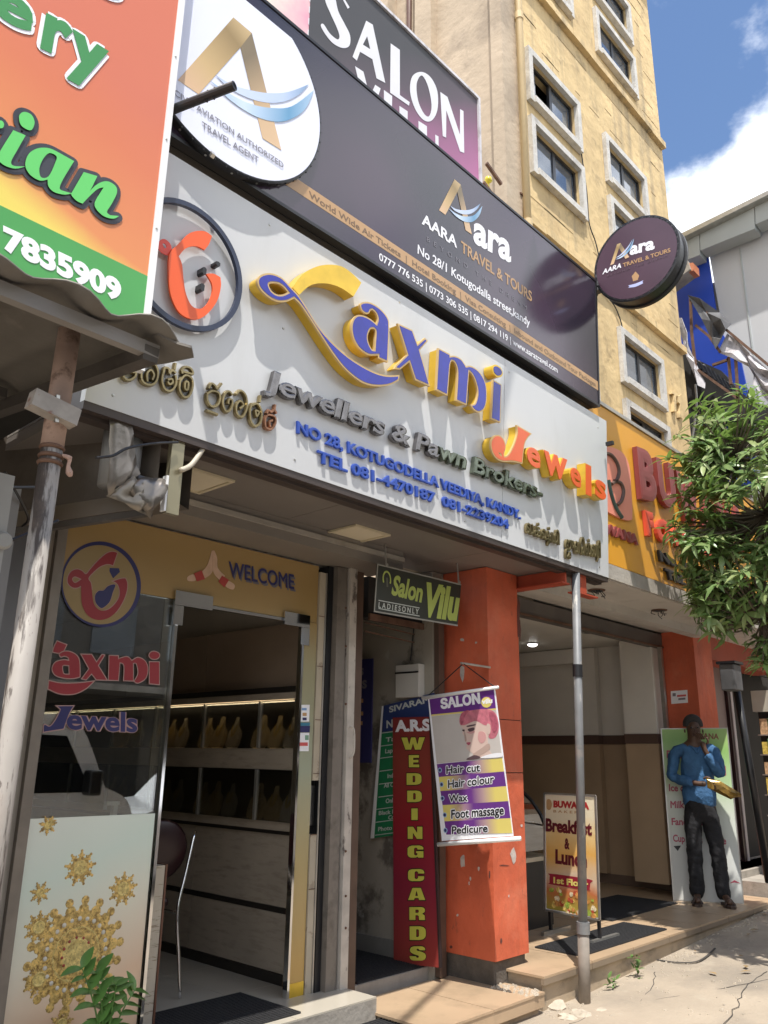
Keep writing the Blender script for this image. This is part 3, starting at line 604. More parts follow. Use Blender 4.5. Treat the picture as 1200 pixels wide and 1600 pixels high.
pp = thing('steel_pipe_stub', 'black steel pipe stub sticking out beside the orange banner across the white round sign', 'pipe', (1.5, 2.6, 4.6))
pa, pb_ = PY(258, 176, 2.78), PY(366, 134, 2.45)
B().tube([pa, pb_], .021, 12).lathe(pb_, [(.021, 0), (.021, .002), (.014, .002), (.014, -.04)], 12, (pb_-pa)).build('pipe', M['frame'], pp)
for f in (.62, .72): B().lathe(pa.lerp(pb_, f)-Vector((0, 0, .03)), [(.006, 0), (.006, .06)], 6).build('bolt', M['frame'], pp)
# ================================================================== ground, road, platform
def gz(x, y): return max(0., min(.3, (x-5.4)*.042)) if y > -.5 else 0.
PAVE = mat('dusty_pavement', (.355, .295, .225), .85, var=.12, vs=1.6, bump=.7, bs=35, dirt=[((.22, .19, .155), .75, 1.3, .45, .66), ((.40, .35, .275), .6, 4, .58, .72), ((.16, .14, .12), .5, 18, .66, .74)])
xs = [-150, -60, -20, -5]+[i*.5 for i in range(-6, 33)]+[20, 40, 150]; ys = [-.5, 0, .5, 1, 1.5, 2, 2.3, 2.6, 2.8, 3.0, 3.14, 3.4, 4, 6, 20, 120]
b = B(); rnd = random.Random(3)
for y in ys:
    for x in xs: b.v.append((x, y, gz(x, y)+(rnd.uniform(-.012, .012) if 0 < x < 12 and y < 3.1 else 0)))
for j in range(len(ys)-1):
    for i in range(len(xs)-1): a = j*len(xs)+i; b.f.append((a, a+1, a+len(xs)+1, a+len(xs)))
setting('pavement', b, PAVE)
setting('road', B().add([(-150, -9.5, -.12), (150, -9.5, -.12), (150, -.62, -.12), (-150, -.62, -.12)], [(0, 1, 2, 3)]), mat('asphalt', (.11, .105, .10), .85, var=.2, vs=3, bump=.6, bs=80))
setting('ground', B().add([(-900, -900, -.14), (900, -900, -.14), (900, 900, -.14), (-900, 900, -.14)], [(0, 1, 2, 3)]), mat('earth', (.2, .17, .13), .9))
setting('kerb', B().box(-60, 60, -.62, -.5, -.13, .0), M['conc'])
# pavement cracks and patched slab
cr1 = thing('pavement_crack', 'thin dark crack curving across the shaded pavement below the tree', 'crack', (7.2, 2.6, .05))
for L in ([(1000, 1496), (1030, 1503), (1060, 1507), (1088, 1507), (1105, 1500), (1118, 1490)],):
    P = []
    for i, (x, y) in enumerate(L):
        p = PZ(x, y, .04); P.append(Vector((p.x, p.y, gz(p.x, p.y)+.006)))
    B().tube(cro(P, 3), .009, 5, .4).build('crack', mat('crack_dark', (.05, .045, .04), .9), cr1)
# restaurant platform with tiles
TILE = mat('tan_floor_tile', (.43, .31, .20), .38, var=.10, vs=2.2, dirt=((.2, .15, .1), .6, 3, .52, .75))
base = setting('platform', B().box(4.92, 9.25, 3.165, 8.2, -.3, .184), mat('plastered_riser', (.38, .30, .21), .8, var=.15, vs=2, bump=.4, bs=30, dirt=((.13, .12, .1), .8, 3.5, .5, .72, (1, 1, 2))))
nt_ = 0
tw = .598
for i in range(8):
    for j in range(4):
        x0 = 4.90+i*.605; y0 = 3.135+j*.605; x1 = min(x0+tw, 9.25)
        if x1 <= x0+.05: continue
        o = B().box(x0, x1, y0, y0+tw, .1855, .2+random.uniform(-.001, .001)).build('floor_tile', TILE, base)
        for k in ('label', 'category'):
            pass
for i in range(8):
    x0 = 4.90+i*.605; B().box(x0, min(x0+tw, 9.25), 3.135, 3.160, .150, .1845).build('nosing_tile', mat('nosing_dark', (.22, .17, .12), .4), base)
# salon step
st1 = setting('salon_step', B().box(3.83, 4.86, 3.16, 3.84, -.05, .108), mat('step_riser', (.42, .32, .22), .75, var=.1, bump=.3, dirt=((.2, .16, .12), .6, 5, .5, .7)))
B().box(3.81, 4.335, 3.12, 3.78, .1085, .122).build('floor_tile', TILE, st1); B().box(4.341, 4.88, 3.12, 3.78, .1085, .122).build('floor_tile', TILE, st1)
B().box(3.81, 4.88, 3.125, 3.158, .04, .107).build('nosing_tile', TILE, st1)
# shop floors
CRM = mat('cream_floor_tile', (.46, .42, .35), .16, var=.05)
sf = setting('shop_floor', B().box(1.5, 3.82, 3.56, 9.0, -.1, .190), M['conc'])
for i in range(3):
    for j in range(7):
        x0 = 2.02+i*.603; y0 = 3.56+j*.603; B().box(x0, min(x0+.6, 3.82), y0, y0+.6, .191, .2).build('floor_tile', CRM, sf)
setting('corridor_floor', B().box(3.84, 4.9, 3.845, 9, -.1, .185), M['conc'])
setting('entrance_floor', B().box(1.2, 3.80, 2.9, 3.555, -.1, .085), M['conc'])
def ribmat(name, x0, x1, y0, y1, z, label, grp=None):
    t = thing(name, label, 'door mat', ((x0+x1)/2, (y0+y1)/2, z), grp)
    B().box(x0, x1, y0, y1, z, z+.010).build('mat_base', M['rubber'], t)
    n = int((y1-y0)/.022); b = B()
    for i in range(n): yy = y0+.008+i*.022; b.box(x0+.01, x1-.01, yy, yy+.011, z+.010, z+.014)
    b.build('rib_pattern', M['rubber'], t)
ribmat('door_mat', 2.3, 3.30, 3.62, 4.14, .2, 'dark rubber mat inside the jewellery shop doorway')
ribmat('door_mat', 2.2, 3.86, 2.92, 3.54, .085, 'wide black ribbed mat outside the jewellery shop, left of the tiled step')
ribmat('door_mat', 3.97, 4.60, 3.86, 4.9, .185, 'dark mat in the narrow corridor beside the wedding cards sign')
ribmat('door_mat', 6.9, 8.2, 3.72, 4.35, .2015, 'long dark mat behind the man on the restaurant platform')
ribmat('door_mat', 5.55, 6.9, 3.24, 3.62, .2015, 'flat dark mat in front of the breakfast board', )
# ================================================================== jewellery shop
js = thing('jewellery_shop', 'glass fronted jewellery shop with golden door surround beneath the Laxmi sign', 'shop', (2.7, 3.9, .2))
WALLI = mat('interior_wall', (.45, .41, .35), .5, var=.06)
def part(name, m, p, *bx, **k):
    b = B()
    for x in bx: b.box(*x)
    return b.build(name, m, p, **k)
part('side_wall', WALLI, js, (1.66, 1.80, 3.9, 9, .0, 2.85)); part('back_wall', WALLI, js, (1.8, 3.64, 8.4, 8.5, .2, 2.85))
part('party_wall', WALLI, js, (3.64, 3.80, 4.0, 9, .0, 2.85)); part('shop_ceiling', mat('ceiling_board', (.62, .58, .52), .6), js, (1.66, 3.80, 3.95, 9, 2.70, 2.84))
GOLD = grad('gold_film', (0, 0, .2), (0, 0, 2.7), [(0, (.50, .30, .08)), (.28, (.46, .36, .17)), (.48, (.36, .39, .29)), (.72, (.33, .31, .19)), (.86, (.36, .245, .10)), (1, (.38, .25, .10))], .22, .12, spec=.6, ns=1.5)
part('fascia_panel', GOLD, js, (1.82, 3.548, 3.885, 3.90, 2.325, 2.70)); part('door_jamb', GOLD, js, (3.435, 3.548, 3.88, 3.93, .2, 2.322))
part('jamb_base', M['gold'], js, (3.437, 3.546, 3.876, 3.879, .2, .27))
GL = glassmat('shop_glass'); GLC = glassmat('case_glass_clear', (.95, .95, .93), .6, .8)
part('window_pane', GL, js, (1.82, 2.485, 3.894, 3.902, .2, 2.322))
CH = mat('chrome_trim', (.7, .7, .7), .08, metal=1, var=0)
part('door_edge', CH, js, (2.488, 2.505, 3.87, 3.91, .2, 2.25)); part('door_head', CH, js, (2.505, 3.432, 3.88, 3.905, 2.304, 2.322)); part('jamb_trim', CH, js, (3.418, 3.434, 3.87, 3.91, .2, 2.30))
part('patch_fitting', CH, js, (2.47, 2.72, 3.862, 3.878, 2.29, 2.37)); part('patch_fitting', CH, js, (2.47, 2.53, 3.862, 3.878, 2.18, 2.288))
part('patch_fitting', CH, js, (3.26, 3.47, 3.862, 3.876, 2.28, 2.36)); part('patch_fitting', CH, js, (3.40, 3.47, 3.862, 3.876, 2.17, 2.278))
part('window_frame', mat('brown_grey_aluminium', (.25, .22, .19), .45, metal=.4, var=.15, vs=8), js, (1.768, 1.818, 3.868, 3.93, .1, 2.72)); 
part('marble_pier', mat('cream_marble', (.46, .40, .31), .25, var=.1, vs=5, dirt=((.25, .2, .15), .6, 7, .58, .62)), js, (3.552, 3.66, 3.87, 3.99, .2, 1.05), (3.552, 3.66, 3.87, 3.99, 1.36, 2.66))
part('lock_niche', M['frame'], js, (3.552, 3.66, 3.92, 3.99, 1.052, 1.358)); part('lock_plate', CH, js, (3.56, 3.60, 3.90, 3.918, 1.10, 1.33))
part('mullion', M['alu'], js, (3.60, 3.608, 3.862, 3.869, .2, 2.66))
for z in (.75, 1.05, 1.4, 1.72, 2.05, 2.37): part('tile_joint', M['rust'], js, (3.552, 3.66, 3.866, 3.8695, z-.002, z+.002))
SP = PL((0, 3.892, 0)); FP = PL((0, 3.884, 0))
RD = mat('maroon_vinyl', (.30, .035, .045), .35, var=0); NV = mat('navy_vinyl', (.035, .035, .13), .35, var=0); CV = mat('cream_vinyl', (.33, .245, .115), .3, var=.03); PK = mat('pale_outline_vinyl', (.42, .27, .25), .35, var=0)
kx = lambda L: q(90, 830, 8, L)
EM = thing('shop_emblem', 'round cream window decal with a navy ring and maroon letter on the shop glass', 'decal', (2.04, 3.88, 2.34))
flat(FP, [circ(2.044, 2.338, .222, 64)], .0, NV, 'ring', EM); flat(FP, [circ(2.036, 2.334, .205, 64)], .001, CV, 'disc', EM)
RE = [kx([(745, 270, c), (690, 255), (620, 270), (540, 330), (470, 400), (400, 480), (350, 535), (300, 495), (240, 475), (170, 500), (125, 570), (125, 650), (180, 705), (240, 710), (286, 688, c), (288, 800), (300, 920), (350, 1030), (430, 1095), (530, 1115), (640, 1085), (740, 1000), (820, 870), (862, 750), (868, 650), (845, 588, c), (790, 592), (683, 625, c), (740, 660), (770, 740), (760, 830), (700, 920), (620, 980), (540, 990), (480, 950), (445, 880), (430, 760), (415, 650), (385, 590), (440, 520), (530, 445), (620, 415), (690, 430, c)]), kx([(180, 600), (215, 570), (290, 600, c), (215, 645)])]
RE = [cr(FP.pts(P)) for P in RE]
flat(FP, RE, .002, PK, 'letter_outline', EM, off=.0035); flat(FP, RE, .003, RD, 'letter_print', EM, off=-.0015)
flat(FP, [cr(FP.pts(kx([(650, 460, c), (765, 465, c), (775, 510, c), (690, 590, c), (645, 500, c)])))], .002, NV, 'gem_print', EM)
J2 = [cr(FP.pts(kx([(720, 680), (690, 665), (620, 690), (570, 740), (510, 745), (465, 800), (470, 890), (530, 960), (580, 950), (650, 880), (690, 760)])))]
flat(FP, J2, .002, PK, 'letter_outline', EM, off=.002); flat(FP, J2, .003, NV, 'letter_print', EM, off=-.001)
# window lettering
WL = thing('window_lettering', 'maroon Laxmi and navy Jewels vinyl lettering on the shop glass', 'decal', (2.1, 3.89, 1.6))
kw = lambda L: q(0, 880, 4, L)
def wshape(L, n, mm, hole=None):
    P = [cr(SP.pts(kw(L)))]+([cr(SP.pts(kw(hole)))] if hole else [])
    flat(SP, P, n, PK, 'letter_outline', WL, off=.004); flat(SP, P, n+.001, mm, 'letter_print', WL, off=-.001)
wshape([(355, 487, c), (415, 510, c), (385, 560), (330, 555, c), (335, 530)], .001, RD)
wshape([(305, 735, c), (380, 750), (480, 750), (585, 738, c), (540, 780), (480, 812), (420, 820), (360, 812), (300, 785, c)], .001, RD)
wshape([(380, 585), (370, 568), (400, 552), (440, 555), (480, 580), (495, 620), (497, 710, c), (455, 720), (400, 718), (345, 700), (325, 660), (345, 620), (395, 605), (430, 610, c), (425, 590), (400, 580)], .002, RD, [(390, 640), (430, 640, c), (432, 695, c), (395, 690)])
wshape([(505, 570, c), (570, 572, c), (600, 620, c), (635, 572, c), (650, 575, c), (610, 640, c), (665, 730, c), (600, 728, c), (570, 690, c), (535, 728, c), (510, 722, c), (555, 660, c)], .0035, RD)
wshape([(680, 578, c), (735, 580, c), (735, 600, c), (790, 585), (820, 610, c), (860, 590), (905, 615), (920, 665), (905, 720), (860, 748), (835, 738, c), (860, 690), (850, 630), (828, 625, c), (828, 735, c), (770, 733, c), (772, 640), (745, 620, c), (735, 732, c), (675, 730, c)], .005, RD)
wshape([(930, 618, c), (990, 618, c), (990, 758, c), (930, 752, c)], .0065, RD)
wshape([(958, 552), (985, 562), (992, 580), (975, 598), (945, 598), (928, 580), (935, 560)], .0065, RD)
wshape([(355, 893, c), (458, 893, c), (430, 940), (395, 1035, c), (330, 1045), (270, 1055, c), (275, 1010), (310, 1020), (345, 980), (375, 920), (372, 908)], .002, NV)
txt(SP, 'ewels', *kw([(412, 1042), (862, 1062), (415, 945)]), .003, .0006, PK, WL, bold=.075, fit='x'); txt(SP, 'ewels', *kw([(416, 1038), (858, 1058), (419, 948)]), .0045, .0006, NV, WL, bold=.03, fit='x')
FR = thing('welcome_lettering', 'WELCOME lettering beside praying hands on the golden panel above the door', 'decal', (3.0, 3.88, 2.5))
kq = lambda L: q(240, 860, 4, L)
txt(FP, 'WELCOME', *kq([(478, 178), (888, 258), (478, 82)]), .001, .0006, mat('shadow_grey_print', (.15, .14, .16), .4), FR, bold=.01)
txt(FP, 'WELCOME', *kq([(470, 165), (880, 243), (470, 68)]), .003, .0006, NV, FR, bold=.012)
SK = mat('hand_print', (.62, .42, .30), .35, var=.08, vs=30); RB = mat('bangle_print', (.42, .06, .05), .4)
flat(FP, [cr(FP.pts(kq([(365, 0), (378, 40), (375, 110), (355, 150), (320, 175, c), (295, 140, c), (330, 100), (350, 50)])))], .001, SK, 'hand_print', FR)
flat(FP, [cr(FP.pts(kq([(372, 0), (395, 45), (400, 110), (445, 160, c), (415, 190, c), (375, 145), (368, 90)])))], .0025, SK, 'hand_print', FR)
flat(FP, [FP.pts(kq([(250, 145), (298, 125), (318, 180), (268, 195)]))], .004, RB, 'bangle_print', FR)
flat(FP, [FP.pts(kq([(425, 158), (468, 185), (440, 232), (403, 195)]))], .004, RB, 'bangle_print', FR)
flat(FP, [cr(FP.pts(kq([(212, 165), (250, 150), (262, 188), (215, 190)])))], .001, SK, 'sleeve_print', FR); flat(FP, [cr(FP.pts(kq([(462, 190), (505, 215), (495, 245), (450, 225)])))], .001, SK, 'sleeve_print', FR)
# stickers on the jamb
ks = lambda L: q(240, 860, 4, L)
SK2 = thing('jamb_stickers', 'strip of small white and blue payment stickers on the golden door jamb', 'sticker', (3.5, 3.87, 1.5))
JP = PL((0, 3.879, 0))
for (x0, y0, x1, y1, mm) in ((915, 965, 975, 1070, M['print_white']), (903, 1076, 978, 1096, mat('teal_print', (.05, .2, .3), .4)), (903, 1097, 978, 1137, NV), (898, 1140, 972, 1255, M['print_white'])):
    flat(JP, [JP.pts(ks([(x0, y0), (x1, y0), (x1-4, y1), (x0-4, y1)]))], .0005, mm, 'sticker', SK2)
for (x0, y0, x1, y1, mm) in ((925, 985, 955, 1000, mat('blue_print', (.2, .35, .6), .4)), (930, 1015, 955, 1035, M['tan']), (930, 1045, 955, 1062, NV), (905, 1200, 962, 1222, mat('red_print', (.6, .1, .1), .4)), (945, 1155, 968, 1185, mat('dull_green_print', (.2, .35, .25), .4))):
    flat(JP, [JP.pts(ks([(x0, y0), (x1, y0), (x1, y1), (x0, y1)]))], .002, mm, 'sticker_print', SK2)
# poster of jewellery
PO = thing('jewellery_poster', 'pale green poster of gold jewellery covering the lower shop window', 'poster', (2.1, 3.88, .9))
PP = PL((0, 3.886, 0))
pz1 = PP.px(240, 1271)[1]
flat(PP, [[(1.825, .2), (2.478, .2), (2.478, pz1), (1.825, pz1)]], 0, grad('poster_print', (2.3, 0, .45), (2.0, 0, 1.25), [(0, (.80, .56, .38)), (.35, (.78, .74, .60)), (.7, (.68, .78, .69)), (1, (.78, .82, .74))], .3, .2, ns=2.5), 'sheet', PO, th=.002)
GP = mat('printed_gold', (.66, .45, .14), .35, var=.45, vs=55, dirt=((.16, .08, .02), .7, 70, .5, .6)); GP2 = mat('printed_gold_light', (.70, .55, .20), .35, var=.3, vs=60, dirt=((.25, .14, .04), .6, 90, .52, .6)); PW = mat('printed_pearl', (.7, .66, .58), .3, var=.05); RU = mat('printed_ruby', (.35, .06, .04), .3)
def brooch(cx, cz, r, arms, n, big=False):
    b = B()
    for k in range(arms):
        a = 2*math.pi*(k+.25)/arms
        for j, (rr, sz) in enumerate(((.42, .17), (.60, .14), (.76, .11), (.92, .085), (.70, .06), (.52, .08))):
            for sgn in ((0,) if j < 4 else (-1, 1)):
                aa = a+sgn*.22; x = cx+r*rr*math.cos(aa); z = cz+r*rr*math.sin(aa); s = sz*r
                k0 = len(b.v); 
                b.lathe(PP.at(x, z, n), [(s, 0), (s*.9, .0012), (s*.4, .0022)], 9, PP.N)
    b.build('lace_pattern', GP, PO, smooth=True)
    B().lathe(PP.at(cx, cz, n), [(r*.42, 0), (r*.40, .003), (r*.32, .0045), (r*.30, .0025), (r*.2, .0035), (r*.05, .005)], 28, PP.N).build('boss', GP2, PO, smooth=True)
def pz(x, y): return PP.px(x, y)
for (x, y, r, arms) in ((125, 1356, .082, 9), (192, 1389, .080, 9)):
    u, v = pz(x, y); brooch(u, v, r, arms, .002)
u, v = pz(118, 1490); brooch(u, v, .245, 18, .002); brooch(u, v, .17, 11, .0045)
for (x, y, r, arms) in ((60, 1530, .075, 9), (95, 1600, .06, 8)):
    uu, vv = pz(x, y); brooch(max(uu, 1.88+r*.8), max(vv, .2+r), r, arms, .004)
for rr, rw in ((.118, .012), (.085, .008), (.052, .006)):
    b = B(); b.lathe(PP.at(u, v, .0045), [(rr-rw, 0), (rr-rw/2, .003), (rr, 0)], 36, PP.N); b.f = b.f[:-2]; b.build('ring_pattern', GP2 if rr > .1 else GP, PO, smooth=True)
b = B()
for k in range(24):
    a = 2*math.pi*k/24; b.lathe(PP.at(u+.148*math.cos(a), v+.148*math.sin(a), .004), [(.011, 0), (.009, .003), (.003, .005)], 8, PP.N)
b.build('pearl_pattern', PW, PO, smooth=True)
b = B()
for k in range(12):
    a = 2*math.pi*k/12+.1; b.lathe(PP.at(u+.068*math.cos(a), v+.068*math.sin(a), .006), [(.008, 0), (.006, .003), (.002, .004)], 6, PP.N)
b.build('ruby_pattern', RU, PO, smooth=True)
for (x, y, r, arms) in ((60, 1395, .05, 7), (64, 1290, .045, 7), (80, 1284, .025, 6), (52, 1450, .07, 9)):
    uu, vv = pz(x, y); uu = max(uu, 1.88+r*.7); brooch(uu, vv, r, arms, .003)
sp = thing('spray_bottle', 'white trigger spray bottle standing behind the poster in the shop window', 'bottle', (2.28, 4.02, 1.22))
u, v = PY(178, 1258, 4.02).x, PY(178, 1258, 4.02).z
B().box(u-.05, u+.02, 4.0, 4.03, v, v+.018).box(u-.012, u+.012, 4.0, 4.03, v-.05, v-.001).box(u-.055, u-.045, 4.005, 4.025, v-.02, v-.001).build('spray_head', M['white'], sp); B().lathe((u, 4.015, v-.22), [(.03, 0), (.03, .13), (.012, .165)], 14).build('bottle_body', M['white'], sp, smooth=True)
part('window_shelf', WALLI, js, (1.81, 2.48, 3.92, 4.3, .2, u*0+v-.225))
# display wall inside (panels in wood grain, cases)
RW = PL((3.62, 0, 0), U=(0, -1, 0))
WG = mat('grey_wood_laminate', (.40, .34, .27), .4, var=.15, vs=2, dirt=((.22, .18, .13), .6, 6, .5, .7, (.2, 1, 6)))
DKP = mat('dark_strip', (.02, .017, .015), .35)
def rz(x, y): return RW.px(x, y)[1]
zs = dict(sk0=.2, sk1=rz(350, 1494), l1=rz(447, 1426), l2=rz(447, 1417), m1=rz(455, 1304), m2=rz(455, 1298), t0=rz(455, 1284), d1b=rz(455, 1284), d1t=rz(457, 1203), b2=rz(457, 1170), d2t=rz(460, 1095), h1=rz(462, 1084), h2=rz(462, 1075), p1=rz(470, 975))
YA, YB = 4.0, 8.3
def rw(name, m, z0, z1, d=.02, y0=YA, y1=YB): part(name, m, js, (3.62-d, 3.63, y0, y1, z0, z1))
rw('skirting', DKP, .2, zs['sk1'], .05); 
for i in range(4): rw('laminate_panel', WG, zs['sk1']+.003, zs['l1']-.002, .04, YA+i*1.08, YA+i*1.08+1.075)
rw('dark_strip', DKP, zs['l1'], zs['l2'], .042)
for i in range(4): rw('laminate_panel', WG, zs['l2']+.002, zs['m1']-.002, .04, YA+i*1.08, YA+i*1.08+1.075)
rw('dark_strip', DKP, zs['m1'], zs['m2'], .06); rw('counter_ledge', WG, zs['m2']+.002, zs['t0'], .08)
rw('case_back', DKP, zs['t0']+.002, zs['d1t'], .0); rw('shelf_band', WG, zs['d1t']+.001, zs['b2'], .10); rw('case_back', DKP, zs['b2']+.002, zs['d2t'], .0)
rw('header_band', WG, zs['d2t']+.002, zs['h1'], .12); rw('dark_strip', DKP, zs['h1']+.001, zs['h2'], .125)
for i in range(4): rw('laminate_panel', mat('brown_laminate', (.30, .225, .165), .35, var=.08), zs['h2']+.002, zs['p1'], .06, YA+i*1.08, YA+i*1.08+1.075)
for i in range(5):
    y = 4.35+i*.62; part('case_post', M['alu'], js, (3.50, 3.515, y, y+.02, zs['t0']+.002, zs['d1t']-.002)); part('case_post', M['alu'], js, (3.50, 3.515, y, y+.02, zs['b2']+.002, zs['d2t']-.002))
part('case_glass', GLC, js, (3.508, 3.512, 4.0, 8.2, zs['t0']+.004, zs['d1t']-.004)); part('case_glass', GLC, js, (3.508, 3.512, 4.0, 8.2, zs['b2']+.004, zs['d2t']-.004))
BU = mat('velvet_bust', (.72, .55, .30), .6, var=.2, vs=10)
for zt in (zs['d2t'],): part('led_strip', emis('case_led', (1, .8, .5), 3.2), js, (3.52, 3.535, 4.05, 8.1, zt-.012, zt-.006))
k = 0
for z0, z1 in ((zs['b2'], zs['d2t']), (zs['t0'], zs['d1t'])):
    for i in range(12):
        y = 4.12+i*.16+(i//3)*.14
        h = (z1-z0)*.72
        t = thing('necklace_bust', 'gold necklace display bust in the '+('lower' if z0 > 1.3 else 'upper')[:0]+('upper' if z0 > 1.3 else 'lower')+' dark wall case inside the jewellery shop', 'display bust', (3.56, y, z0+.005), 'necklace busts in the '+('upper' if z0 > 1.3 else 'lower')+' wall case')
        bw = .058+.012*((i*7) % 3)/2; BP = PL((3.565+.01*(i % 2), y, z0+.005), U=(0, -1, 0), V=(.28, 0, 1))
        shape(BP, [cr([(-bw*.8, 0), (bw*.8, 0), (bw, h*.35), (bw*.85, h*.55), (bw*.35, h*.70), (bw*.30, h*.95), (0, h), (-bw*.30, h*.95), (-bw*.35, h*.70), (-bw*.85, h*.55), (-bw, h*.35)], 3)], -.02, .012, BU if i % 3 else mat('pale_bust', (.62, .55, .44), .6, var=.1), 'bust', t)
        B().tube(cro([BP.at(-bw*.4, h*.68, .016), BP.at(-bw*.25, h*.45, .02), BP.at(0, h*.34, .022), BP.at(bw*.25, h*.45, .02), BP.at(bw*.4, h*.68, .016)], 3), .0045, 5).build('necklace', M['gold'], t, smooth=True)
part('half_wall', mat('marble_laminate', (.50, .44, .35), .3, var=.1, vs=3, dirt=((.22, .17, .12), .8, 9, .57, .62, (1, 1, 6))), js, (2.512, 2.592, 3.925, 4.30, .2, PY(245, 1352, 3.95).z)); part('half_wall_edge', mat('reddish_wood', (.14, .06, .035), .4), js, (2.594, 2.604, 3.92, 4.30, .2, PY(245, 1352, 3.95).z+.004))
# chair
ch = thing('office_chair', 'chrome framed chair with dark maroon oval back inside the shop doorway', 'chair', (2.9, 4.5, .2))
hx, hy = 3.0, 4.30
def leg(*P, r=.0105): B().tube(cro(P, 4), r, 8).build('leg', CH, ch, smooth=True)
p0, p1_, p2_ = PY(305, 1298, 4.42), PY(277, 1425, 4.34), PZ(281, 1560, .205)
leg(p0, p0.lerp(p1_, .5), p1_, p1_.lerp(p2_, .5), p2_)
dv = Vector((-.42, .10, 0)); leg(p0+dv, p1_+dv, p2_+dv+Vector((0, 0, 0)))
leg(p1_, p1_+Vector((-.02, .25, -.01)), p1_+Vector((-.02, .42, -.03)), p2_+Vector((-.03, .5, 0))); leg(p1_+dv, p1_+dv+Vector((0, .25, -.01)), p2_+dv+Vector((0, .5, 0)))
mid = (p0+p0+dv)/2-Vector((0, 0, .10))
B().lathe(mid, [(.05, -.015), (.16, -.012), (.175, 0), (.16, .014), (.04, .02)], 22, (.2, 1, .1)).build('backrest', mat('maroon_vinyl_seat', (.028, .008, .010), .35), ch, smooth=True)
sc_ = (p1_+p1_+dv)/2+Vector((0, .22, .02)); B().box(sc_.x-.2, sc_.x+.2, sc_.y-.2, sc_.y+.2, sc_.z, sc_.z+.05).build('seat', MC['maroon_vinyl_seat'], ch, bevel=.02)
# potted plant in front of the poster
pt = thing('potted_plant', 'small potted plant with glossy green leaflets in front of the jewellery poster', 'plant', (2.05, 3.55, .085))
LEAF = mat('glossy_leaf', (.12, .25, .055), .3, var=.35, vs=9); LEAF.node_tree.nodes['Principled BSDF'].inputs['Subsurface Weight'].default_value = 0
def leafmesh(L, W, curl=.25, fold=.2, seg=5):
    b = B()
    for i in range(seg+1):
        t = i/seg; ww = W*math.sin(math.pi*min(1, (t*.92+.05)))**.8*(1-.35*t); x = L*t; z = -curl*L*t*t
        b.v += [(x, -ww, z+fold*ww), (x, 0, z), (x, ww, z+fold*ww)]
    for i in range(seg): a = i*3; b.f += [(a, a+1, a+4, a+3), (a+1, a+2, a+5, a+4)]
    return b
def orient(p, d, up=(0, 0, 1), s=1.):
    d = Vector(d).normalized(); y = Vector(up).cross(d)
    if y.length < 1e-3: y = Vector((0, 1, 0))
    y.normalize(); z = d.cross(y); m = Matrix((d, y, z)).transposed().to_4x4()
    return Matrix.Translation(p) @ m @ Matrix.Scale(s, 4)
pc = PY(168, 1600, 3.55); pc.z = .10
B().lathe((pc.x, pc.y, .085), [(.07, 0), (.10, .16), (.11, .20), (.10, .2), (.09, .18)], 20).build('pot', mat('brown_pot', (.06, .035, .03), .5), pt, smooth=True)
lm = leafmesh(.078, .024, .25).mesh('leaflet')
rr_ = random.Random(5)
for k, (tx, ty) in enumerate(((128, 1512), (152, 1520), (182, 1540), (210, 1548), (170, 1540))):
    tip = PY(tx, ty, 3.5+.03*k); base_ = Vector((pc.x, pc.y, .27)); P = cro([base_, base_.lerp(tip, .5)+Vector((0, 0, .03)), tip], 6)
    B().tube(P, [.005-.003*i/len(P) for i in range(len(P))], 6).build('stem', LEAF, pt)
    for i in range(4, len(P), 2):
        d = (P[i]-P[i-1]).normalized()
        for s in (-1, 1):
            sd_ = d.cross(Vector((0, -1, .2))).normalized()*s
            o = link('leaf', lm, LEAF, pt, smooth=True); o.matrix_basis = Matrix.Identity(4); o.matrix_parent_inverse = Matrix.Translation(-Vector(pt.location)); o.matrix_basis = orient(P[i], d*.7+sd_, (0, -.3, 1), rr_.uniform(.8, 1.25))
# ================================================================== canopy over the jeweller
cn = thing('shop_canopy', 'flat grey canopy slab over the jewellery shop entrance with square light panels', 'canopy', (3.5, 3.4, 2.85))
SZ = 2.845
part('soffit_panel', M['soffit'], cn, (1.40, 3.0, 3.065, 3.90, SZ, SZ+.06)); part('soffit_panel', M['soffit'], cn, (3.004, 4.4, 3.065, 3.90, SZ, SZ+.06)); part('soffit_panel', M['soffit'], cn, (4.404, 5.72, 3.065, 3.90, SZ, SZ+.06))
part('edge_beam', MC['brown_steel_edge'], cn, (1.40, 5.72, 3.0, 3.062, SZ-.03, SZ+.03))
part('bulkhead', mat('grey_bulkhead', (.21, .185, .16), .5, var=.1, vs=2), cn, (1.70, 4.04, 3.58, 3.90, 2.715, SZ-.001)); part('bulkhead_lip', M['conc'], cn, (1.70, 4.04, 3.565, 3.579, 2.77, 2.80))
for (x, y) in ((556, 833), (300, 748)):
    p = PZ(x, y, SZ)
    t = thing('light_panel', 'square cream ceiling light panel, unlit, above '+('the WELCOME panel' if x > 500 else 'the bent metal sheet'), 'ceiling light', (p.x, p.y, SZ), 'square light panels under the canopy')
    part('panel_frame', mat('cream_metal', (.62, .54, .38), .4), t, (p.x-.155, p.x+.155, p.y-.155, p.y-.135, SZ-.014, SZ-.002), (p.x-.155, p.x+.155, p.y+.135, p.y+.155, SZ-.014, SZ-.002), (p.x-.155, p.x-.135, p.y-.135, p.y+.135, SZ-.014, SZ-.002), (p.x+.135, p.x+.155, p.y-.135, p.y+.135, SZ-.014, SZ-.002))
    part('diffuser', mat('cream_diffuser', (.70, .62, .46), .5, var=.03), t, (p.x-.134, p.x+.134, p.y-.134, p.y+.134, SZ-.008, SZ-.001))
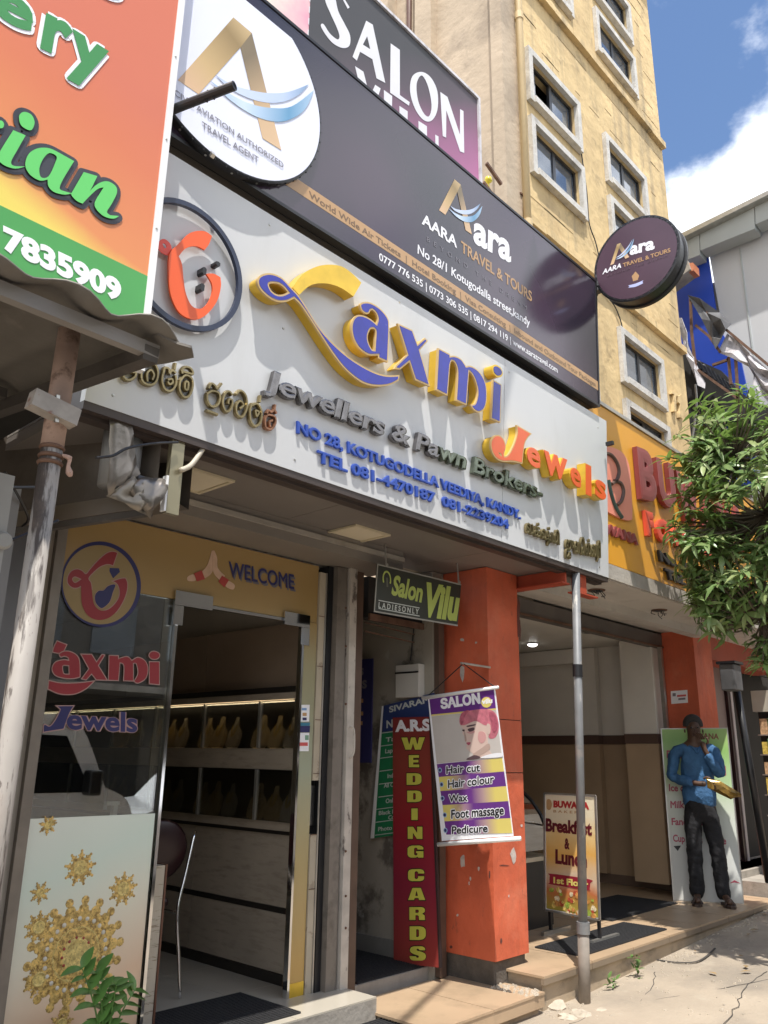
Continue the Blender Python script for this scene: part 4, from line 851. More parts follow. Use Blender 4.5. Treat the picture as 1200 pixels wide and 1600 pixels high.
# shutter rails and corridor
sr = thing('shutter_rails', 'dirty grey and white vertical shutter rails between the jewellery shop and the salon corridor', 'shutter frame', (3.85, 3.9, .1))
def xr(px_, Y=3.84): return PY(px_, 1250, Y).x
part('rail_channel', M['frame'], sr, (xr(505), xr(513), 3.86, 3.98, .1, 2.71)); part('steel_rail', mat('grey_brown_paint', (.20, .175, .15), .5, var=.15, vs=4, dirt=((.06, .05, .04), .6, 8, .5, .7)), sr, (xr(514), xr(529), 3.82, 3.96, .1, 2.71))
part('white_rail', mat('chipped_white', (.50, .46, .41), .55, var=.15, vs=10, dirt=[((.10, .08, .07), .9, 9, .57, .63, (1, 1, .5))]), sr, (xr(532), xr(543), 3.80, 3.90, .1, 2.715))
part('wood_jamb', mat('brown_wood', (.11, .07, .05), .55, var=.2, vs=6), sr, (xr(545), xr(561), 3.84, 4.02, .12, 2.72))
hd = B().tube(cro([PY(546, 1135, 3.79), PY(553, 1140, 3.77), PY(553, 1175, 3.77), PY(546, 1185, 3.79)], 4), .006, 8); hd.build('pull_handle', MC['chipped_white'], sr, smooth=True)
for yk in (950, 1010, 1100, 1330, 1400, 1450): B().lathe(PY(540, yk, 3.799), [(.008, 0), (.006, .006)], 8, (0, -1, 0)).build('rivet', M['rust'], sr)
co_ = thing('salon_corridor', 'narrow stained corridor between the jewellery shop and the orange pillar', 'corridor', (4.3, 4.5, .2))
DW = mat('stained_plaster', (.33, .30, .25), .8, var=.12, vs=2, bump=.4, bs=15, dirt=[((.10, .085, .07), .85, 2.2, .50, .58), ((.42, .40, .36), .7, 5, .62, .68)])
part('corridor_wall', DW, co_, (4.62, 4.745, 3.80, 9, .0, 2.84)); part('far_wall', WALLI, co_, (3.8, 4.745, 8.9, 9, .0, 2.84)); part('near_wall', DW, co_, (3.802, 3.95, 4.03, 9, .0, 2.84))
zl = PY(600, 980, 3.9).z
part('lintel', M['dark'], co_, (4.04, 4.74, 3.90, 4.0, zl+.05, 2.72)); part('lintel_trim', M['rust'], co_, (4.04, 4.74, 3.88, 3.899, zl+.03, zl+.075)); part('corridor_ceiling', M['soffit'], co_, (3.95, 4.62, 4.0, 8.9, 2.55, 2.6))
part('dark_jamb', MC['brown_wood'], co_, (4.635, 4.70, 3.755, 3.798, .13, 2.70)); part('skirting', mat('dirty_skirting', (.2, .19, .17), .7, var=.2), co_, (4.605, 4.619, 3.9, 8.8, .19, .30))
for i in range(7): B().bar((4.06, 3.95, 2.70-i*.06), (4.60, 3.96, 2.68-i*.06), .008).build('grille_bar', M['rust'], co_)
mb = thing('meter_box', 'white electric meter box with a hanging wire on the corridor wall', 'meter box', (4.6, 4.2, 1.7))
CW = PL((4.619, 0, 0), U=(0, -1, 0)); kb = lambda L: q(480, 860, 4, L)
A = CW.px(*kb([(590, 925)])[0]); Bq = CW.px(*kb([(735, 712)])[0])
B().pbox(CW, A[0], Bq[0], A[1], Bq[1], .0, .07).build('box_case', mat('off_white_plastic', (.5, .48, .44), .5, var=.05), mb, bevel=.005)
B().pbox(CW, A[0]+.0, Bq[0], A[1]+.30*(Bq[1]-A[1])+.1, A[1]+.30*(Bq[1]-A[1])+.112, .071, .078).build('cover_seam', M['frame'], mb)
B().tube([CW.at((A[0]+Bq[0])/2, Bq[1]+.03, .03), CW.at((A[0]+Bq[0])/2+.05, Bq[1]+.42, .03)], .005, 6).build('wire', M['frame'], mb)
# sign boards in the corridor
kb5 = lambda L: q(480, 1220, 4, L)
bs = thing('black_notice_board', 'narrow black hanging notice board with worn white letters on the corridor wall', 'sign', (4.6, 4.6, 1.6))
CW2 = PL((4.56, 0, 0), U=(0, -1, 0)); a_ = CW2.px(572, 1030); b_ = CW2.px(581, 1192)
B().pbox(CW2, a_[0]-.20, b_[0], b_[1], a_[1], 0, .012).build('board', NV, bs)
txt(CW2, 'S', *kb([(330, 780), (352, 780), (330, 735)]), .013, .001, M['greyprint'], bs, bold=.05); txt(CW2, 'S', *kb([(342, 865), (372, 862), (342, 812)]), .013, .001, M['greyprint'], bs, bold=.05)
for yk, w_ in ((940, 22), (1020, 22), (1080, 18)): flat(CW2, [CW2.pts(kb([(335, yk-12), (335+w_, yk-12), (335+w_, yk+12), (335, yk+12)]))], .0125, M['tan'], 'mark', bs)
sv = thing('internet_cafe_sign', 'green and navy Sivaram net cafe service list partly hidden by the wedding cards board', 'sign', (4.5, 4.1, 1.2))
SVP = PL((4.60, 4.16, 0), U=(0, -1, .06))
SG = mat('sign_green', (.02, .20, .08), .4, var=.05); SN = mat('sign_navy', (.03, .05, .16), .4, var=.05)
def quadf(pl, L, n, m, name, par, th=.0006): return flat(pl, [pl.pts(L)], n, m, name, par, th=th)
quadf(SVP, kb([(412, 970), (720, 915), (715, 1120), (412, 1130)])+[], .0, SN, 'header_print', sv, th=.008)
quadf(SVP, kb([(408, 1132), (560, 1128)])+kb5([(545, 335), (388, 345)]), .0, SG, 'board', sv, th=.008)
quadf(SVP, kb([(404, 972), (414, 970)])+kb5([(388, 345), (365, 345)]), .009, M['white'], 'edge_trim', sv)
WT = mat('dull_white_print', (.55, .58, .55), .4, var=0)
txt(SVP, 'SIVARAM', *kb([(446, 1015), (695, 970), (442, 978)]), .0095, .0006, WT, sv, bold=.03); txt(SVP, 'NET', *kb([(432, 1110), (535, 1100), (430, 1062)]), .0095, .0006, WT, sv, bold=.03)
for s, yy0, L in (('Tamil', 1195, 0), ('Laptop R', 1265, 0), ('365 Fax', 1335, 50), ('India visa', 1420, 20), ('All Countr', 1478, 0), ('Online A', 1575, 15)):
    txt(SVP, s, *kb([(430+L, yy0), (555, yy0-6), (430+L, yy0-28)]), .0095, .0006, WT, sv, bold=.02)
for s, yy0, L in (('Black Print', 205, 0), ('Colour', 238, 60), ('Photo cop', 305, 0)):
    txt(SVP, s, *kb5([(405+L, yy0), (555, yy0-4), (405+L, yy0-26)]), .0095, .0006, WT, sv, bold=.02)
for yk in (1135, 1215, 1290, 1370, 1450, 1530): quadf(SVP, kb([(405, yk), (560, yk-8), (560, yk-3), (405, yk+5)]), .0088, WT, 'rule_print', sv)
for yk in (165, 245, 325): quadf(SVP, kb5([(392, yk), (560, yk-8), (560, yk-3), (392, yk+5)]), .0088, WT, 'rule_print', sv)
ar = thing('wedding_cards_sign', 'tall red A.R.S WEDDING CARDS board with yellow letters leaning at the corridor entrance', 'sign', (4.5, 3.9, .2))
q0, q1 = PZ(614, 1503, .19), PZ(690, 1513, .19)
ARP = PL((4.50, 0, 0), U=(-.02, -1, 0))
ard = grad('red_board_print', (0, 0, .2), (0, 0, 1.8), [(0, (.28, .045, .035)), (.3, (.24, .022, .045)), (.55, (.30, .02, .03)), (.8, (.26, .05, .035)), (1, (.22, .03, .03))], .35, .1)
cn4 = kb([(545, 1045), (778, 1040)])+kb5([(842, 1165), (552, 1135)])
quadf(ARP, cn4, .0, ard, 'board', ar, th=.018)
quadf(ARP, kb([(772, 1040), (782, 1040)])+kb5([(846, 1166), (836, 1164)]), .0, mat('dark_board_edge', (.03, .02, .02), .5), 'board_edge', ar, th=.021)
YL = mat('yellow_green_print', (.60, .58, .09), .4, var=.04); txt(ARP, 'A.R.S', *kb([(550, 1135), (770, 1128), (548, 1062)]), .02, .0008, M['print_white'], ar, bold=.05)
rows = [('W', kb, 585, 740, 1250, 1165), ('E', kb, 632, 705, 1360, 1275), ('D', kb, 618, 718, 1470, 1388), ('D', kb, 622, 720, 1578, 1497), ('I', kb5, 648, 694, 250, 168), ('N', kb5, 625, 724, 368, 283), ('G', kb5, 624, 730, 485, 400), ('C', kb5, 627, 735, 632, 548), ('A', kb5, 627, 742, 750, 665), ('R', kb5, 635, 740, 875, 785), ('D', kb5, 637, 745, 1000, 905), ('S', kb5, 637, 745, 1128, 1030)]
for s, f, x0, x1, y0, y1 in rows:
    block(ARP, s, x0+3, x1-3, y0-4, y1+4, f, .0190, M['black'], 'lettering', ar, off=.0045); block(ARP, s, x0+3, x1-3, y0-4, y1+4, f, .0205, YL, 'lettering', ar, off=-.0008)
# ================================================================== orange pillars, support post, restaurant front
WH_SOF = mat('white_soffit', (.52, .49, .45), .6, var=.08, vs=2, dirt=((.2, .17, .14), .5, 3, .55, .75))
op = thing('orange_pillar', 'wide orange painted pillar with scuffs between the salon corridor and the restaurant', 'pillar', (4.95, 3.6, .25))
for z0, z1 in ((.262, 1.408), (1.414, 1.766), (1.772, 2.84)): part('pillar_face', M['paint_or'], op, (4.752, 5.14, 3.4, 3.80, z0, z1))
part('joint_groove', mat('groove_dark', (.08, .03, .02), .7), op, (4.757, 5.135, 3.405, 3.79, 1.400, 1.776)); part('pillar_foot', mat('grimy_foot', (.10, .085, .07), .9, var=.3, vs=9, bump=1, bs=30), op, (4.76, 5.12, 3.42, 3.80, .105, .261))
PFX = PL((4.7505, 0, 0), U=(0, -1, 0)); PFY = PL((0, 3.3985, 0)); r_ = random.Random(14)
CHIP = mat('bare_plaster_chip', (.50, .44, .40), .8, var=.2, vs=30); SMU = mat('dark_scuff', (.12, .04, .03), .8)
for pl_, x, y, w_, h_, mm in ((PFX, 723, 1345, 5, 13, CHIP), (PFY, 802, 1338, 5, 14, CHIP), (PFX, 748, 1357, 2, 5, CHIP), (PFX, 735, 1373, 1.5, 4, CHIP), (PFX, 733, 1380, 1, 4, CHIP), (PFX, 765, 1367, 1.5, 9, SMU), (PFY, 788, 1352, 8, 1, SMU), (PFY, 810, 960, 3, 42, SMU), (PFY, 812, 985, 2, 20, SMU), (PFX, 722, 1000, 4, 3, CHIP), (PFX, 744, 1004, 2, 2, CHIP), (PFX, 722, 1050, 4, 16, CHIP), (PFX, 705, 1480, 3, 3, SMU), (PFY, 783, 1470, 2, 5, SMU), (PFY, 795, 1400, 1, 3, CHIP), (PFY, 815, 1290, 2, 3, CHIP), (PFX, 715, 1430, 2, 3, CHIP)):
    P_ = [(x+w_*math.cos(a)*r_.uniform(.55, 1.1), y+h_*math.sin(a)*r_.uniform(.55, 1.1)) for a in [k*.7 for k in range(9)]]; flat(pl_, [pl_.pts(P_)], .0, mm, 'chip_patch', op, th=.0008)
PRED = mat('red_oxide_beam', (.40, .07, .035), .5, var=.12)
bm_ = thing('red_beam', 'red painted steel beam under the canopy running from the orange pillar out to the post', 'beam', (5.2, 3.2, 2.8))
part('beam_web', PRED, bm_, (5.17, 5.19, 3.0, 3.9, 2.745, 2.84)); part('beam_flange', PRED, bm_, (5.13, 5.23, 3.0, 3.9, 2.733, 2.744)); part('beam_flange', PRED, bm_, (5.19, 5.85, 3.9, 3.96, 2.72, 2.84))
part('beam_end', PRED, bm_, (5.36, 5.45, 2.985, 3.06, 2.70, 2.84)); part('beam_foot', PRED, bm_, (5.30, 5.62, 2.985, 3.06, 2.688, 2.699))
ps = thing('support_post', 'grey steel support post standing on the pavement in front of the restaurant', 'post', (5.26, 3.07, 0))
PG = mat('grey_post_paint', (.16, .165, .17), .5, var=.15, vs=8, dirt=[((.4, .38, .34), .8, 8, .6, .64, (1, 1, .3)), ((.42, .34, .27), .6, 3, .55, .7)])
a_, b_ = Vector((5.265, 3.07, -.02)), Vector((5.30, 2.985, 2.83))
B().tube([a_.lerp(b_, .155), b_], .030, 16).build('upper_tube', PG, ps, smooth=True); B().tube([a_, a_.lerp(b_, .16)], .038, 16).build('lower_tube', mat('dusty_post', (.22, .19, .16), .7, var=.25, vs=9), ps, smooth=True)
B().tube([a_.lerp(b_, .15), a_.lerp(b_, .175)], .044, 16).build('collar', PG, ps); B().tube([a_.lerp(b_, .735), a_.lerp(b_, .765)], .036, 16).build('clamp', M['frame'], ps)
o2 = thing('orange_pillar', 'orange pillar with a small white notice, behind the man and the green menu board', 'pillar', (9.0, 3.7, .2))
part('pillar_face', M['paint_or'], o2, (8.74, 9.22, 3.55, 3.9, .2, 2.878)); p = PX(1060, 1088, 8.735)
NP = PL((8.7385, 0, 0), U=(0, -1, 0)); flat(NP, [NP.pts([(1048, 1080), (1074, 1078), (1075, 1098), (1049, 1100)])], 0, M['print_white'], 'notice', o2, th=.001)
flat(NP, [NP.pts([(1051, 1083), (1056, 1083), (1056, 1088), (1051, 1088)])], .0015, M['greyprint'], 'notice_print', o2); flat(NP, [NP.pts([(1058, 1086), (1072, 1085), (1072, 1088), (1058, 1089)])], .0015, mat('red_print', (.6, .1, .1)), 'notice_print', o2); flat(NP, [NP.pts([(1060, 1091), (1071, 1090), (1071, 1093), (1060, 1094)])], .0015, M['greyprint'], 'notice_print', o2)
part('beam_red', PRED, o2, (9.22, 11.5, 3.6, 3.9, 2.62, 2.878))
# concrete canopy of the restaurant
rc = thing('restaurant_canopy', 'weathered concrete canopy edge and pale soffit under the orange restaurant sign', 'canopy', (7.4, 3.4, 2.9))
for i in range(4):
    x0 = 5.80+i*.9; part('canopy_slab', M['conc'], rc, (x0, x0+.897, 2.985, 3.2, 2.88, 3.0))
part('canopy_slab', M['conc'], rc, (9.4, 12, 2.985, 3.2, 2.88, 3.0))
part('soffit', WH_SOF, rc, (5.80, 12, 3.0, 3.9, 2.872, 2.879)); part('canopy_top', M['conc'], rc, (5.8, 12, 3.2, 4.18, 2.88, 2.98))
part('soffit_beam', WH_SOF, rc, (5.25, 8.8, 3.44, 3.56, 2.792, 2.871)); part('header_beam', mat('dark_header', (.12, .105, .095), .6, var=.2), rc, (5.15, 8.9, 3.90, 3.98, 2.70, 2.85)); part('header_trim', M['rust'], rc, (5.15, 8.9, 3.885, 3.899, 2.70, 2.72))
for (x, y) in ((932, 922), (1030, 953), (1104, 976), (1018, 963)):
    p = PZ(x, y, 2.871)
    t = thing('ceiling_socket', {932: 'broken ceiling socket with loose wires nearest the support post', 1030: 'broken dark ceiling socket in the middle of the restaurant soffit', 1104: 'oval dark ceiling socket near the leaves', 1018: 'small wire hook on the restaurant soffit beam'}[x], 'socket', tuple(p))
    if x != 1018: B().lathe(p-Vector((0, 0, .008)), [(.07, .0), (.075, .007)], 18).build('socket_ring', M['rust'], t); B().lathe(p-Vector((0, 0, .012)), [(.05, .0), (.055, .003)], 18).build('socket_hole', M['frame'], t)
    r_ = random.Random(x)
    for k in range(5 if x < 1035 else 2): 
        q0 = p+Vector((r_.uniform(-.08, .08), r_.uniform(-.05, .05), -.01)); B().tube(cro([q0, q0+Vector((r_.uniform(-.07, .07), 0, -.03)), q0+Vector((r_.uniform(-.1, .1), 0, -.015-r_.uniform(0, .05)))], 4), .004, 5).build('loose_wire', M['frame'], t)
rs = thing('restaurant_hall', 'restaurant entrance hall with white and tan walls split by a brown rail', 'shop interior', (7, 5, .2))
WHI = mat('hall_white_wall', (.70, .67, .61), .5, var=.05); TAN = mat('hall_tan_wall', (.42, .30, .19), .5, var=.06); BRN = mat('brown_rail', (.10, .06, .045), .5)
part('upper_wall', WHI, rs, (8.95, 9.05, 3.9, 9, 1.785, 2.80)); part('wall_rail', BRN, rs, (8.935, 9.05, 3.9, 9, 1.685, 1.783)); part('lower_wall', TAN, rs, (8.95, 9.05, 3.9, 9, .2, 1.683)); part('floor_trim', mat('hall_skirting', (.16, .11, .08), .5), rs, (8.93, 8.949, 3.9, 9, .2, .30))
for y0, y1, dx in ((3.95, 4.32, .40), (4.80, 5.02, .10)):
    part('pilaster_upper', WHI, rs, (8.95-dx, 8.934, y0, y1, 1.785, 2.79)); part('pilaster_rail', BRN, rs, (8.935-dx, 8.933, y0-.005, y1+.005, 1.685, 1.783)); part('pilaster_lower', TAN, rs, (8.95-dx, 8.934, y0, y1, .31, 1.683))
part('back_wall', WHI, rs, (5.0, 9.05, 9, 9.1, .2, 2.80)); part('left_wall', TAN, rs, (4.76, 5.0, 3.82, 9, .2, 2.80)); part('hall_ceiling', WHI, rs, (4.76, 9.05, 3.98, 9, 2.80, 2.87)); part('cornice', WHI, rs, (8.80, 8.949, 5.05, 9, 2.62, 2.79)); part('door_rail_post', M['alu'], rs, (8.60, 8.64, 3.86, 3.90, .2, 2.7))
p = PZ(832, 1006, 2.79); hl = thing('hall_downlight', 'lit white spotlight in the restaurant hall ceiling', 'ceiling light', tuple(p))
B().lathe(p-Vector((0, 0, .03)), [(.03, 0), (.05, .01), (.055, .028)], 18).build('lens', emis('lit_hall_light', (1, .97, .92), 6), hl, smooth=True); B().lathe(p-Vector((0, 0, .008)), [(.056, 0), (.075, .007)], 20).build('ring', M['white'], hl)
for (x, y) in ((872, 970), (920, 988)):
    p = PZ(x, y, 2.79); t = thing('ceiling_spot', 'unlit flush ceiling spot '+('left' if x < 900 else 'right')+' of the support post', 'ceiling light', tuple(p)); B().lathe(p-Vector((0, 0, .006)), [(.07, 0), (.08, .005)], 18).build('ring', M['alu'], t); B().lathe(p-Vector((0, 0, .009)), [(.05, 0), (.055, .002)], 18).build('lens', M['frame'], t)
dc_ = thing('display_case', 'dark arched glass food display case just behind the orange pillar', 'display case', (6.0, 4.3, .2))
prof = [(6.2, 4.02, .2), (6.2, 4.02, .75)]
arc = [(4.0, .78)]+[(4.0+.75*(1-math.cos(t*math.pi/2/7)), .78+.60*math.sin(t*math.pi/2/7)) for t in range(1, 8)]
b = B(); b.tube([(6.42, y, z) for y, z in arc], .016, 6); b.tube([(5.5, y, z) for y, z in arc], .016, 6); b.build('arch_frame', M['frame'], dc_)
b = B(); b.grid(lambda u, v: (5.52+.88*u, arc[min(7, int(v*7))][0]+.002, arc[min(7, int(v*7))][1]), 1, 7); b.build('curved_glass', GL, dc_, smooth=True)
part('case_body', M['frame'], dc_, (5.5, 6.43, 4.0, 4.8, .2, .70)); part('case_ledge', mat('cream_ledge', (.5, .44, .33), .3), dc_, (5.48, 6.45, 3.97, 4.8, .703, .735)); part('case_back', mat('case_mirror', (.25, .27, .28), .15, metal=.6), dc_, (5.5, 6.43, 4.78, 4.8, .74, 1.38))
part('case_shelf', M['alu'], dc_, (5.5, 6.42, 4.15, 4.75, .98, .99))
# ================================================================== restaurant fascia sign
rf = thing('restaurant_sign', 'long amber restaurant fascia with maroon BUWANA and red FOODS raised letters', 'shop sign', (7.5, 3.0, 3.0))
AMB = mat('amber_panel', (.70, .33, .035), .3, var=.05, vs=1.5); part('panel', AMB, rf, (5.70, 7.82, 3.0, 3.06, 3.012, 4.39)); part('panel', AMB, rf, (7.824, 9.95, 3.0, 3.06, 3.012, 4.39)); part('panel', AMB, rf, (9.954, 12.0, 3.0, 3.06, 3.012, 4.39)); part('top_trim', M['alu'], rf, (5.70, 12.0, 2.985, 3.07, 4.392, 4.425))
MAR = mat('maroon_letter', (.24, .05, .05), .35, var=.05); REDL = mat('red_letter', (.72, .09, .045), .35, var=.05); PNK = mat('pink_panel', (.78, .28, .20), .35, var=.03)
kf = lambda L: q(900, 600, 4, L)
def fit(s, bl, br, tl, m, bold, th=.05, f=kf, font=None): 
    bl, br, tl = f([bl, br, tl]); return txt(BUW, s, bl, br, tl, .004, th, m, rf, bold=bold, font=font, fit='box', name='letter')
fit('B', (412, 715), (517, 745), (382, 388), MAR, .06); fit('U', (535, 752), (640, 790), (503, 455), MAR, .06)
uB = BUW.px(*kf([(415, 715)])[0], .05); uU = BUW.px(*kf([(640, 790)])[0], .05); wl = (uU[0]-uB[0])/2
v0_, v1_ = uB[1], BUW.px(*kf([(382, 388)])[0], .05)[1]
x = uU[0]+.03
for s, k in (('W', 1.35), ('A', 1.05), ('N', 1), ('A', 1.05)): txt(BUW, s, (x, v0_), (x+wl*k*.95, v0_), (x, v1_), .004, .05, MAR, rf, bold=.06, fit='box', name='letter', uv=True); x += wl*k+.03
fit('F', (450, 945), (500, 960), (432, 787), REDL, .08, .035); fit('O', (510, 975), (592, 1000), (505, 830), REDL, .08, .035); fit('O', (605, 1005), (690, 1035), (600, 875), REDL, .08, .035)
uF = BUW.px(*kf([(690, 1035)])[0], .035); vF = BUW.px(*kf([(600, 875)])[0], .035)[1]
txt(BUW, 'D', (uF[0]+.05, uF[1]), (uF[0]+.33, uF[1]), (uF[0]+.05, vF), .004, .035, REDL, rf, bold=.08, fit='box', name='letter', uv=True); txt(BUW, 'S', (uF[0]+.39, uF[1]), (uF[0]+.66, uF[1]), (uF[0]+.39, vF), .004, .035, REDL, rf, bold=.08, fit='box', name='letter', uv=True)
def rlet(s, bl, w, tl, m, bold): letters(BUW, s, *kf([bl]), None, *kf([tl]), .004, .025, m, rf, bold=bold, w=w)
rlet('No. 28, Kotugodella', (530, 1105), 2.1, (517, 1035), M['black'], .06); rlet('Tel. 081 2224', (572, 1215), 1.5, (560, 1150), M['black'], .06)
PB = [(180, 395), (240, 400), (300, 440), (335, 520), (345, 650), (352, 760), (352, 848, c), (320, 852), (270, 835), (180, 790), (60, 740), (60, 420)]
shape(BUW, [cr(BUW.pts(kf(PB), .02))], .003, .02, PNK, 'emblem_panel', rf)
for L in ([(160, 430), (215, 440), (255, 490), (270, 550), (255, 600), (225, 625)], [(240, 605), (280, 620), (298, 670), (285, 730), (262, 755)], [(205, 600), (220, 680), (250, 770), (290, 835)]):
    uv = BUW.pts(kf(L), .03); B().tube(cro([BUW.at(u, v, .025) for u, v in uv], 5), .016, 6, 1.2, fn=BUW.N).build('emblem_stroke', mat('dark_teal', (.03, .07, .06), .4) if L[0][0] == 205 else MC['brown_rail'], rf)
letters(BUW, 'BUWANA', *kf([(100, 900), (388, 1005), (100, 832)]), .004, .02, MAR, rf, bold=.06)
# ================================================================== yellow building
def wall_open(pl, u0, u1, v0, v1, ops, dep, sides=True):
    us = sorted({u0, u1} | {o[i] for o in ops for i in (0, 1)}); vs = sorted({v0, v1} | {o[i] for o in ops for i in (2, 3)}); b = B(); idx = {}
    def V(i, j):
        if (i, j) not in idx: idx[i, j] = len(b.v); b.v.append(tuple(pl.at(us[i], vs[j])))
        return idx[i, j]
    for i in range(len(us)-1):
        for j in range(len(vs)-1):
            cu, cv = (us[i]+us[i+1])/2, (vs[j]+vs[j+1])/2
            if any(o[0] < cu < o[1] and o[2] < cv < o[3] for o in ops): continue
            b.f.append((V(i, j), V(i+1, j), V(i+1, j+1), V(i, j+1)))
    for o in ops:
        P = [(o[0], o[2]), (o[1], o[2]), (o[1], o[3]), (o[0], o[3])]
        for k in range(4):
            a, c2 = P[k], P[(k+1) % 4]; b.add([pl.at(*a), pl.at(*c2), pl.at(*c2, -dep), pl.at(*a, -dep)], [(0, 1, 2, 3)])
    return b
yb = thing('yellow_building', 'tall weathered yellow building with white framed windows rising behind the signs', 'building', (8.7, 6, 0))
YM = mat('yellow_render', (.62, .46, .235), .85, var=.16, vs=1.6, bump=1.7, bs=7, dirt=[((.44, .31, .16), .55, 2.5, .5, .7), ((.36, .27, .16), .7, 9, .62, .70, (1, 1, .25)), ((.20, .17, .12), .75, 1.0, .50, .72, (3, 3, .2)), ((.30, .22, .12), .6, 3.5, .56, .66), ((.66, .52, .30), .5, 6, .58, .7)])
BG_ = mat('beige_stained_render', (.46, .37, .27), .85, var=.15, vs=.9, bump=1.2, bs=9, dirt=[((.30, .24, .18), .7, 1.5, .5, .66), ((.17, .14, .11), .5, 3, .6, .75, (1, 1, .4)), ((.58, .50, .38), .5, 2.2, .6, .7)])
SUR = mat('white_window_surround', (.56, .54, .50), .75, var=.12, vs=8, bump=.6, bs=40, dirt=[((.20, .18, .16), .75, 3.2, .55, .72, (1, 1, .5)), ((.3, .27, .22), .5, 14, .55, .7)])
rows_ = [(.84, 1.03), (1.088, 1.27), (1.555, 1.745), (1.803, 1.99), (2.335, 2.525), (2.585, 2.775), (3.08, 3.27), (3.33, 3.52)]
cols_ = [(6.90, 8.16), (8.83, 10.11)]
ops = []
for c0, c1 in cols_:
    for r0, r1 in rows_: ops.append((c0+.095, c1-.095, 1.5+4.2*r0+.085, 1.5+4.2*r1-.08))
YZ = 17.5
wall_open(YEL, 6.42, 10.92, 3.0, YZ, ops, .16).build('front_wall', YM, yb)
part('side_wall', BG_, yb, (6.38, 6.418, 4.30, 12, 3.0, YZ)); part('corner_pilaster', BG_, yb, (6.30, 6.60, 4.125, 4.28, 3.0, YZ)); part('side_wall', YM, yb, (10.921, 10.96, 4.201, 12, 2.9, YZ)); part('dark_core', M['dark'], yb, (6.46, 10.88, 4.75, 11.9, 3.0, YZ-.1)); part('roof', M['conc'], yb, (6.3, 11, 4.1, 12, YZ+.001, YZ+.25))
part('side_pilaster', BG_, yb, (6.26, 6.379, 5.15, 5.42, 3, YZ)); part('side_pilaster', BG_, yb, (6.20, 6.379, 5.85, 6.3, 3, YZ))
for z in (1.5+4.2*2.264, 1.5+4.2*1.39, 1.5+4.2*3.02):
    b = B(); n = 9
    for i in range(n):
        x0 = 6.62+i*(10.95-6.62)/n; x1 = 6.62+(i+1)*(10.95-6.62)/n-.004; b.box(x0, x1, 4.12+random.uniform(0, .008), 4.199, z-.075+random.uniform(-.01, .01), z+.03)
    b.build('ledge_trim', YM, yb)
AG = mat('window_glass_dark', (.10, .12, .145), .04, var=.35, vs=.7, spec=1., coat=1.); BF = mat('black_window_frame', (.02, .022, .026), .35)
for n_, (a, b2, z0, z1) in enumerate(ops):
    if z0 > 16: continue
    su = B(); e = .09
    f = part('window_frame', BF, yb, (a, a+.04, 4.235, 4.27, z0, z1), (b2-.04, b2, 4.235, 4.27, z0, z1), (a+.04, b2-.04, 4.235, 4.27, z0, z0+.04), (a+.04, b2-.04, 4.235, 4.27, z1-.04, z1), ((a+b2)/2-.03, (a+b2)/2+.03, 4.23, 4.27, z0+.04, z1-.04))
    for s, (p0_, p1_) in enumerate(((a+.041, (a+b2)/2-.031), ((a+b2)/2+.031, b2-.041))):
        if (n_*2+s) % 5 == 1: part('window_pane', AG, f, (p0_, p0_+(p1_-p0_)*.4, 4.262, 4.268, z0+.04, z1-.04))
        else: part('window_pane', AG, f, (p0_, p1_, 4.246+.01*s, 4.252+.01*s, z0+.04, z1-.04))
    part('window_surround', SUR, yb, (a-e, a-.002, 4.14, 4.198, z0-e, z1+e), (b2+.002, b2+e, 4.14, 4.198, z0-e, z1+e), (a-.001, b2+.001, 4.14, 4.198, z1+.002, z1+e), (a-.001, b2+.001, 4.12, 4.198, z0-e, z0-.002))
# faint block joints in a darker render colour
b = B(); rj = random.Random(11)
for k in range(330):
    x = rj.uniform(6.7, 10.7); z = 3.2+.30*rj.randint(0, 44); L = rj.uniform(.12, .5)
    if any(o[0]-.3 < x+L and x < o[1]+.3 and o[2]-.2 < z < o[3]+.2 for o in ops): continue
    b.box(x, min(x+L, 10.88), 4.196, 4.1995, z, z+.008)
b.build('joint_pattern', mat('joint_line_render', (.48, .35, .19), .9), yb, kind='stuff')
yp = thing('drain_pipe', 'cream drain pipe running down the left corner of the yellow building', 'pipe', (6.6, 4.05, 3))
CP = mat('cream_pipe', (.60, .45, .24), .5, var=.08)
B().tube([(6.605, 4.07, 4.2), (6.605, 4.07, YZ)], .042, 14).build('pipe', CP, yp, smooth=True)
for z in (5.0, 7.05, 9.95, 12.9): B().tube([(6.605, 4.07, z), (6.605, 4.07, z+.10)], .052, 14).build('pipe_collar', CP, yp)
for z in (7.5, 10.6): B().bar((6.55, 4.12, z), (6.66, 4.12, z), .02).build('pipe_clip', M['rust'], yp)
yp2 = thing('drain_pipe', 'thin brown drain pipe on the beige side wall above the salon board', 'pipe', (6.3, 5.6, 5)); B().tube([(6.30, 5.55, 5), (6.30, 5.55, YZ)], .035, 12).build('pipe', mat('brown_pipe', (.14, .07, .05), .5), yp2, smooth=True)
wr = thing('wall_cable', 'thin black cable hanging down the front of the yellow building between the windows', 'cable', (8.4, 4.1, 6))
B().tube(cro([YEL.at(*YEL.px(x, y), .025) for x, y in ((905, 235), (914, 300), (918, 350), (928, 380), (934, 410), (936, 450), (958, 480), (970, 515), (973, 560))], 5), .008, 5).build('cable', M['frame'], wr)
gl = thing('wall_monogram', 'worn raised plaster letters near the right edge of the yellow building', 'emblem', (10.5, 4.2, 4.2))
kk = lambda L: q(900, 300, 4, L)
for L in ([(580, 1250), (620, 1268), (618, 1285), (605, 1280), (606, 1380), (592, 1375), (592, 1270), (580, 1265)], [(615, 1285), (640, 1270), (652, 1300), (645, 1420), (628, 1412), (630, 1330), (618, 1320)]): shape(YEL, [YEL.pts(kk(L))], .003, .05, YM, 'raised_letter', gl)
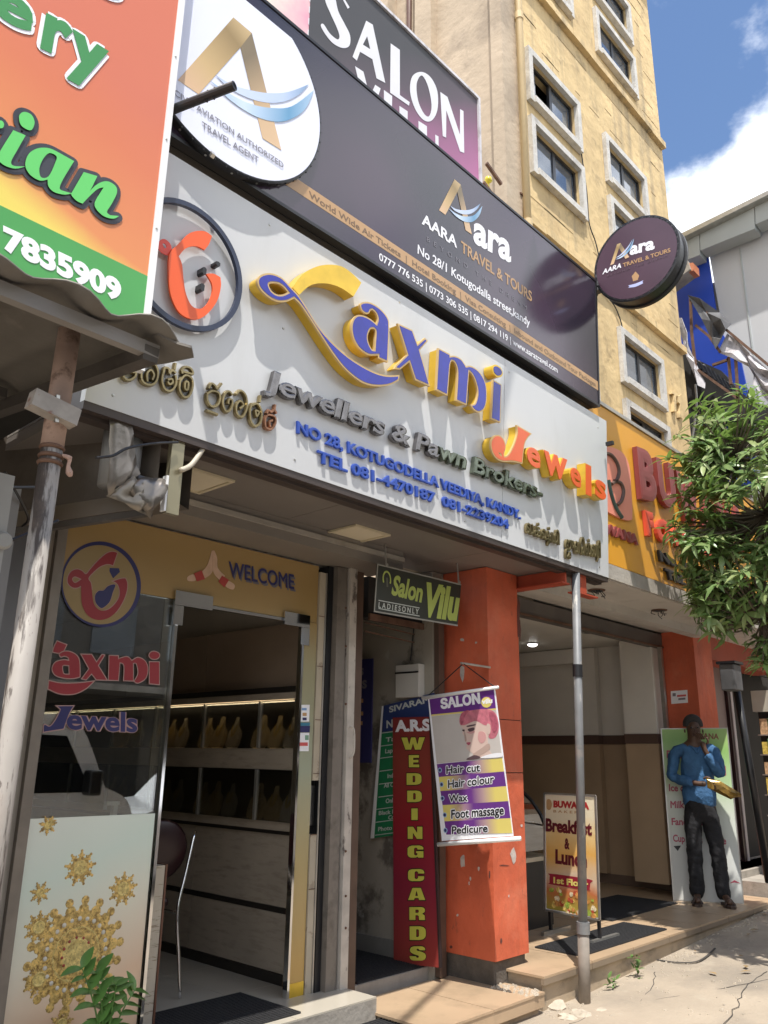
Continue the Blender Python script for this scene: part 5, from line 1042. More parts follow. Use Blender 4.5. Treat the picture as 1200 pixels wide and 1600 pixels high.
# upper storey behind the signs, rubble
us_ = thing('upper_wall', 'stained beige upper wall glimpsed between the Laxmi sign and the purple banner', 'wall', (4, 4, 3))
part('wall_face', BG_, us_, (1.4, 6.2, 3.93, 4.05, 2.86, 5.6)); part('ledge', M['conc'], us_, (1.4, 6.2, 3.2, 3.92, 2.91, 2.99)); part('brown_pipe', M['rust'], us_, (5.15, 5.2, 3.7, 3.75, 3.0, 6.2))
rb = thing('rubble_heap', 'broken masonry and brackets on the ledge behind the right end of the Laxmi sign', 'rubble', (4.8, 3.3, 4.1))
rr2 = random.Random(4)
for k in range(14):
    x = 3.3+k*.17+rr2.uniform(-.05, .05); s = rr2.uniform(.03, .07); z = 4.19+rr2.uniform(-.02, .03); B().hexa([(x-s, 3.1, z-s), (x+s, 3.08, z-s), (x+s*1.2, 3.2, z-s), (x-s, 3.22, z-s*1.1)], [(x-s*.8, 3.12, z+s*.3), (x+s, 3.1, z+s*.1), (x+s, 3.2, z+s*.4), (x-s, 3.2, z+s*.2)]).build('chunk', M['conc'], rb)
B().box(3.2, 5.7, 3.08, 3.25, 4.05, 4.13).build('shelf_angle', M['rust'], rb)
for (x, y, Y) in ((760, 255, 3.9), (755, 285, 3.8)):
    p = PY(x, y, Y); B().bar(p, p+Vector((.25, 0, -.1)), .03).build('timber_piece', M['rust'], rb)
lb = thing('festoon_bulb', 'small yellow lamp ball beside the right edge of the salon board', 'lamp', tuple(PY(763, 282, 3.85))); p = PY(763, 282, 3.85); B().lathe(p-Vector((0, 0, .035)), [(.01, 0), (.04, .03), (.03, .065), (.008, .08)], 12).build('bulb', mat('yellow_plastic', (.75, .62, .05), .3), lb, smooth=True); B().tube([p, p+Vector((.03, 0, -.35))], .008, 6).build('stem', MC['yellow_plastic'], lb)
# ================================================================== grey building and torn canopy
GX = PL((13.0, 0, 0), U=(0, -1, 0)); GX2 = PL((12.6, 0, 0), U=(0, -1, 0)); GX3 = PL((12.2, 0, 0), U=(0, -1, 0))
gy = thing('grey_building', 'pale grey metal clad building with a sloping roof edge and blue end panel', 'building', (13, 4, 0))
GM_ = mat('grey_cladding', (.50, .51, .53), .45, var=.03, vs=1); BL_ = mat('royal_blue_panel', (.015, .06, .42), .4, var=.05)
P1 = GX.pts([(1108, 396), (1300, 300), (1400, 800), (1180, 800)]); shape(GX, [P1], -.1, 0, GM_, 'cladding', gy)
P2 = GX.pts([(1000, 430), (1107, 396), (1124, 515), (1158, 560), (1172, 625), (1185, 760), (1000, 760)]); shape(GX, [P2], .003, .05, BL_, 'blue_panel', gy)
for i, (xa, ya, xb, yb_) in enumerate(((1055, 402, 1105, 378), (1106, 377, 1190, 338), (1191, 337.5, 1300, 286))): shape(GX, [GX.pts([(xa, ya), (xb, yb_), (xb+1, yb_+34), (xa+1, ya+28)])], .05, .35, mat('roof_fascia_grey', (.40, .43, .43), .5, var=.04), 'fascia_panel', gy)
shape(GX, [GX.pts([(1050, 400), (1300, 280), (1301, 286), (1051, 407)])], .02, .5, M['alu'], 'roof_edge', gy)
part('mass', M['conc'], gy, (13.11, 25, -2, 9, -1, 9.6))
for x in (1160, 1225): 
    a = GX.px(x, 420); B().pbox(GX, a[0]-.01, a[0]+.01, 5, a[1]+.4, .0005, .02).build('cladding_seam', MC['roof_fascia_grey'], gy)
ac = thing('eave_box', 'grimy grey box with an orange cap under the eave behind the disc sign', 'fixture', tuple(PX(1075, 430, 12.6)))
shape(GX2, [GX2.pts([(1050, 445), (1085, 418), (1090, 432), (1055, 458)])], 0, .3, M['conc'], 'box_body', ac); shape(GX2, [GX2.pts([(1082, 422), (1092, 420), (1093, 432), (1084, 436)])], .0, .25, mat('terracotta', (.55, .2, .1), .6), 'end_cap', ac)
tcn = thing('torn_awning', 'torn dark and whitish plastic awning hanging off a bent frame before the blue panel', 'awning', tuple(PX(1130, 540, 12.4)))
def rag(pl, pts, n, m, name, amp=.12, seed=1):
    P = pl.pts(pts); cxy = (sum(p[0] for p in P)/len(P), sum(p[1] for p in P)/len(P)); r_ = random.Random(seed); b = B()
    ring = [pl.at(p[0], p[1], n+r_.uniform(-amp, amp)) for p in P]; mid_ = [pl.at(cxy[0]+(p[0]-cxy[0])*.5+r_.uniform(-.04, .04), cxy[1]+(p[1]-cxy[1])*.5, n+r_.uniform(-amp, amp)) for p in P]; ce = pl.at(*cxy, n)
    m_ = len(P); b.add(ring+mid_+[ce], [(i, (i+1) % m_, m_+(i+1) % m_, m_+i) for i in range(m_)]+[(m_+i, m_+(i+1) % m_, 2*m_) for i in range(m_)]); o = b.build(name, m, tcn)
    so_ = o.modifiers.new('solid', 'SOLIDIFY'); so_.thickness = .012
    return o
RGD = mat('torn_dark_plastic', (.10, .10, .105), .5, var=.3, vs=5); RGW = mat('torn_whitish_plastic', (.50, .48, .50), .45, var=.2, vs=3, dirt=((.12, .11, .11), .8, 3, .52, .66))
rag(GX3, kk([(715, 660), (790, 680), (880, 740), (955, 815), (950, 870), (915, 930), (880, 990), (830, 890), (790, 800)]), .0, RGD, 'dark_sheet', seed=2)
rag(GX3, kk([(930, 870), (1000, 920), (1080, 1000), (1200, 1110), (1260, 1200), (1260, 1330), (1190, 1300), (1110, 1215), (1100, 1130), (1060, 1060), (985, 1015), (880, 995)]), -.05, RGW, 'pale_sheet', seed=3)
rag(GX3, kk([(630, 790), (665, 790), (700, 880), (705, 960), (740, 1040), (745, 1110), (800, 1190), (805, 1230), (770, 1215), (735, 1130), (700, 1040), (665, 930)]), .0, RGW, 'pale_strip', .05, seed=5)
b = B()
for L in ([(712, 660), (720, 880), (745, 1100)], [(712, 670), (800, 740), (950, 870), (1200, 1080)], [(745, 830), (830, 900), (900, 1000)], [(760, 1110), (1010, 1290)], [(850, 1080), (950, 1045)], [(950, 1030), (965, 1200)], [(995, 1040), (1010, 1290)]):
    pt_ = GX3.pts(kk(L))
    for a, b2 in zip(pt_, pt_[1:]): b.bar(GX3.at(*a, -.02), GX3.at(*b2, -.02), .04)
b.build('frame', M['rust'], tcn)
db = thing('dark_balcony', 'sooty black balcony and roof sheets below the torn awning', 'balcony', tuple(PX(1110, 600, 12.7)))  # balcony panels and roof tiles, all coloured near black
for j, L in enumerate(([(640, 1000), (760, 1050), (780, 1210), (790, 1700), (660, 1700)], [(745, 1040), (900, 1110), (1015, 1240), (1110, 1310), (1200, 1340), (1200, 1420), (790, 1420), (765, 1230)])): shape(GX2, [GX2.pts(kk(L))], -.2-.1*j, .05-.1*j, mat('balcony_black', (.02, .02, .022), .6, var=.3), 'balcony_panel', db)
for i in range(8):
    x = 790+i*30; a = GX2.px(*kk([(x, 1060+i*22)])[0]); B().tube([GX2.at(a[0]-.1, a[1]+.05, .1), GX2.at(a[0]+.02, a[1]-.25, .22)], .035, 8).build('roof_tile', MC['balcony_black'], db)
shape(GX2, [GX2.pts(kk([(790, 1400), (815, 1400), (820, 1700), (795, 1700)]))], .0, .05, mat('teal_cloth', (.06, .20, .22), .6), 'teal_hanging', db)
B().tube(cro([GX2.at(*GX2.px(x, y), .3) for x, y in ((1098, 610), (1100, 640), (1094, 690), (1090, 700))], 4), .02, 6).build('cable', M['alu'], db)
# ================================================================== telephone booth and kiosk at the far right
tb = thing('telephone_shop', 'dim shop door with a black TELEPHONE header right of the second pillar', 'shop front', (10.6, 3.9, .3))
TB = mat('dusty_pink_panel', (.26, .19, .175), .5, var=.08)
a = PY(1113, 1050, 3.9).x; b2 = PY(1160, 1200, 3.9).x
part('door_panel', TB, tb, (9.75, 10.40, 3.90, 3.95, .42, 2.62)); part('door_frame', MC['maroon_vinyl_seat'], tb, (10.403, 10.47, 3.86, 3.95, .40, 2.62)); part('frame_strip', mat('pale_strip', (.5, .45, .45), .5), tb, (10.473, 10.54, 3.85, 3.95, .40, 2.62)); part('dark_side', M['frame'], tb, (9.3, 9.745, 3.92, 4.0, .2, 2.62))
part('header_board', M['frame'], tb, (9.85, 12.2, 3.86, 3.90, 2.63, 2.87)); part('dark_back', M['dark'], tb, (10.55, 14, 4.0, 4.1, 0, 2.9)); HP = PL((0, 3.858, 0))
txt(HP, 'TELEPHONE', (1115, 1036), None, (1114, 1018), .001, .001, M['print_white'], tb, bold=.06, w=1.35)
part('door_sill', M['conc'], tb, (9.5, 11.5, 3.6, 3.98, .25, .40))
stp = thing('entrance_steps', 'low concrete steps and a round stone drain cover at the far right shop', 'steps', (9.8, 3.4, .2)); part('step', M['conc'], stp, (9.30, 12, 3.25, 3.60, .05, .33)); part('step', M['conc'], stp, (9.30, 12, 3.55, 3.9, .05, .40))
p = PZ(1160, 1378, .3); B().lathe((9.6, 3.08, .17), [(.17, 0), (.17, .10), (.13, .13)], 20).build('stone_ring', M['conc'], stp, smooth=True); B().tube(cro([(9.45, 3.0, .28), (9.55, 2.98, .36), (9.72, 3.0, .33), (9.78, 3.02, .2)], 5), .02, 8).build('bent_pipe', M['rust'], stp)
bp_ = thing('black_lamp_post', 'slim black post with a small black box near its top at the far right', 'post', (8.5, 2.95, .15))
pa_, pb2 = PY(1151, 1075, 3.0), PY(1196, 1345, 3.0); B().tube([pa_, pb2+(pb2-pa_)*.12], .036, 12).build('post_tube', M['black'], bp_, smooth=True)
b = B(); cc_ = PY(1144, 1058, 2.98); b.box(cc_.x-.10, cc_.x+.10, 2.92, 3.06, cc_.z-.13, cc_.z+.12); b.build('box_body', MC['torn_dark_plastic'], bp_, bevel=.01); B().box(cc_.x-.115, cc_.x+.115, 2.90, 3.08, cc_.z+.121, cc_.z+.145).build('box_cap', M['black'], bp_)
ki = thing('magazine_kiosk', 'kiosk shelves packed with colourful goods cut off by the right edge', 'kiosk', (9.9, 3.3, .4)); rk = random.Random(8)
KX = 9.75
part('kiosk_back', M['dark'], ki, (KX+.05, KX+.1, 2.3, 3.32, .35, 2.2)); part('kiosk_top', mat('kiosk_cream', (.45, .42, .35), .5), ki, (KX-.05, KX+.1, 2.3, 3.34, 2.05, 2.28))
cols = [(.5, .15, .1), (.6, .45, .1), (.1, .25, .5), (.55, .5, .45), (.15, .35, .15), (.4, .1, .25), (.55, .35, .2)]
for j in range(7):
    z = .55+j*.21; part('shelf', M['alu'], ki, (KX-.03, KX+.049, 2.3, 3.32, z-.018, z-.005))
    y = 3.30; k = 0
    while y > 2.35:
        w_ = rk.uniform(.06, .13); h_ = rk.uniform(.12, .18); cc = rk.choice(cols)
        t = None; B().box(KX-.02, KX+.03, y-w_, y-.008, z-.004, z+h_).build('packet', mat('packet%d' % cols.index(cc), cc, .4, var=.4, vs=40), ki); y -= w_; k += 1
# ================================================================== tin awning, pole and bent sheet at the left
aw = thing('tin_awning', 'dusty corrugated tin awning with a torn edge over the far left shop', 'awning', (1.2, 1.9, 2.6))
TIN = mat('dusty_tin', (.17, .155, .135), .6, metal=.15, var=.15, vs=2, bump=.3, bs=20, dirt=[((.10, .085, .07), .7, 2.5, .5, .7, (1, .3, 1)), ((.26, .23, .2), .4, 6, .6, .7)])
E0_, E1_ = PY(295, 545, 1.90), None
def awf(x, y, dz=0):   # sheet height, rising towards the building
    return 2.655+(y-1.88)*.145+.020*math.sin(x*2*math.pi/.24)+dz
for si in range(3):
    xa = 1.14-(si+1)*.78; xb = xa+.80
    b = B(); r_ = random.Random(si)
    b.grid(lambda u, v: (xa+(xb-xa)*u, 1.86+1.5*v+(.025*math.sin(xa*9+u*23)*(1-v) if v == 0 else 0)+(.0 if u < 1 else 0), awf(xa+(xb-xa)*u, 1.86+1.5*v, .006*si)), 30, 5)
    k0 = len(b.v); o = b.build('tin_sheet', TIN, aw, smooth=True); so_ = o.modifiers.new('solid', 'SOLIDIFY'); so_.thickness = .006
uvt = [(1.12, 1.86), (1.15, 1.83), (1.185, 1.87), (1.175, 2.0), (1.16, 2.1), (1.13, 2.3), (1.08, 2.2), (1.08, 1.9)]
b = B(); b.add([(x, y, awf(min(x, 1.10), y)-.012-(x-1.08)*.25) for x, y in uvt]+[(x, y, awf(min(x, 1.10), y)-.004-(x-1.08)*.25) for x, y in uvt], [tuple(range(8)), tuple(reversed(range(8, 16)))]+[(i, (i+1) % 8, 8+(i+1) % 8, 8+i) for i in range(8)]); b.build('torn_corner', TIN, aw)
DKS = mat('dark_painted_steel', (.075, .066, .058), .55, var=.2, vs=5, dirt=((.2, .17, .14), .5, 5, .56, .7))
B().bar((1.075, 1.915, 2.59), (1.10, 3.4, 2.80), .045, .045).build('side_beam', DKS, aw); B().bar((-1.5, 1.93, 2.60), (1.10, 1.93, 2.605), .03, .04).build('eave_purlin', mat('grey_angle', (.24, .22, .2), .55, var=.15), aw)
B().bar((-1.5, 2.9, 2.76), (1.06, 2.9, 2.76), .03, .035).build('purlin', DKS, aw)
ba = PY(48, 622, 2.06); bb = PY(118, 656, 2.06)
B().bar(ba, bb, .045, .05).build('pole_bracket', mat('grey_bracket', (.34, .31, .28), .5, var=.2, vs=20, dirt=((.2, .06, .03), .8, 14, .58, .66)), aw)
B().bar(PY(90, 618, 2.05), PY(88, 660, 2.05), .01).build('tie_wire', M['alu'], aw); 
po = thing('steel_pole', 'old steel pole with flaking white paint holding up the tin awning', 'pole', (.93, 2.1, 0))
PEEL = mat('flaking_paint', (.36, .33, .30), .55, var=.15, vs=4, dirt=[((.055, .042, .035), .95, 7, .50, .56, (2.5, 2.5, .35)), ((.10, .08, .07), .9, 26, .60, .66, (2, 2, .5)), ((.35, .26, .2), .5, 3, .55, .7)])
pbx = .905
B().tube([(pbx, 2.1, 0), (pbx+.004, 2.1, 1.3), (pbx+.006, 2.1, 2.30)], .029, 20).build('pole_tube', PEEL, po, smooth=True); B().tube([(pbx+.006, 2.1, 2.30), (pbx+.01, 2.1, 2.72)], .031, 20).build('rust_tube', mat('pink_rust_paint', (.36, .25, .20), .6, var=.2, vs=12, dirt=((.12, .07, .05), .8, 12, .55, .65)), po, smooth=True)
for z in (2.25, 2.27, 2.295): B().lathe((pbx+.006, 2.1, z), [(.031, 0), (.035, .006), (.031, .012)], 18).build('wire_wrap', M['rust'], po, smooth=True)
B().tube(cro([(pbx+.025, 2.075, 2.28), (pbx+.045, 2.07, 2.275), (pbx+.045, 2.07, 2.25), (pbx+.055, 2.07, 2.225)], 4), [.005, .005, .006, .007, .009, .006, .005, .005, .006, .008, .010, .008, .005], 7).build('knot', mat('pale_string', (.45, .30, .24), .8), po)
du = thing('bent_metal_duct', 'crumpled brown sheet metal box hanging under the left end of the Laxmi sign', 'duct', (1.7, 3.1, 2.5))
DM = mat('brown_sheet_metal', (.12, .10, .082), .38, metal=.35, var=.2, vs=2.5, bump=.3, bs=6, dirt=((.05, .04, .035), .6, 3, .5, .7)); DM2 = mat('tan_sheet_metal', (.26, .22, .175), .42, metal=.3, var=.15, vs=3)
a, b2 = Vector((1.79, 3.02, 0)), Vector((1.36, 3.80, 0))
def dp(t, z, n=0): p = a.lerp(b2, t); return (p.x-.876*n, p.y-.48*n, z)
B().add([dp(0, 2.60), dp(1, 2.52), dp(1, 2.94), dp(0, 2.84)]+[dp(0, 2.60, -.3), dp(1, 2.52, -.3), dp(1, 2.94, -.3), dp(0, 2.84, -.3)], [(0, 1, 2, 3), (4, 7, 6, 5), (0, 4, 5, 1)]).build('upper_panel', DM, du)
B().add([dp(0, 2.60, .001), dp(0, 2.505, .05), dp(1.2, 2.42, .05), dp(1.2, 2.51, .001)], [(0, 1, 2, 3)]).build('lower_lip', DM2, du); B().bar(dp(0, 2.49, .03), dp(1.25, 2.40, .03), .03).build('bottom_rail', DKS, du)
FOIL = mat('crumpled_foil', (.24, .215, .19), .36, metal=.7, var=.15, vs=5, bump=.5, bs=12)
FX = PL((0, 2.985, 0)); rf_ = random.Random(9)
def foil(L, nu, nv, amp, name, m):
    P = FX.pts(L); b = B(); A_, B_, C_, D_ = (Vector(p) for p in P)
    b.grid(lambda u, v: FX.at(*((A_.lerp(B_, u)).lerp(D_.lerp(C_, u), v)), rf_.uniform(0, amp)), nu, nv); o = b.build(name, m, du, smooth=True); so_ = o.modifiers.new('s', 'SOLIDIFY'); so_.thickness = .002
foil([(167, 777), (216, 742), (200, 648), (170, 648)], 3, 6, .022, 'loose_strip', FOIL); foil([(200, 770), (232, 812), (262, 752), (214, 742)], 4, 4, .045, 'crumpled_end', FOIL); foil([(165, 775), (225, 806), (222, 760), (205, 745)], 5, 5, .03, 'crumpled_end', mat('pale_foil', (.27, .235, .19), .4, metal=.5, var=.15, vs=9))
xs0, xs1 = PY(262, 750, 2.98).x, PY(282, 750, 2.98).x
B().box(xs0, xs1, 2.97, 3.0, 2.495, 2.84).build('corner_strip', mat('olive_aluminium', (.30, .27, .18), .35, metal=.6, var=.1), du); B().box(xs0-.012, xs0-.002, 2.968, 3.0, 2.50, 2.66).build('white_edge', M['white'], du)
B().tube([(1.66, 3.12, 2.60), (1.66, 3.12, 2.86)], .085, 22).build('grey_roll', mat('grey_pvc', (.26, .26, .26), .45, var=.05), du, smooth=True)
B().tube(cro([PY(282, 735, 2.95), PY(297, 728, 2.96), PY(310, 712, 2.97), PY(320, 696, 2.98)], 5), .012, 8).build('bent_conduit', mat('cream_conduit', (.5, .45, .36), .5), du, smooth=True)
B().tube(cro([PY(150, 715, 2.8), PY(176, 712, 2.85), PY(200, 700, 2.9), PY(240, 693, 2.93), PY(278, 691, 2.95)], 4), .006, 6).build('black_wire', M['frame'], du)
nb = thing('neighbour_shop', 'dark shuttered shop front behind the flaking pole at the far left', 'shop front', (.8, 3.9, 0))
part('shutter_back', M['dark'], nb, (-3, 1.55, 3.95, 4.05, 0, 3.2)); part('grey_pier', mat('blue_grey_pier', (.13, .135, .15), .55, var=.15, vs=2), nb, (1.46, 1.655, 3.80, 4.1, 0, 2.50)); part('metal_post', mat('mid_grey_metal', (.20, .20, .205), .5, var=.1), nb, (1.20, 1.33, 3.3, 3.42, 0, 2.55)); part('awning_soffit', M['dark'], nb, (-3, 1.38, 3.3, 3.94, 2.9, 2.95))
for i in range(20): part('shutter_slat', mat('dark_shutter', (.06, .06, .06), .5), nb, (-1.0, 1.19, 3.90, 3.94, .1+i*.13, .1+i*.13+.12))
pbk = PY(5, 800, 2.6); B().box(pbk.x-.12, pbk.x+.012, 2.58, 2.62, pbk.z-.20, pbk.z+.12).lathe((pbk.x+.0, 2.575, pbk.z-.10), [(.022, 0), (.03, .01), (.022, .02)], 12, (0, -1, 0)).build('plastic_bracket', mat('pale_grey_plastic', (.34, .34, .33), .5), nb)
rm_ = random.Random(21); P = []
for k in range(9):
    s0 = Vector((rm_.uniform(.4, 1.25), rm_.uniform(2.6, 3.3), rm_.uniform(2.2, 2.7))); B().tube(cro([s0, s0+Vector((rm_.uniform(-.3, .3), .1, rm_.uniform(-.3, .0))), s0+Vector((rm_.uniform(-.4, .4), .2, rm_.uniform(-.2, .2)))], 5), .006, 5).build('loose_cable', M['frame'], nb)
# ================================================================== small and hanging signs
ss = thing('small_salon_sign', 'small dark hanging Salon Vilu sign with lime letters under the canopy', 'sign', (4.3, 3.62, 2.6))
SSP = PL((0, 3.5, 0)); kv = lambda L: q(450, 850, 3, L)
flat(SSP, [SSP.pts(kv([(418, 92), (812, 188), (795, 385), (402, 318)]))], -.006, mat('dark_olive_print', (.035, .036, .028), .4, var=.1), 'board', ss, th=.006)
LIME = mat('lime_print', (.42, .50, .12), .4, var=.06)
for L in ([(418, 92), (812, 188), (811, 194), (418, 98)], [(403, 312), (796, 379), (795, 386), (402, 319)], [(418, 92), (423, 93), (407, 319), (402, 318)]): flat(SSP, [SSP.pts(kv(L))], .0004, mat('worn_edge', (.3, .29, .26), .6), 'edge_print', ss)
txt(SSP, 'Salon', *kv([(483, 238), (625, 275), (500, 145)]), .001, .0006, LIME, ss, bold=.035); txt(SSP, 'Vilu', *kv([(622, 338), (790, 362), (650, 178)]), .001, .0006, LIME, ss, bold=.05)
txt(SSP, 'L A D I E S O N L Y', *kv([(424, 298), (612, 330), (426, 272)]), .001, .0006, WT, ss, bold=.02)
for y0 in (262, 300): flat(SSP, [SSP.pts(kv([(424, y0), (616, y0+36), (616, y0+40), (424, y0+4)]))], .001, WT, 'rule_print', ss)
u = SSP.px(*kv([(463, 165)])[0]); b = B(); b.tube([SSP.at(u[0]+.036*math.cos(t*.35-.5), u[1]+.05*math.sin(t*.35-.5), .001) for t in range(0, 13)], .006, 6, .1, fn=SSP.N); b.build('arc_print', LIME, ss); B().tube([SSP.at(u[0], u[1]+.01, .001), SSP.at(u[0]+.006, u[1]-.05, .001)], .008, 6, .1, fn=SSP.N).build('figure_print', mat('grey_olive', (.12, .12, .09)), ss)
for x, y in ((460, 98), (800, 180)): p = SSP.at(*SSP.px(*kv([(x, y)])[0]), .0); B().tube([p, p+Vector((0, .01, .14))], .006, 6).lathe(p, [(.012, 0), (.012, .01)], 8, (0, -1, 0)).build('hanger', M['alu'], ss)
hb = thing('hanging_salon_banner', 'purple and yellow hanging salon price banner with a pink haired model on the orange pillar', 'banner', (4.7, 3.5, 1.6))
ha, hbq = PX(658, 1090, 4.60), Vector((0, 0, 0))
HBP = PL((4.615, 0, 0), U=(.05, -1, 0), V=(0, 0, 1)); HBQ = HBP
def hq(L, n, m, name='print', th=.0006): return flat(HBP, [HBP.pts(kv(L))], n, m, name, hb, th=th)
PUR = mat('purple_print', (.13, .03, .22), .4, var=.06); YEP = mat('yellow_print', (.72, .60, .17), .4, var=.04)
hq([(656, 712), (970, 668), (1058, 1368), (722, 1392)], 0, M['print_white'], 'sheet', .002)
hq([(664, 728), (966, 682), (976, 770), (672, 800)], .003, PUR); hq([(672, 800), (976, 770), (977, 777), (673, 807)], .0032, YEP)
hq([(674, 808), (977, 778), (1005, 1000), (699, 1030)], .003, mat('photo_grey_print', (.55, .51, .48), .45, var=.08, vs=4), 'photo_print')
gp = grad('purple_to_yellow', HBP.at(*HBP.px(*kv([(850, 1050)])[0])), HBP.at(*HBP.px(*kv([(960, 1040)])[0])), [(0, (.15, .04, .24)), (.5, (.45, .30, .3)), (1, (.72, .60, .17))], .4, 0); gp2 = grad('yellow_to_purple', HBP.at(*HBP.px(*kv([(750, 1120)])[0])), HBP.at(*HBP.px(*kv([(860, 1110)])[0])), [(0, (.72, .60, .17)), (.6, (.40, .25, .3)), (1, (.14, .04, .24))], .4, 0)
rowsb = [(699, 1032, 1005, 1002), (708, 1092, 1014, 1066), (716, 1158, 1024, 1135), (726, 1224, 1034, 1205), (735, 1300, 1044, 1285), (722+22, 1362, 1053, 1355)]
for k in range(5):
    a1 = rowsb[k]; a2 = rowsb[k+1]; hq([(a1[0], a1[1]), (a1[2], a1[3]), (a2[2], a2[3]), (a2[0], a2[1])], .003+.0001*k, gp if k % 2 == 0 else gp2)
txt(HBP, 'SALON', *kv([(716, 775), (903, 748), (712, 724)]), .004, .0006, M['print_white'], hb, bold=.04, font=INTER)
u = HBP.px(*kv([(932, 742)])[0]); flat(HBP, [circ(*u, .040, 24, .034)], .0042, YEP, 'dot_print', hb); txt(HBP, 'vilu', *kv([(908, 752), (958, 745), (908, 735)]), .0052, .0005, M['print_white'], hb, bold=.04, fit='x')
for s, x0, y0, x1, y1, h in (('Hair cut', 742, 1078, 900, 1065, 36), ('Hair colour', 750, 1145, 966, 1120, 38), ('Wax', 754, 1210, 842, 1205, 34), ('Foot massage', 765, 1288, 1012, 1268, 42), ('Pedicure', 768, 1360, 936, 1350, 36)):
    bl, br, tl = kv([(x0, y0), (x1, y1), (x0, y0-h)]); txt_halo(HBP, s, bl, br, tl, .0046, .0075, M['print_white'], hb, bold=.02, fit='cap'); txt(HBP, s, bl, br, tl, .0056, .0005, M['black'], hb, bold=.02)
    u = HBP.px(*kv([(x0-28, y0-18)])[0]); flat(HBP, [circ(*u, .016, 16)], .0042, mat('pale_blue_print', (.35, .5, .7), .4, var=0), 'dot_print', hb); flat(HBP, [circ(*u, .010, 14)], .0052, NV, 'dot_print', hb)
# portrait print: a plain profile head
HAIR = mat('pink_hair_print', (.55, .17, .22), .5, var=.25, vs=25); SKN = mat('pale_skin_print', (.66, .50, .44), .5, var=.04); DKH = mat('dark_line_print', (.10, .06, .07), .5)
def fp(L, n, m): flat(HBP, [cr(HBP.pts(kv(L)))], n, m, 'portrait_print', hb)
fp([(812, 800), (860, 780), (940, 775), (978, 800), (990, 860), (975, 905), (945, 910), (930, 870), (880, 850), (812, 850)], .0036, HAIR)
fp([(815, 845), (870, 825), (925, 840), (945, 880), (938, 920), (945, 965), (975, 1000, c), (862, 1008, c), (870, 985), (850, 970), (838, 955), (842, 935), (832, 920), (835, 905), (820, 890), (822, 870)], .0044, SKN)
fp([(812, 800), (860, 785), (920, 790), (945, 840), (925, 850), (880, 830), (820, 850)], .0050, HAIR); fp([(935, 845), (950, 850), (950, 885), (938, 890)], .0056, SKN)
fp([(845, 868), (872, 860), (875, 872), (855, 880)], .0056, DKH); fp([(818, 872), (830, 870), (828, 880)], .0056, DKH); fp([(842, 852), (878, 845), (879, 850), (845, 858)], .0056, DKH); fp([(838, 932), (858, 930), (850, 944)], .0056, mat('lip_print', (.45, .1, .15), .5)); fp([(838, 1010), (875, 990), (905, 1000), (880, 1010)], .0056, DKH); fp([(905, 1003), (950, 985), (1000, 980), (1003, 998)], .0056, M['print_white'])
BLS = mat('blush_print', (.62, .33, .32), .5, var=.1); SHD = mat('neck_tone_print', (.50, .36, .31), .5)
fp([(898, 880), (925, 885), (930, 915), (910, 935), (893, 915)], .0051, BLS); fp([(868, 985, c), (905, 960), (942, 935), (948, 960), (915, 985), (880, 1006, c)], .0051, SHD); fp([(840, 882), (872, 876), (878, 882), (858, 890)], .0053, BLS)
fp([(828, 884), (834, 886), (840, 920), (832, 924)], .0053, SHD); fp([(812, 800), (835, 782), (850, 782), (830, 812), (822, 842), (812, 848)], .0062, mat('deep_pink_print', (.42, .10, .15), .5, var=.3, vs=40)); fp([(945, 790), (975, 800), (985, 860), (965, 880), (955, 830)], .0062, MC['deep_pink_print'])
hr0, hr1 = HBP.px(*kv([(632, 722)])[0]), HBP.px(*kv([(988, 672)])[0]); B().tube([HBP.at(*hr0, .006), HBP.at(*hr1, .006)], .011, 10).build('top_rod', M['white'], hb, smooth=True)
hr0, hr1 = HBP.px(*kv([(706, 1408)])[0]), HBP.px(*kv([(1092, 1380)])[0]); B().tube([HBP.at(*hr0, .006), HBP.at(*hr1, .006)], .014, 10).build('bottom_rod', M['white'], hb, smooth=True)
nl = HBP.px(*kv([(822, 560)])[0]); h0_, h1_ = HBP.px(*kv([(655, 715)])[0]), HBP.px(*kv([(972, 672)])[0])
B().tube([HBP.at(*h0_, .005), HBP.at(*nl, -.0)]+[HBP.at(*h1_, .005)], .004, 6).build('hanging_cord', M['black'], hb); B().tube([HBP.at(*nl, .03), (4.752, HBP.at(*nl).y, HBP.at(*nl).z)], .008, 8).build('nail', M['alu'], hb)
# breakfast board on legs
bf = thing('breakfast_board', 'white framed Breakfast and Lunch sandwich board on thin legs behind the steel post', 'sign', (6.0, 3.55, .2))
BFP = PL((6.05, 0, 0), U=(0, -1, 0)); k8 = lambda L: q(800, 1150, 3, L)
bc = BFP.pts(k8([(152, 268), (392, 280), (412, 862), (156, 815)]))
BFD = grad('food_poster_print', BFP.at(0, .4), BFP.at(0, 1.22), [(0, (.35, .30, .05)), (.16, (.5, .16, .06)), (.28, (.62, .48, .34)), (.48, (.72, .40, .10)), (.66, (.76, .55, .25)), (.8, (.74, .66, .48)), (1, (.78, .70, .52))], .4, .2, ns=6)
flat(BFP, [bc], -.012, M['white'], 'frame_board', bf, th=.012); ins = [(bc[0][0]+.012, bc[0][1]-.012), (bc[1][0]-.012, bc[1][1]-.012), (bc[2][0]-.012, bc[2][1]+.012), (bc[3][0]+.012, bc[3][1]+.012)]; flat(BFP, [ins], .001, BFD, 'poster_print', bf)
for s, e0, e1 in ((0, bc[0], bc[1]), (1, bc[1], bc[2]), (2, bc[2], bc[3]), (3, bc[3], bc[0])): B().bar(BFP.at(*e0, .002), BFP.at(*e1, .002), .014).build('frame_edge', M['alu'], bf)
for u in (bc[3][0]+.03, bc[2][0]-.02): B().bar(BFP.at(u, bc[3][1]+.05, -.02), BFP.at(u, .203, -.02), .022).build('leg', M['frame'], bf)
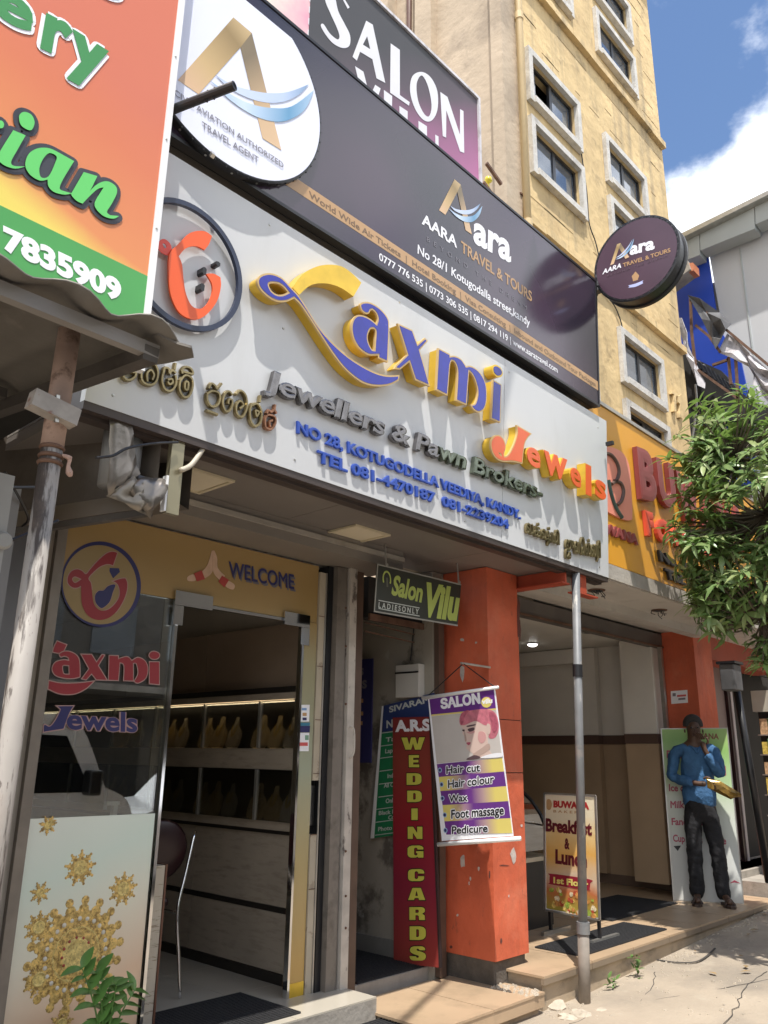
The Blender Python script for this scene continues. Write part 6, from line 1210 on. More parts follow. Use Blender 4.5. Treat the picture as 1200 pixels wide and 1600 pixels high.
B().bar(BFP.at(bc[2][0]-.02, .215, -.30), BFP.at(bc[2][0]-.02, .215, .10), .03).build('foot', M['alu'], bf); B().bar(BFP.at(bc[3][0]+.03, .215, -.30), BFP.at(bc[3][0]+.03, .215, .10), .03).build('foot', M['alu'], bf)
REDT = mat('dark_red_print', (.42, .03, .03), .4, var=0); MRT = mat('dark_maroon_print', (.12, .012, .02), .4, var=0)
def bt(s, bl, br, tl, m, bold, n=.003): txt(BFP, s, *k8([bl, br, tl]), n, .0006, m, bf, bold=bold)
bt('BUWANA', (194, 335), (362, 345), (194, 302), REDT, .06); bt('B A K E R S', (194, 358), (330, 366), (194, 346), M['tan'], .02); bt('Breakfast', (158, 447), (375, 468), (158, 385), MRT, .045); bt('&', (246, 530), (270, 532), (246, 478), MRT, .045); bt('Lunch', (203, 598), (352, 618), (203, 530), MRT, .045)
flat(BFP, [cr(BFP.pts(k8([(178, 655), (185, 645), (365, 672), (368, 690), (364, 718), (355, 722), (185, 695), (178, 685)])))], .003, mat('maroon_badge', (.30, .02, .04), .4), 'badge_print', bf); bt('1st Floor', (194, 690), (358, 712), (194, 660), YEP, .04, .005)
flat(BFP, [cr(BFP.pts(k8([(165, 300), (180, 298), (188, 320), (180, 345), (165, 340)])))], .003, M['tan'], 'emblem_print', bf)
rk = random.Random(12)
for k in range(46):
    x = rk.uniform(165, 400); y = rk.uniform(735, 845) if x > 240 else rk.uniform(715, 805); u = BFP.px(*k8([(x, y)])[0]); r = rk.uniform(.012, .03); c_ = rk.choice([(.45, .08, .04), (.6, .45, .12), (.3, .4, .06), (.7, .6, .4), (.55, .25, .07)])
    if not (bc[3][0]+.04 < u[0] < bc[2][0]-.04): continue
    flat(BFP, [[(u[0]+r*math.cos(a)*rk.uniform(.6, 1), u[1]+r*math.sin(a)*rk.uniform(.6, 1)) for a in [j*.9 for j in range(7)]]], .003+.0004*(k % 9), mat('food%d' % int(c_[0]*100), c_, .5, var=.4, vs=60), 'food_print', bf)
# menu board leaning by the pillar
mn = thing('menu_board', 'tall pale green and white menu board leaning behind the man', 'sign', (8.5, 3.5, .2))
mA, mB = PZ(1052, 1407, .2), PZ(1163, 1412, .2); mU = (mB-mA).normalized(); out_ = Vector((0, 0, 1)).cross(mU); out_ = -out_ if out_.x > 0 else out_
MNP = PL(tuple(mA), U=tuple(mU), V=(-out_.x*.06, -out_.y*.06, 1)); 
k9 = lambda L: q(1000, 1080, 4.445, L)
mc = MNP.pts([(1052, 1407), (1163, 1413), (1137, 1137), (1032, 1138)])
MND = grad('menu_print', MNP.at(0, .5), MNP.at(.3, 1.8), [(0, (.55, .56, .54)), (.3, (.58, .62, .54)), (.55, (.42, .58, .32)), (.8, (.26, .46, .14)), (1, (.38, .52, .2))], .35, .35, ns=2.5)
flat(MNP, [mc], -.012, M['alu'], 'board', mn, th=.012); flat(MNP, [[(mc[0][0]+.012, mc[0][1]+.01), (mc[1][0]-.012, mc[1][1]+.01), (mc[2][0]-.012, mc[2][1]-.01), (mc[3][0]+.012, mc[3][1]-.01)]], .001, MND, 'poster_print', mn)
MNR = mat('menu_red_print', (.38, .06, .10), .4, var=0)
def mt(s, bl, br, tl, m=MNR, bold=.03): txt(MNP, s, *k9([bl, br, tl]), .003, .0006, m, mn, bold=bold)
mt('BUWANA', (330, 325), (548, 335), (330, 285), mat('brown_print', (.25, .08, .05), .4)); mt('Faluda', (186, 465), (330, 470), (184, 410)); mt('Fruit Salad', (330, 590), (598, 585), (328, 525)); mt('Ice cream', (202, 695), (420, 700), (200, 645)); mt('Milk shakes', (212, 812), (470, 815), (210, 762)); mt('Fancy gateaux', (220, 930), (560, 935), (218, 880)); mt('Cup cakes  Coffee', (230, 1045), (600, 1065), (228, 995))
for L in ([(232, 1075), (285, 1072), (262, 1110)], [(620, 1335), (655, 1312), (700, 1335), (655, 1328)]): flat(MNP, [MNP.pts(k9(L))], .003, MNR if L[0][0] > 600 else M['black'], 'ornament_print', mn)
# ================================================================== water meter, weeds, stones
wm = thing('water_meter', 'grey water meter and bent white pipe between the tiled step and the platform', 'water meter', (4.9, 3.3, .12))
p0 = PZ(790, 1518, .14); p1 = PZ(812, 1530, .13); p2 = PZ(832, 1538, .12); p3 = PZ(843, 1550, .08)
B().tube([p0-Vector((.12, -.1, 0)), p0, p1], .022, 10).build('inlet_pipe', PG, wm, smooth=True); B().lathe(p1-Vector((0, 0, .035)), [(.03, 0), (.045, .01), (.045, .05), (.03, .065)], 16).build('meter_body', M['conc'], wm, smooth=True); B().lathe(p0-Vector((0, 0, .03)), [(.02, 0), (.035, .01), (.035, .045), (.01, .06)], 12).build('valve', M['rust'], wm, smooth=True)
B().tube(cro([p1, p2+Vector((0, 0, .03)), p3+Vector((.03, -.03, .0)), p3+Vector((.03, -.06, -.10))], 4), .013, 8).build('bent_pipe', mat('dull_white_pvc', (.5, .47, .42), .5, var=.2, vs=20), wm, smooth=True)
rs_ = random.Random(2)
for k in range(7):
    p = PZ(*[(780, 1510), (862, 1572), (885, 1590), (905, 1585), (740, 1512), (940, 1580), (870, 1555)][k], .0); r = [.02, .09, .06, .07, .02, .05, .05][k]; 
    if k in (0, 4): p = PZ(780-k*8, 1508, .13)
    t = thing('loose_stone', ['small stone under the orange pillar', 'flat pale stone beside the foot of the steel post', 'pale broken concrete lump left of the post foot', 'chipped concrete lump at the post foot', 'tiny stone by the corridor door', 'low rubble lump right of the post foot', 'lump of rubble between meter and post'][k], 'stone', tuple(p))
    bs_ = bpy.data.meshes.new('stone'); b = B(); b.lathe(p-Vector((0, 0, .01)), [(r*.9, 0), (r*1.0, r*.2), (r*.75, r*.42), (r*.2, r*.5)], 9); b.v = [(x+rs_.uniform(-1, 1)*r*.18, y+rs_.uniform(-1, 1)*r*.18, z+rs_.uniform(-1, 1)*r*.08) for x, y, z in b.v]; b.build('stone', mat('pale_rubble', (.44, .38, .30), .9, var=.2, vs=12, bump=.6, bs=50), t)
WEED = mat('weed_leaf', (.09, .17, .04), .5, var=.3, vs=20); wlm = leafmesh(.05, .014, .3).mesh('weed_leaf')
for wi, (x, y, n_, hh, lab) in enumerate(((962, 1522, 34, .14, 'small leafy weed growing against the platform riser right of the post'), (935, 1540, 16, .06, 'low weed tuft at the base of the platform riser'), (640, 1600, 10, .07, 'tiny weed tuft below the tiled step'))):
    p = PZ(x, y, .02); p.y = 3.10 if wi < 2 else p.y; t = thing('weed', lab, 'plant', tuple(p))
    for k in range(n_):
        a = rs_.uniform(0, 6.28); e = rs_.uniform(.1, 1.2); d = Vector((math.cos(a)*math.cos(e), math.sin(a)*math.cos(e)-.4, math.sin(e))); o = link('leaf', wlm, WEED, t, smooth=True); o.matrix_parent_inverse = Matrix.Translation(-Vector(t.location)); o.matrix_basis = orient(p+Vector((rs_.uniform(-.05, .05), rs_.uniform(-.04, .0), rs_.uniform(0, hh))), d, s=rs_.uniform(.5, 1.1))
gv = B()
for k in range(420):
    t_ = rs_.random(); x = rs_.uniform(4.9, 9.0) if t_ < .6 else rs_.uniform(4.0, 6.5); y = 3.15-abs(rs_.gauss(0, .10)) if t_ < .6 else rs_.uniform(2.2, 3.1); 
    if 3.8 < x < 4.9: y = min(y, 3.08)
    r = rs_.uniform(.003, .011)*(1.4 if rs_.random() < .08 else 1); z = gz(x, y); gv.hexa([(x-r, y-r, z-.006), (x+r, y-r*.8, z-.006), (x+r*.9, y+r, z-.006), (x-r*.8, y+r, z-.006)], [(x-r*.6, y-r*.5, z+r*.8), (x+r*.5, y-r*.6, z+r*.9), (x+r*.4, y+r*.6, z+r*.7), (x-r*.5, y+r*.4, z+r)])
for k in range(160):
    x = rs_.uniform(4.70, 4.95); y = rs_.uniform(3.12, 3.45); z = .123 if x < 4.86 else .0; r = rs_.uniform(.003, .012)
    gv.hexa([(x-r, y-r, z-.004), (x+r, y-r, z-.004), (x+r, y+r, z-.004), (x-r, y+r, z-.004)], [(x-r*.6, y-r*.5, z+r), (x+r*.5, y-r*.6, z+r*.8), (x+r*.4, y+r*.6, z+r), (x-r*.5, y+r*.4, z+r*.7)])
o = gv.build('gravel', MC['pale_rubble'], None, kind='stuff'); o['label'] = 'loose gravel and dust scattered along the foot of the platform'
lv_ = B()
for k in range(30):
    x = rs_.uniform(5.4, 9.2); y = rs_.uniform(1.6, 3.1); z = gz(x, y)+.012; a = rs_.uniform(0, 6.3); l_ = rs_.uniform(.02, .05); lv_.add([(x, y, z), (x+l_*math.cos(a+.5), y+l_*math.sin(a+.5), z+.006), (x+2*l_*math.cos(a), y+2*l_*math.sin(a), z), (x+l_*math.cos(a-.5), y+l_*math.sin(a-.5), z+.004)], [(0, 1, 2, 3)])
o = lv_.build('fallen_leaves', mat('dry_leaf', (.28, .19, .09), .8, var=.3), None, kind='stuff'); o['label'] = 'dry leaves fallen on the pavement under the street tree'
for L, nm in (([(880, 1598), (930, 1575), (1000, 1560), (1090, 1550), (1200, 1535)], 'long fine crack across the sunlit pavement'), ([(955, 1600), (985, 1570), (1015, 1545), (1022, 1520)], 'short crack running towards the platform riser'), ([(1120, 1600), (1150, 1570), (1165, 1545), (1200, 1525)], 'thin crack near the bottom right corner')):
    P = []
    for x, y in L: p = PZ(x, y, .03); P.append(Vector((p.x, p.y, gz(p.x, p.y)+.004)))
    t = thing('pavement_crack', nm, 'crack', tuple(P[0])); P2 = cro(P, 6); P2 = [p+Vector((rs_.uniform(-.016, .016), rs_.uniform(-.016, .016), -.0015)) for p in P2]; B().tube(P2, .003, 5, .4).build('crack', MC['crack_dark'], t)
# ================================================================== the man
def skin(name, V, E, R, m, par, sub=2):
    me = bpy.data.meshes.new(name); me.from_pydata(V, E, []); o = bpy.data.objects.new(name, me); C.objects.link(o)
    sm = o.modifiers.new('skin', 'SKIN'); sm.use_smooth_shade = True; sl = me.skin_vertices[0].data
    for i, r in enumerate(R): sl[i].radius = r if isinstance(r, tuple) else (r, r)
    sl[0].use_root = True; ss_ = o.modifiers.new('sub', 'SUBSURF'); ss_.levels = ss_.render_levels = sub
    dg = bpy.context.evaluated_depsgraph_get(); dg.update(); m2 = bpy.data.meshes.new_from_object(o.evaluated_get(dg)); bpy.data.objects.remove(o); bpy.data.meshes.remove(me)
    return link(name, m2, m, par, smooth=True)
MO = PZ(1108, 1413, .2); 
mr = Vector((.50, -.866, 0)); mf = Vector((-.866, -.50, 0))
pn = thing('person', 'man in a blue shirt and black trousers, hand to his face, holding a golden packet', 'person', tuple(MO))
K = 1.0
def mp_(r, f, h): return tuple(MO+mr*r*K+mf*f*K+Vector((0, 0, h*K)))
SKIN = mat('brown_skin', (.085, .045, .028), .5, var=.08); SHIRT = mat('blue_shirt', (.04, .125, .27), .8, var=.2, vs=9, bump=4, bs=9); TROU = mat('black_trousers', (.012, .012, .015), .85, var=.2, vs=5, bump=3, bs=9); HR = mat('dark_hair', (.03, .028, .028), .8, var=.3, vs=60)
J = dict(pel=(0, 0, .94), ch=(0, .0, 1.26), nk=(0, .01, 1.46), nk2=(.0, .03, 1.52), hd=(.0, .05, 1.62), ht=(0, .03, 1.70),
  ls=(-.19, 0, 1.41), le=(-.25, .03, 1.15), lw=(-.03, .20, 1.10), lh=(.05, .22, 1.10),
  rs=(.19, 0, 1.41), re=(.20, .14, 1.17), rw=(.07, .16, 1.42), rh=(.05, .155, 1.50),
  lhp=(-.09, 0, .90), lk=(-.09, .03, .50), la=(-.10, -.01, .09), lt=(-.12, .16, .035), rhp=(.09, 0, .90), rk=(.12, .04, .50), ra=(.14, .02, .09), rt=(.17, .18, .035))
def chain(names, radii, m, name, fold=0):
    V = []; E = []; R = []; idx = {}
    for path in names:
        for a, b in zip(path, path[1:]):
            for x in (a, b):
                if x not in idx: idx[x] = len(V); V.append(mp_(*J[x])); R.append(radii[x])
            E.append((idx[a], idx[b]))
    o = skin(name, V, E, R, m, pn, 3 if fold else 2)
    if fold:
        tx = bpy.data.textures.new('fold', 'CLOUDS'); tx.noise_scale = .07; tx.noise_depth = 2
        d = o.modifiers.new('fold', 'DISPLACE'); d.texture = tx; d.strength = fold*2; d.mid_level = .5; d.texture_coords = 'LOCAL'
    return o
chain([['pel', 'ch', 'nk', 'nk2', 'hd', 'ht'], ['nk', 'ls', 'le', 'lw', 'lh'], ['nk', 'rs', 're', 'rw', 'rh'], ['pel', 'lhp', 'lk', 'la', 'lt'], ['pel', 'rhp', 'rk', 'ra', 'rt']],
  dict(pel=.10, ch=.11, nk=.055, nk2=.052, hd=(.080, .092), ht=(.065, .075), ls=.05, le=.036, lw=.025, lh=.03, rs=.05, re=.036, rw=.025, rh=.032, lhp=.07, lk=.05, la=.034, lt=.03, rhp=.07, rk=.05, ra=.034, rt=.03), SKIN, 'body')
J.update(sh0=(0, 0, .83), sh1=(0, .01, 1.05), sh2=(0, .01, 1.28), sh3=(0, 0, 1.41), lcf=(-.06, .18, 1.105), rcf=(.085, .16, 1.385))
chain([['sh0', 'sh1', 'sh2', 'sh3'], ['sh3', 'ls', 'le', 'lcf'], ['sh3', 'rs', 're', 'rcf']], dict(sh0=(.20, .15), sh1=(.165, .125), sh2=(.175, .12), sh3=(.13, .09), ls=.067, le=.056, lcf=.045, rs=.067, re=.058, rcf=.045), SHIRT, 'shirt', .016)
J.update(t0=(0, 0, .99), t1=(0, 0, .90), lhh=(-.08, 0, .80), rhh=(.08, 0, .80), lkk=(-.09, .02, .5), lk2=(-.095, .0, .28), laa=(-.10, -.01, .035), rkk=(.115, .03, .5), rk2=(.13, .01, .28), raa=(.14, .01, .035))
chain([['t0', 't1', 'lhh', 'lkk', 'lk2', 'laa'], ['t1', 'rhh', 'rkk', 'rk2', 'raa']], dict(t0=(.15, .11), t1=(.165, .12), lhh=.10, rhh=.10, lkk=.078, rkk=.078, lk2=.074, rk2=.074, laa=.075, raa=.075), TROU, 'trousers', .014)
# hair, ears, nose, eyes, fingers, sandals
hc = Vector(mp_(0, .035, 1.665))
b = B(); n1, n2 = 16, 8
for j in range(n2+1):
    for i in range(n1):
        th, ph = 2*math.pi*i/n1, math.pi*.56*j/n2; rr = .098; x, y, z = rr*math.sin(ph)*math.cos(th), rr*1.12*math.sin(ph)*math.sin(th)-.018, .105*math.cos(ph)
        if y > .05 and z < .055: y = .05
        b.v.append(tuple(hc+mr*x+mf*y+Vector((0, 0, z))))
for j in range(n2):
    for i in range(n1): b.f.append((j*n1+i, j*n1+(i+1) % n1, (j+1)*n1+(i+1) % n1, (j+1)*n1+i))
b.build('hair', HR, pn, smooth=True)
for s in (-1, 1): B().lathe(mp_(.085*s, .04, 1.60), [(.012, -.006), (.020, 0), (.012, .008)], 10, mr*s).build('ear', SKIN, pn, smooth=True)
B().hexa([mp_(-.012, .125, 1.585), mp_(.012, .125, 1.585), mp_(.012, .145, 1.59), mp_(-.012, .145, 1.59)], [mp_(-.006, .12, 1.63), mp_(.006, .12, 1.63), mp_(.005, .128, 1.63), mp_(-.005, .128, 1.63)]).build('nose', SKIN, pn, smooth=True)
for s in (-1, 1): B().lathe(mp_(.032*s, .118, 1.632), [(.011, 0), (.008, .006), (.001, .008)], 10, mf).build('eye', M['black'], pn, smooth=True)
B().hexa([mp_(-.024, .115, 1.552), mp_(.024, .115, 1.552), mp_(.02, .128, 1.552), mp_(-.02, .128, 1.552)], [mp_(-.024, .115, 1.562), mp_(.024, .115, 1.562), mp_(.018, .130, 1.561), mp_(-.018, .130, 1.561)]).build('mouth', mat('dark_lips', (.06, .03, .025), .5), pn, smooth=True)
def fingers(base, d, side, L, curl):
    base = Vector(base); d = Vector(d).normalized(); side = Vector(side).normalized(); n = d.cross(side)
    for k in range(4):
        l = L*(1, 1.1, 1.05, .82)[k]; o = base+side*(.019*(k-1.5)); P = [o, o+d*l*.4+n*curl*.2*l, o+d*l*.75+n*curl*.6*l, o+d*l*.9+n*curl*1.1*l]
        B().tube(cro(P, 3), [.0095]*4+[.009]*3+[.0075]*3, 8).build('finger', SKIN, pn, smooth=True)
    P = [base-d*.05+side*.03, base-d*.02+side*.055, base+d*.02+side*.058]; B().tube(cro(P, 3), .0105, 8).build('thumb', SKIN, pn, smooth=True)
fingers(mp_(.05, .15, 1.52), Vector((0, 0, 1))*.9-mr*.35, mf*.35+mr*.9, .08, -.5); fingers(mp_(.07, .235, 1.10), mr*.8+mf*.3+Vector((0, 0, -.3)), Vector((0, 0, 1)), .075, .6)
SAN = mat('brown_sandal', (.05, .03, .022), .6)
for s, (r, f) in ((-1, (-.115, .08)), (1, (.158, .10))):
    c_ = MO+mr*r+mf*f; dd = (mf+mr*.12*s).normalized(); sd_ = Vector((dd.y, -dd.x, 0)); P = [c_+dd*a+sd_*b_ for a, b_ in ((-.13, -.032), (-.13, .032), (-.02, .04), (.10, .048), (.15, .02), (.15, -.02), (.10, -.045), (-.02, -.036))]
    B().add([p+Vector((0, 0, .003)) for p in P]+[p+Vector((0, 0, .024)) for p in P], [tuple(range(8)), tuple(range(8, 16))]+[(i, (i+1) % 8, 8+(i+1) % 8, 8+i) for i in range(8)]).build('sandal_sole', SAN, pn)
    B().tube(cro([c_+dd*.06-sd_*.046+Vector((0, 0, .02)), c_+dd*.04+Vector((0, 0, .075)), c_+dd*.06+sd_*.046+Vector((0, 0, .02))], 5), .012, 6, 1).build('sandal_strap', SAN, pn)
sc0 = mp_(0, .03, 1.40)
B().tube(cro([mp_(-.06, .06, 1.455), mp_(-.02, .10, 1.43), mp_(.0, .115, 1.39)], 4), .012, 6).build('collar', SHIRT, pn, smooth=True); B().tube(cro([mp_(.06, .06, 1.455), mp_(.03, .10, 1.43), mp_(.005, .115, 1.39)], 4), .012, 6).build('collar', SHIRT, pn, smooth=True)
pk = thing('golden_packet', 'crumpled golden brown plastic packet in the hand of the man in blue', 'packet', mp_(.2, .25, 1.05))
BAGM = mat('golden_plastic', (.26, .16, .03), .3, metal=.25, var=.4, vs=16, dirt=((.10, .06, .02), .7, 12, .5, .62)); rb_ = random.Random(3)
pl_ = [(.05, 1.15), (.16, 1.14), (.26, 1.075), (.35, 1.02), (.345, .99), (.30, .985), (.25, .96), (.15, 1.01), (.05, 1.06)]; m_ = len(pl_); b = B()
ring = lambda s, d: [mp_(.20+(r-.20)*s, .25+d+rb_.uniform(-.008, .008), 1.05+(h-1.05)*s+rb_.uniform(-.006, .006)) for r, h in pl_]
L = [ring(.45, -.035), ring(1, -.008), ring(1, .008), ring(.75, .03), ring(.4, .045)]
for g in L: b.v += g
for j in range(4): b.f += [(j*m_+i, j*m_+(i+1) % m_, (j+1)*m_+(i+1) % m_, (j+1)*m_+i) for i in range(m_)]
b.f += [tuple(reversed(range(m_))), tuple(range(4*m_, 5*m_))]; b.build('packet_body', BAGM, pk)
# ================================================================== tree
tr = thing('street_tree', 'broad leafed street tree with whorled glossy leaves at the right edge', 'tree', (7.7, 1.35, 0))
BARK = mat('tree_bark', (.12, .095, .07), .9, var=.25, vs=9, bump=1, bs=30)
LV = [mat('tree_leaf_%d' % i, c_, .32, var=.3, vs=5) for i, c_ in enumerate(((.22, .31, .12), (.16, .26, .09), (.31, .37, .16)))]
for m in LV:
    t = m.node_tree; pb_n = t.nodes['Principled BSDF']; tl_ = t.nodes.new('ShaderNodeBsdfTranslucent'); tl_.inputs[0].default_value = (.24, .40, .08, 1); mx = t.nodes.new('ShaderNodeMixShader'); mx.inputs[0].default_value = .28
    t.links.new(pb_n.outputs[0], mx.inputs[1]); t.links.new(tl_.outputs[0], mx.inputs[2]); t.links.new(mx.outputs[0], t.nodes['Material Output'].inputs[0])
T0 = Vector((7.9, 1.25, -.1)); T1 = Vector((7.75, 1.35, 1.6)); T2 = Vector((7.45, 1.6, 2.5))
B().tube(cro([T0, T0.lerp(T1, .5)+Vector((.03, 0, 0)), T1, T2], 5), [.14-.005*i for i in range(16)], 14).build('trunk', BARK, tr, smooth=True)
rt_ = random.Random(17); CL = [((7.05, 1.80, 3.45), (1.04, .94, 1.12), 400), ((6.62, 2.42, 3.15), (.30, .28, .38), 34), ((6.66, 2.36, 3.95), (.30, .28, .35), 34), ((6.7, 2.25, 4.35), (.35, .3, .25), 24), ((7.0, 2.1, 2.42), (.36, .28, .40), 60), ((6.62, 2.5, 2.72), (.26, .22, .24), 34), ((6.75, 2.35, 2.95), (.4, .35, .4), 50), ((6.50, 2.56, 3.35), (.24, .22, .40), 34), ((6.55, 2.50, 3.95), (.26, .24, .30), 26)]
tips = []
for c_, r_, n_ in CL:
    for k in range(n_):
        while True:
            v = Vector((rt_.uniform(-1, 1), rt_.uniform(-1, 1), rt_.uniform(-1, 1)))
            if .35 < v.length < 1: break
        tips.append((Vector(c_)+Vector((v.x*r_[0], v.y*r_[1], v.z*r_[2])), v))
hubs = [Vector((7.2, 1.9, 2.9)), Vector((6.95, 2.1, 3.5)), Vector((7.3, 1.7, 3.8)), Vector((7.6, 1.4, 3.4)), Vector((6.8, 2.25, 4.0)), Vector((6.9, 2.2, 2.65))]
for h in hubs: B().tube(cro([T2, T2.lerp(h, .5)+Vector((rt_.uniform(-.1, .1), 0, .1)), h], 5), [.07-.004*i for i in range(11)], 8).build('branch', BARK, tr, smooth=True)
tw_ = B()
for p, v in tips:
    h = min(hubs, key=lambda h: (h-p).length); tw_.tube(cro([h, h.lerp(p, .55)+Vector((0, 0, -.04)), p], 3), [.014, .012, .010, .008, .007, .006, .005], 5)
tw_.build('twig', BARK, tr, kind='stuff')
lms = [leafmesh(.122, .0215, cu, .25, 4) for cu in (.3, .6, .1)]; lme = [m.mesh('tree_leaf') for m in lms]
LL = []
for p, v in tips:
    ax = (v*.6+Vector((-.1, .0, .7))+Vector((rt_.uniform(-.4, .4), rt_.uniform(-.4, .4), rt_.uniform(-.3, .3)))).normalized(); t1 = ax.orthogonal().normalized(); t2 = ax.cross(t1); n_ = rt_.randint(6, 12); ph = rt_.uniform(0, 6)
    for k in range(n_):
        a = ph+2*math.pi*k/n_+rt_.uniform(-.2, .2); e = rt_.uniform(-.1, .55); d = (t1*math.cos(a)+t2*math.sin(a))*math.cos(e)+ax*math.sin(e); LL.append((orient(p+d*.01-ax*rt_.uniform(0, .05), d, ax, rt_.uniform(.6, 1.35)), rt_.randrange(3), rt_.choice((0, 0, 1, 2))))
LL.sort(key=lambda t: (t[0].translation-CO).length); front = []
for k, (mt_, mi, li) in enumerate(LL):
    c_ = mt_.translation-CO; w_ = c_.dot(CF); px_ = 600+FPX*c_.dot(CR)/w_
    if len(front) < 290 and px_ < 1215: front.append(k)
fs_ = set(front); tm = Matrix.Translation(-Vector(tr.location))
for mi in range(3):
    for li in range(3):
        me = lme[mi].copy() if (mi, li) != (0, 0) else lme[mi]; me.name = 'tree_leaf'; me.materials.clear(); me.materials.append(LV[li])
        for p in me.polygons: p.use_smooth = True
        for k in front:
            if LL[k][1] == mi and LL[k][2] == li:
                o = bpy.data.objects.new('leaf', me); C.objects.link(o); o.parent = tr; o.matrix_parent_inverse = tm; o.matrix_basis = LL[k][0]
for li in range(3):
    b = B()
    for k, (mt_, mi, l2) in enumerate(LL):
        if k in fs_ or l2 != li: continue
        k0 = len(b.v); b.v += [tuple(mt_ @ Vector(v)) for v in lms[mi].v]; b.f += [tuple(i+k0 for i in f) for f in lms[mi].f]
    b.build('foliage', LV[li], tr, kind='stuff', smooth=True)
# ================================================================== across the street (mirrored in the glass)
ob = thing('opposite_building', 'row of shaded shops with dark windows across the street, mirrored in the shop glass', 'building', (5, -12, 0))
OPM = mat('opposite_render', (.17, .15, .12), .85, var=.2, vs=.6)
for i, (x0, x1, h, c_) in enumerate(((-16, -5, 8, 0), (-4.98, 3, 10, 0), (3.02, 12, 7.5, 0), (12.02, 24, 9, 0))):
    part('wall', OPM if i % 2 else mat('opposite_render_dark', (.11, .10, .09), .85, var=.2), ob, (x0, x1, -18, -11.5, 0, h))
    part('shop_shutter', M['dark'], ob, (x0+.4, x1-.4, -11.498, -11.4, .1, 2.6)); part('shop_canopy', M['conc'], ob, (x0, x1, -11.498, -9.9, 2.9, 3.05))
    for f in range(2):
        for k in range(4): xx = x0+1+k*(x1-x0-1)/4; part('window', AG, ob, (xx, xx+1.2, -11.497, -11.45, 3.9+f*2.4, 5.2+f*2.4))
setting('far_pavement', B().box(-60, 60, -14, -9.4, -.13, .02), M['conc'])
ot = thing('opposite_tree', 'dark rounded tree across the street, mirrored in the shop glass', 'tree', (3, -8.6, 0))
B().tube([(3, -8.6, 0), (3.1, -8.6, 2.5)], [.16, .1], 10).build('trunk', BARK, ot); b = B(); r_ = random.Random(6)
for k in range(2600):
    v = Vector((r_.gauss(0, 1), r_.gauss(0, 1), r_.gauss(0, 1))).normalized()*r_.uniform(.5, 1)**.5; p = Vector((3+v.x*2.2, -8.6+v.y*1.6, 4.2+v.z*1.9)); d1 = Vector((r_.uniform(-1, 1), r_.uniform(-1, 1), r_.uniform(-1, 1))).normalized(); d2 = d1.orthogonal().normalized(); b.add([p, p+d1*.17+d2*.05, p+d1*.3, p+d1*.17-d2*.05], [(0, 1, 2, 3)])
b.build('foliage', LV[1], ot, kind='stuff')
CW_ = mat('white_car_paint', (.72, .73, .74), .25, var=0, coat=.6); CG = mat('car_glass', (.01, .012, .015), .03, var=0, spec=.9); TY = mat('tyre_rubber', (.02, .02, .02), .8); 
def vehicle(name, label, x, y, prof, wins, L, Wd, wheels, cat):
    t = thing(name, label, cat, (x, y, -.12)); P2 = PL((x, y, -.12)); P3 = PL((x, y, -.12))
    shape(PL((x, y+0, -.12)), [cr(prof, 4)], 0, Wd, CW_, 'body', t)
    for w_ in wins: flat(PL((x, y, -.12), U=(1, 0, 0)), [w_], -.0, CG, 'window', t, th=.004) if False else shape(PL((x, y, -.12), U=(-1, 0, 0)), [[(-p[0], p[1]) for p in w_]], .0, .006, CG, 'window', t)
    for wx in wheels:
        for yy in (y+.01, y-0+Wd-.20):
            pass
    for wx in wheels:
        for yy, s in ((y+.02, 1), (y-Wd-.02, -1)):
            o = B().lathe((x+wx, yy-.2*s, .20), [(.2, 0), (.31, .02), (.31, .18), (.2, .2)], 22, (0, s, 0)).build('tyre', TY, t, smooth=True); B().lathe((x+wx, yy-.01*s, .20), [(.19, 0), (.17, .02), (.05, .025)], 16, (0, s, 0)).build('rim', M['alu'], t, smooth=True)
    return t
c = 1
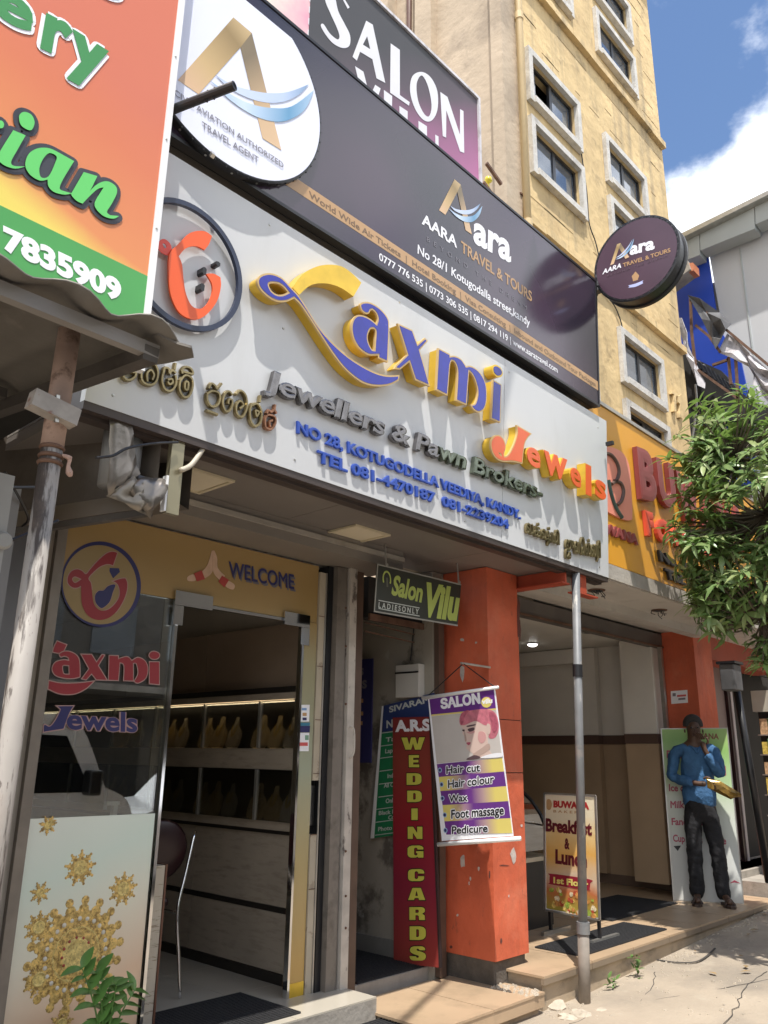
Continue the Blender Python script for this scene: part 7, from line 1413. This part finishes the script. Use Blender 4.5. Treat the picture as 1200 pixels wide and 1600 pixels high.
vn = vehicle('parked_van', 'white van with dark windows parked at the kerb, mirrored in the shop glass', 1.5, -1.2, [(0, .35, c), (0, 1.7), (.12, 1.98), (.6, 2.05), (2.7, 2.05), (3.15, 1.95), (3.55, 1.25, c), (3.85, 1.1), (3.95, .8), (3.95, .35, c)], [[(.25, 1.2), (1.2, 1.2), (1.2, 1.82), (.25, 1.8)], [(1.28, 1.2), (2.2, 1.2), (2.2, 1.82), (1.28, 1.82)], [(2.28, 1.2), (3.38, 1.2), (3.02, 1.80), (2.28, 1.82)]], 3.95, 1.7, (.75, 3.15), 'van')
B().hexa([(5.02, -1.35, 1.05), (5.02, -2.7, 1.05), (5.12, -2.7, 1.08), (5.12, -1.35, 1.08)], [(4.66, -1.45, 1.72), (4.66, -2.6, 1.72), (4.70, -2.6, 1.74), (4.70, -1.45, 1.74)]).build('windscreen', CG, vn); B().box(4.75, 4.9, -1.18, -.98, 1.05, 1.32).build('wing_mirror', M['black'], vn, bevel=.03)
sv_ = vehicle('parked_car', 'white estate car parked ahead of the van, mirrored in the shop glass', 5.6, -1.35, [(0, .3, c), (-.02, .75), (.15, .95), (.95, 1.05, c), (1.5, 1.52), (2.0, 1.62), (3.6, 1.62), (4.0, 1.5), (4.25, .95), (4.3, .3, c)], [[(1.15, 1.06), (2.15, 1.06), (2.15, 1.5), (1.62, 1.48)], [(2.25, 1.06), (3.1, 1.06), (3.1, 1.52), (2.25, 1.52)], [(3.2, 1.06), (3.98, 1.06), (3.75, 1.48), (3.2, 1.52)]], 4.3, 1.7, (.8, 3.4), 'car')
B().box(6.75, 6.95, -1.32, -1.08, .98, 1.2).build('wing_mirror', M['black'], sv_, bevel=.03)
# overhead cables whose shadows fall on the signs
oc = thing('overhead_cable', 'thick black utility cable sagging above the street in front of the signs', 'cable', (0, .4, 8))
B().tube(cro([(-6, -1.4, 7.4), (-1, .2, 6.95), (1.0, .95, 6.85), (4, 2.1, 7.6)], 10), .022, 8).build('cable', M['black'], oc, smooth=True)
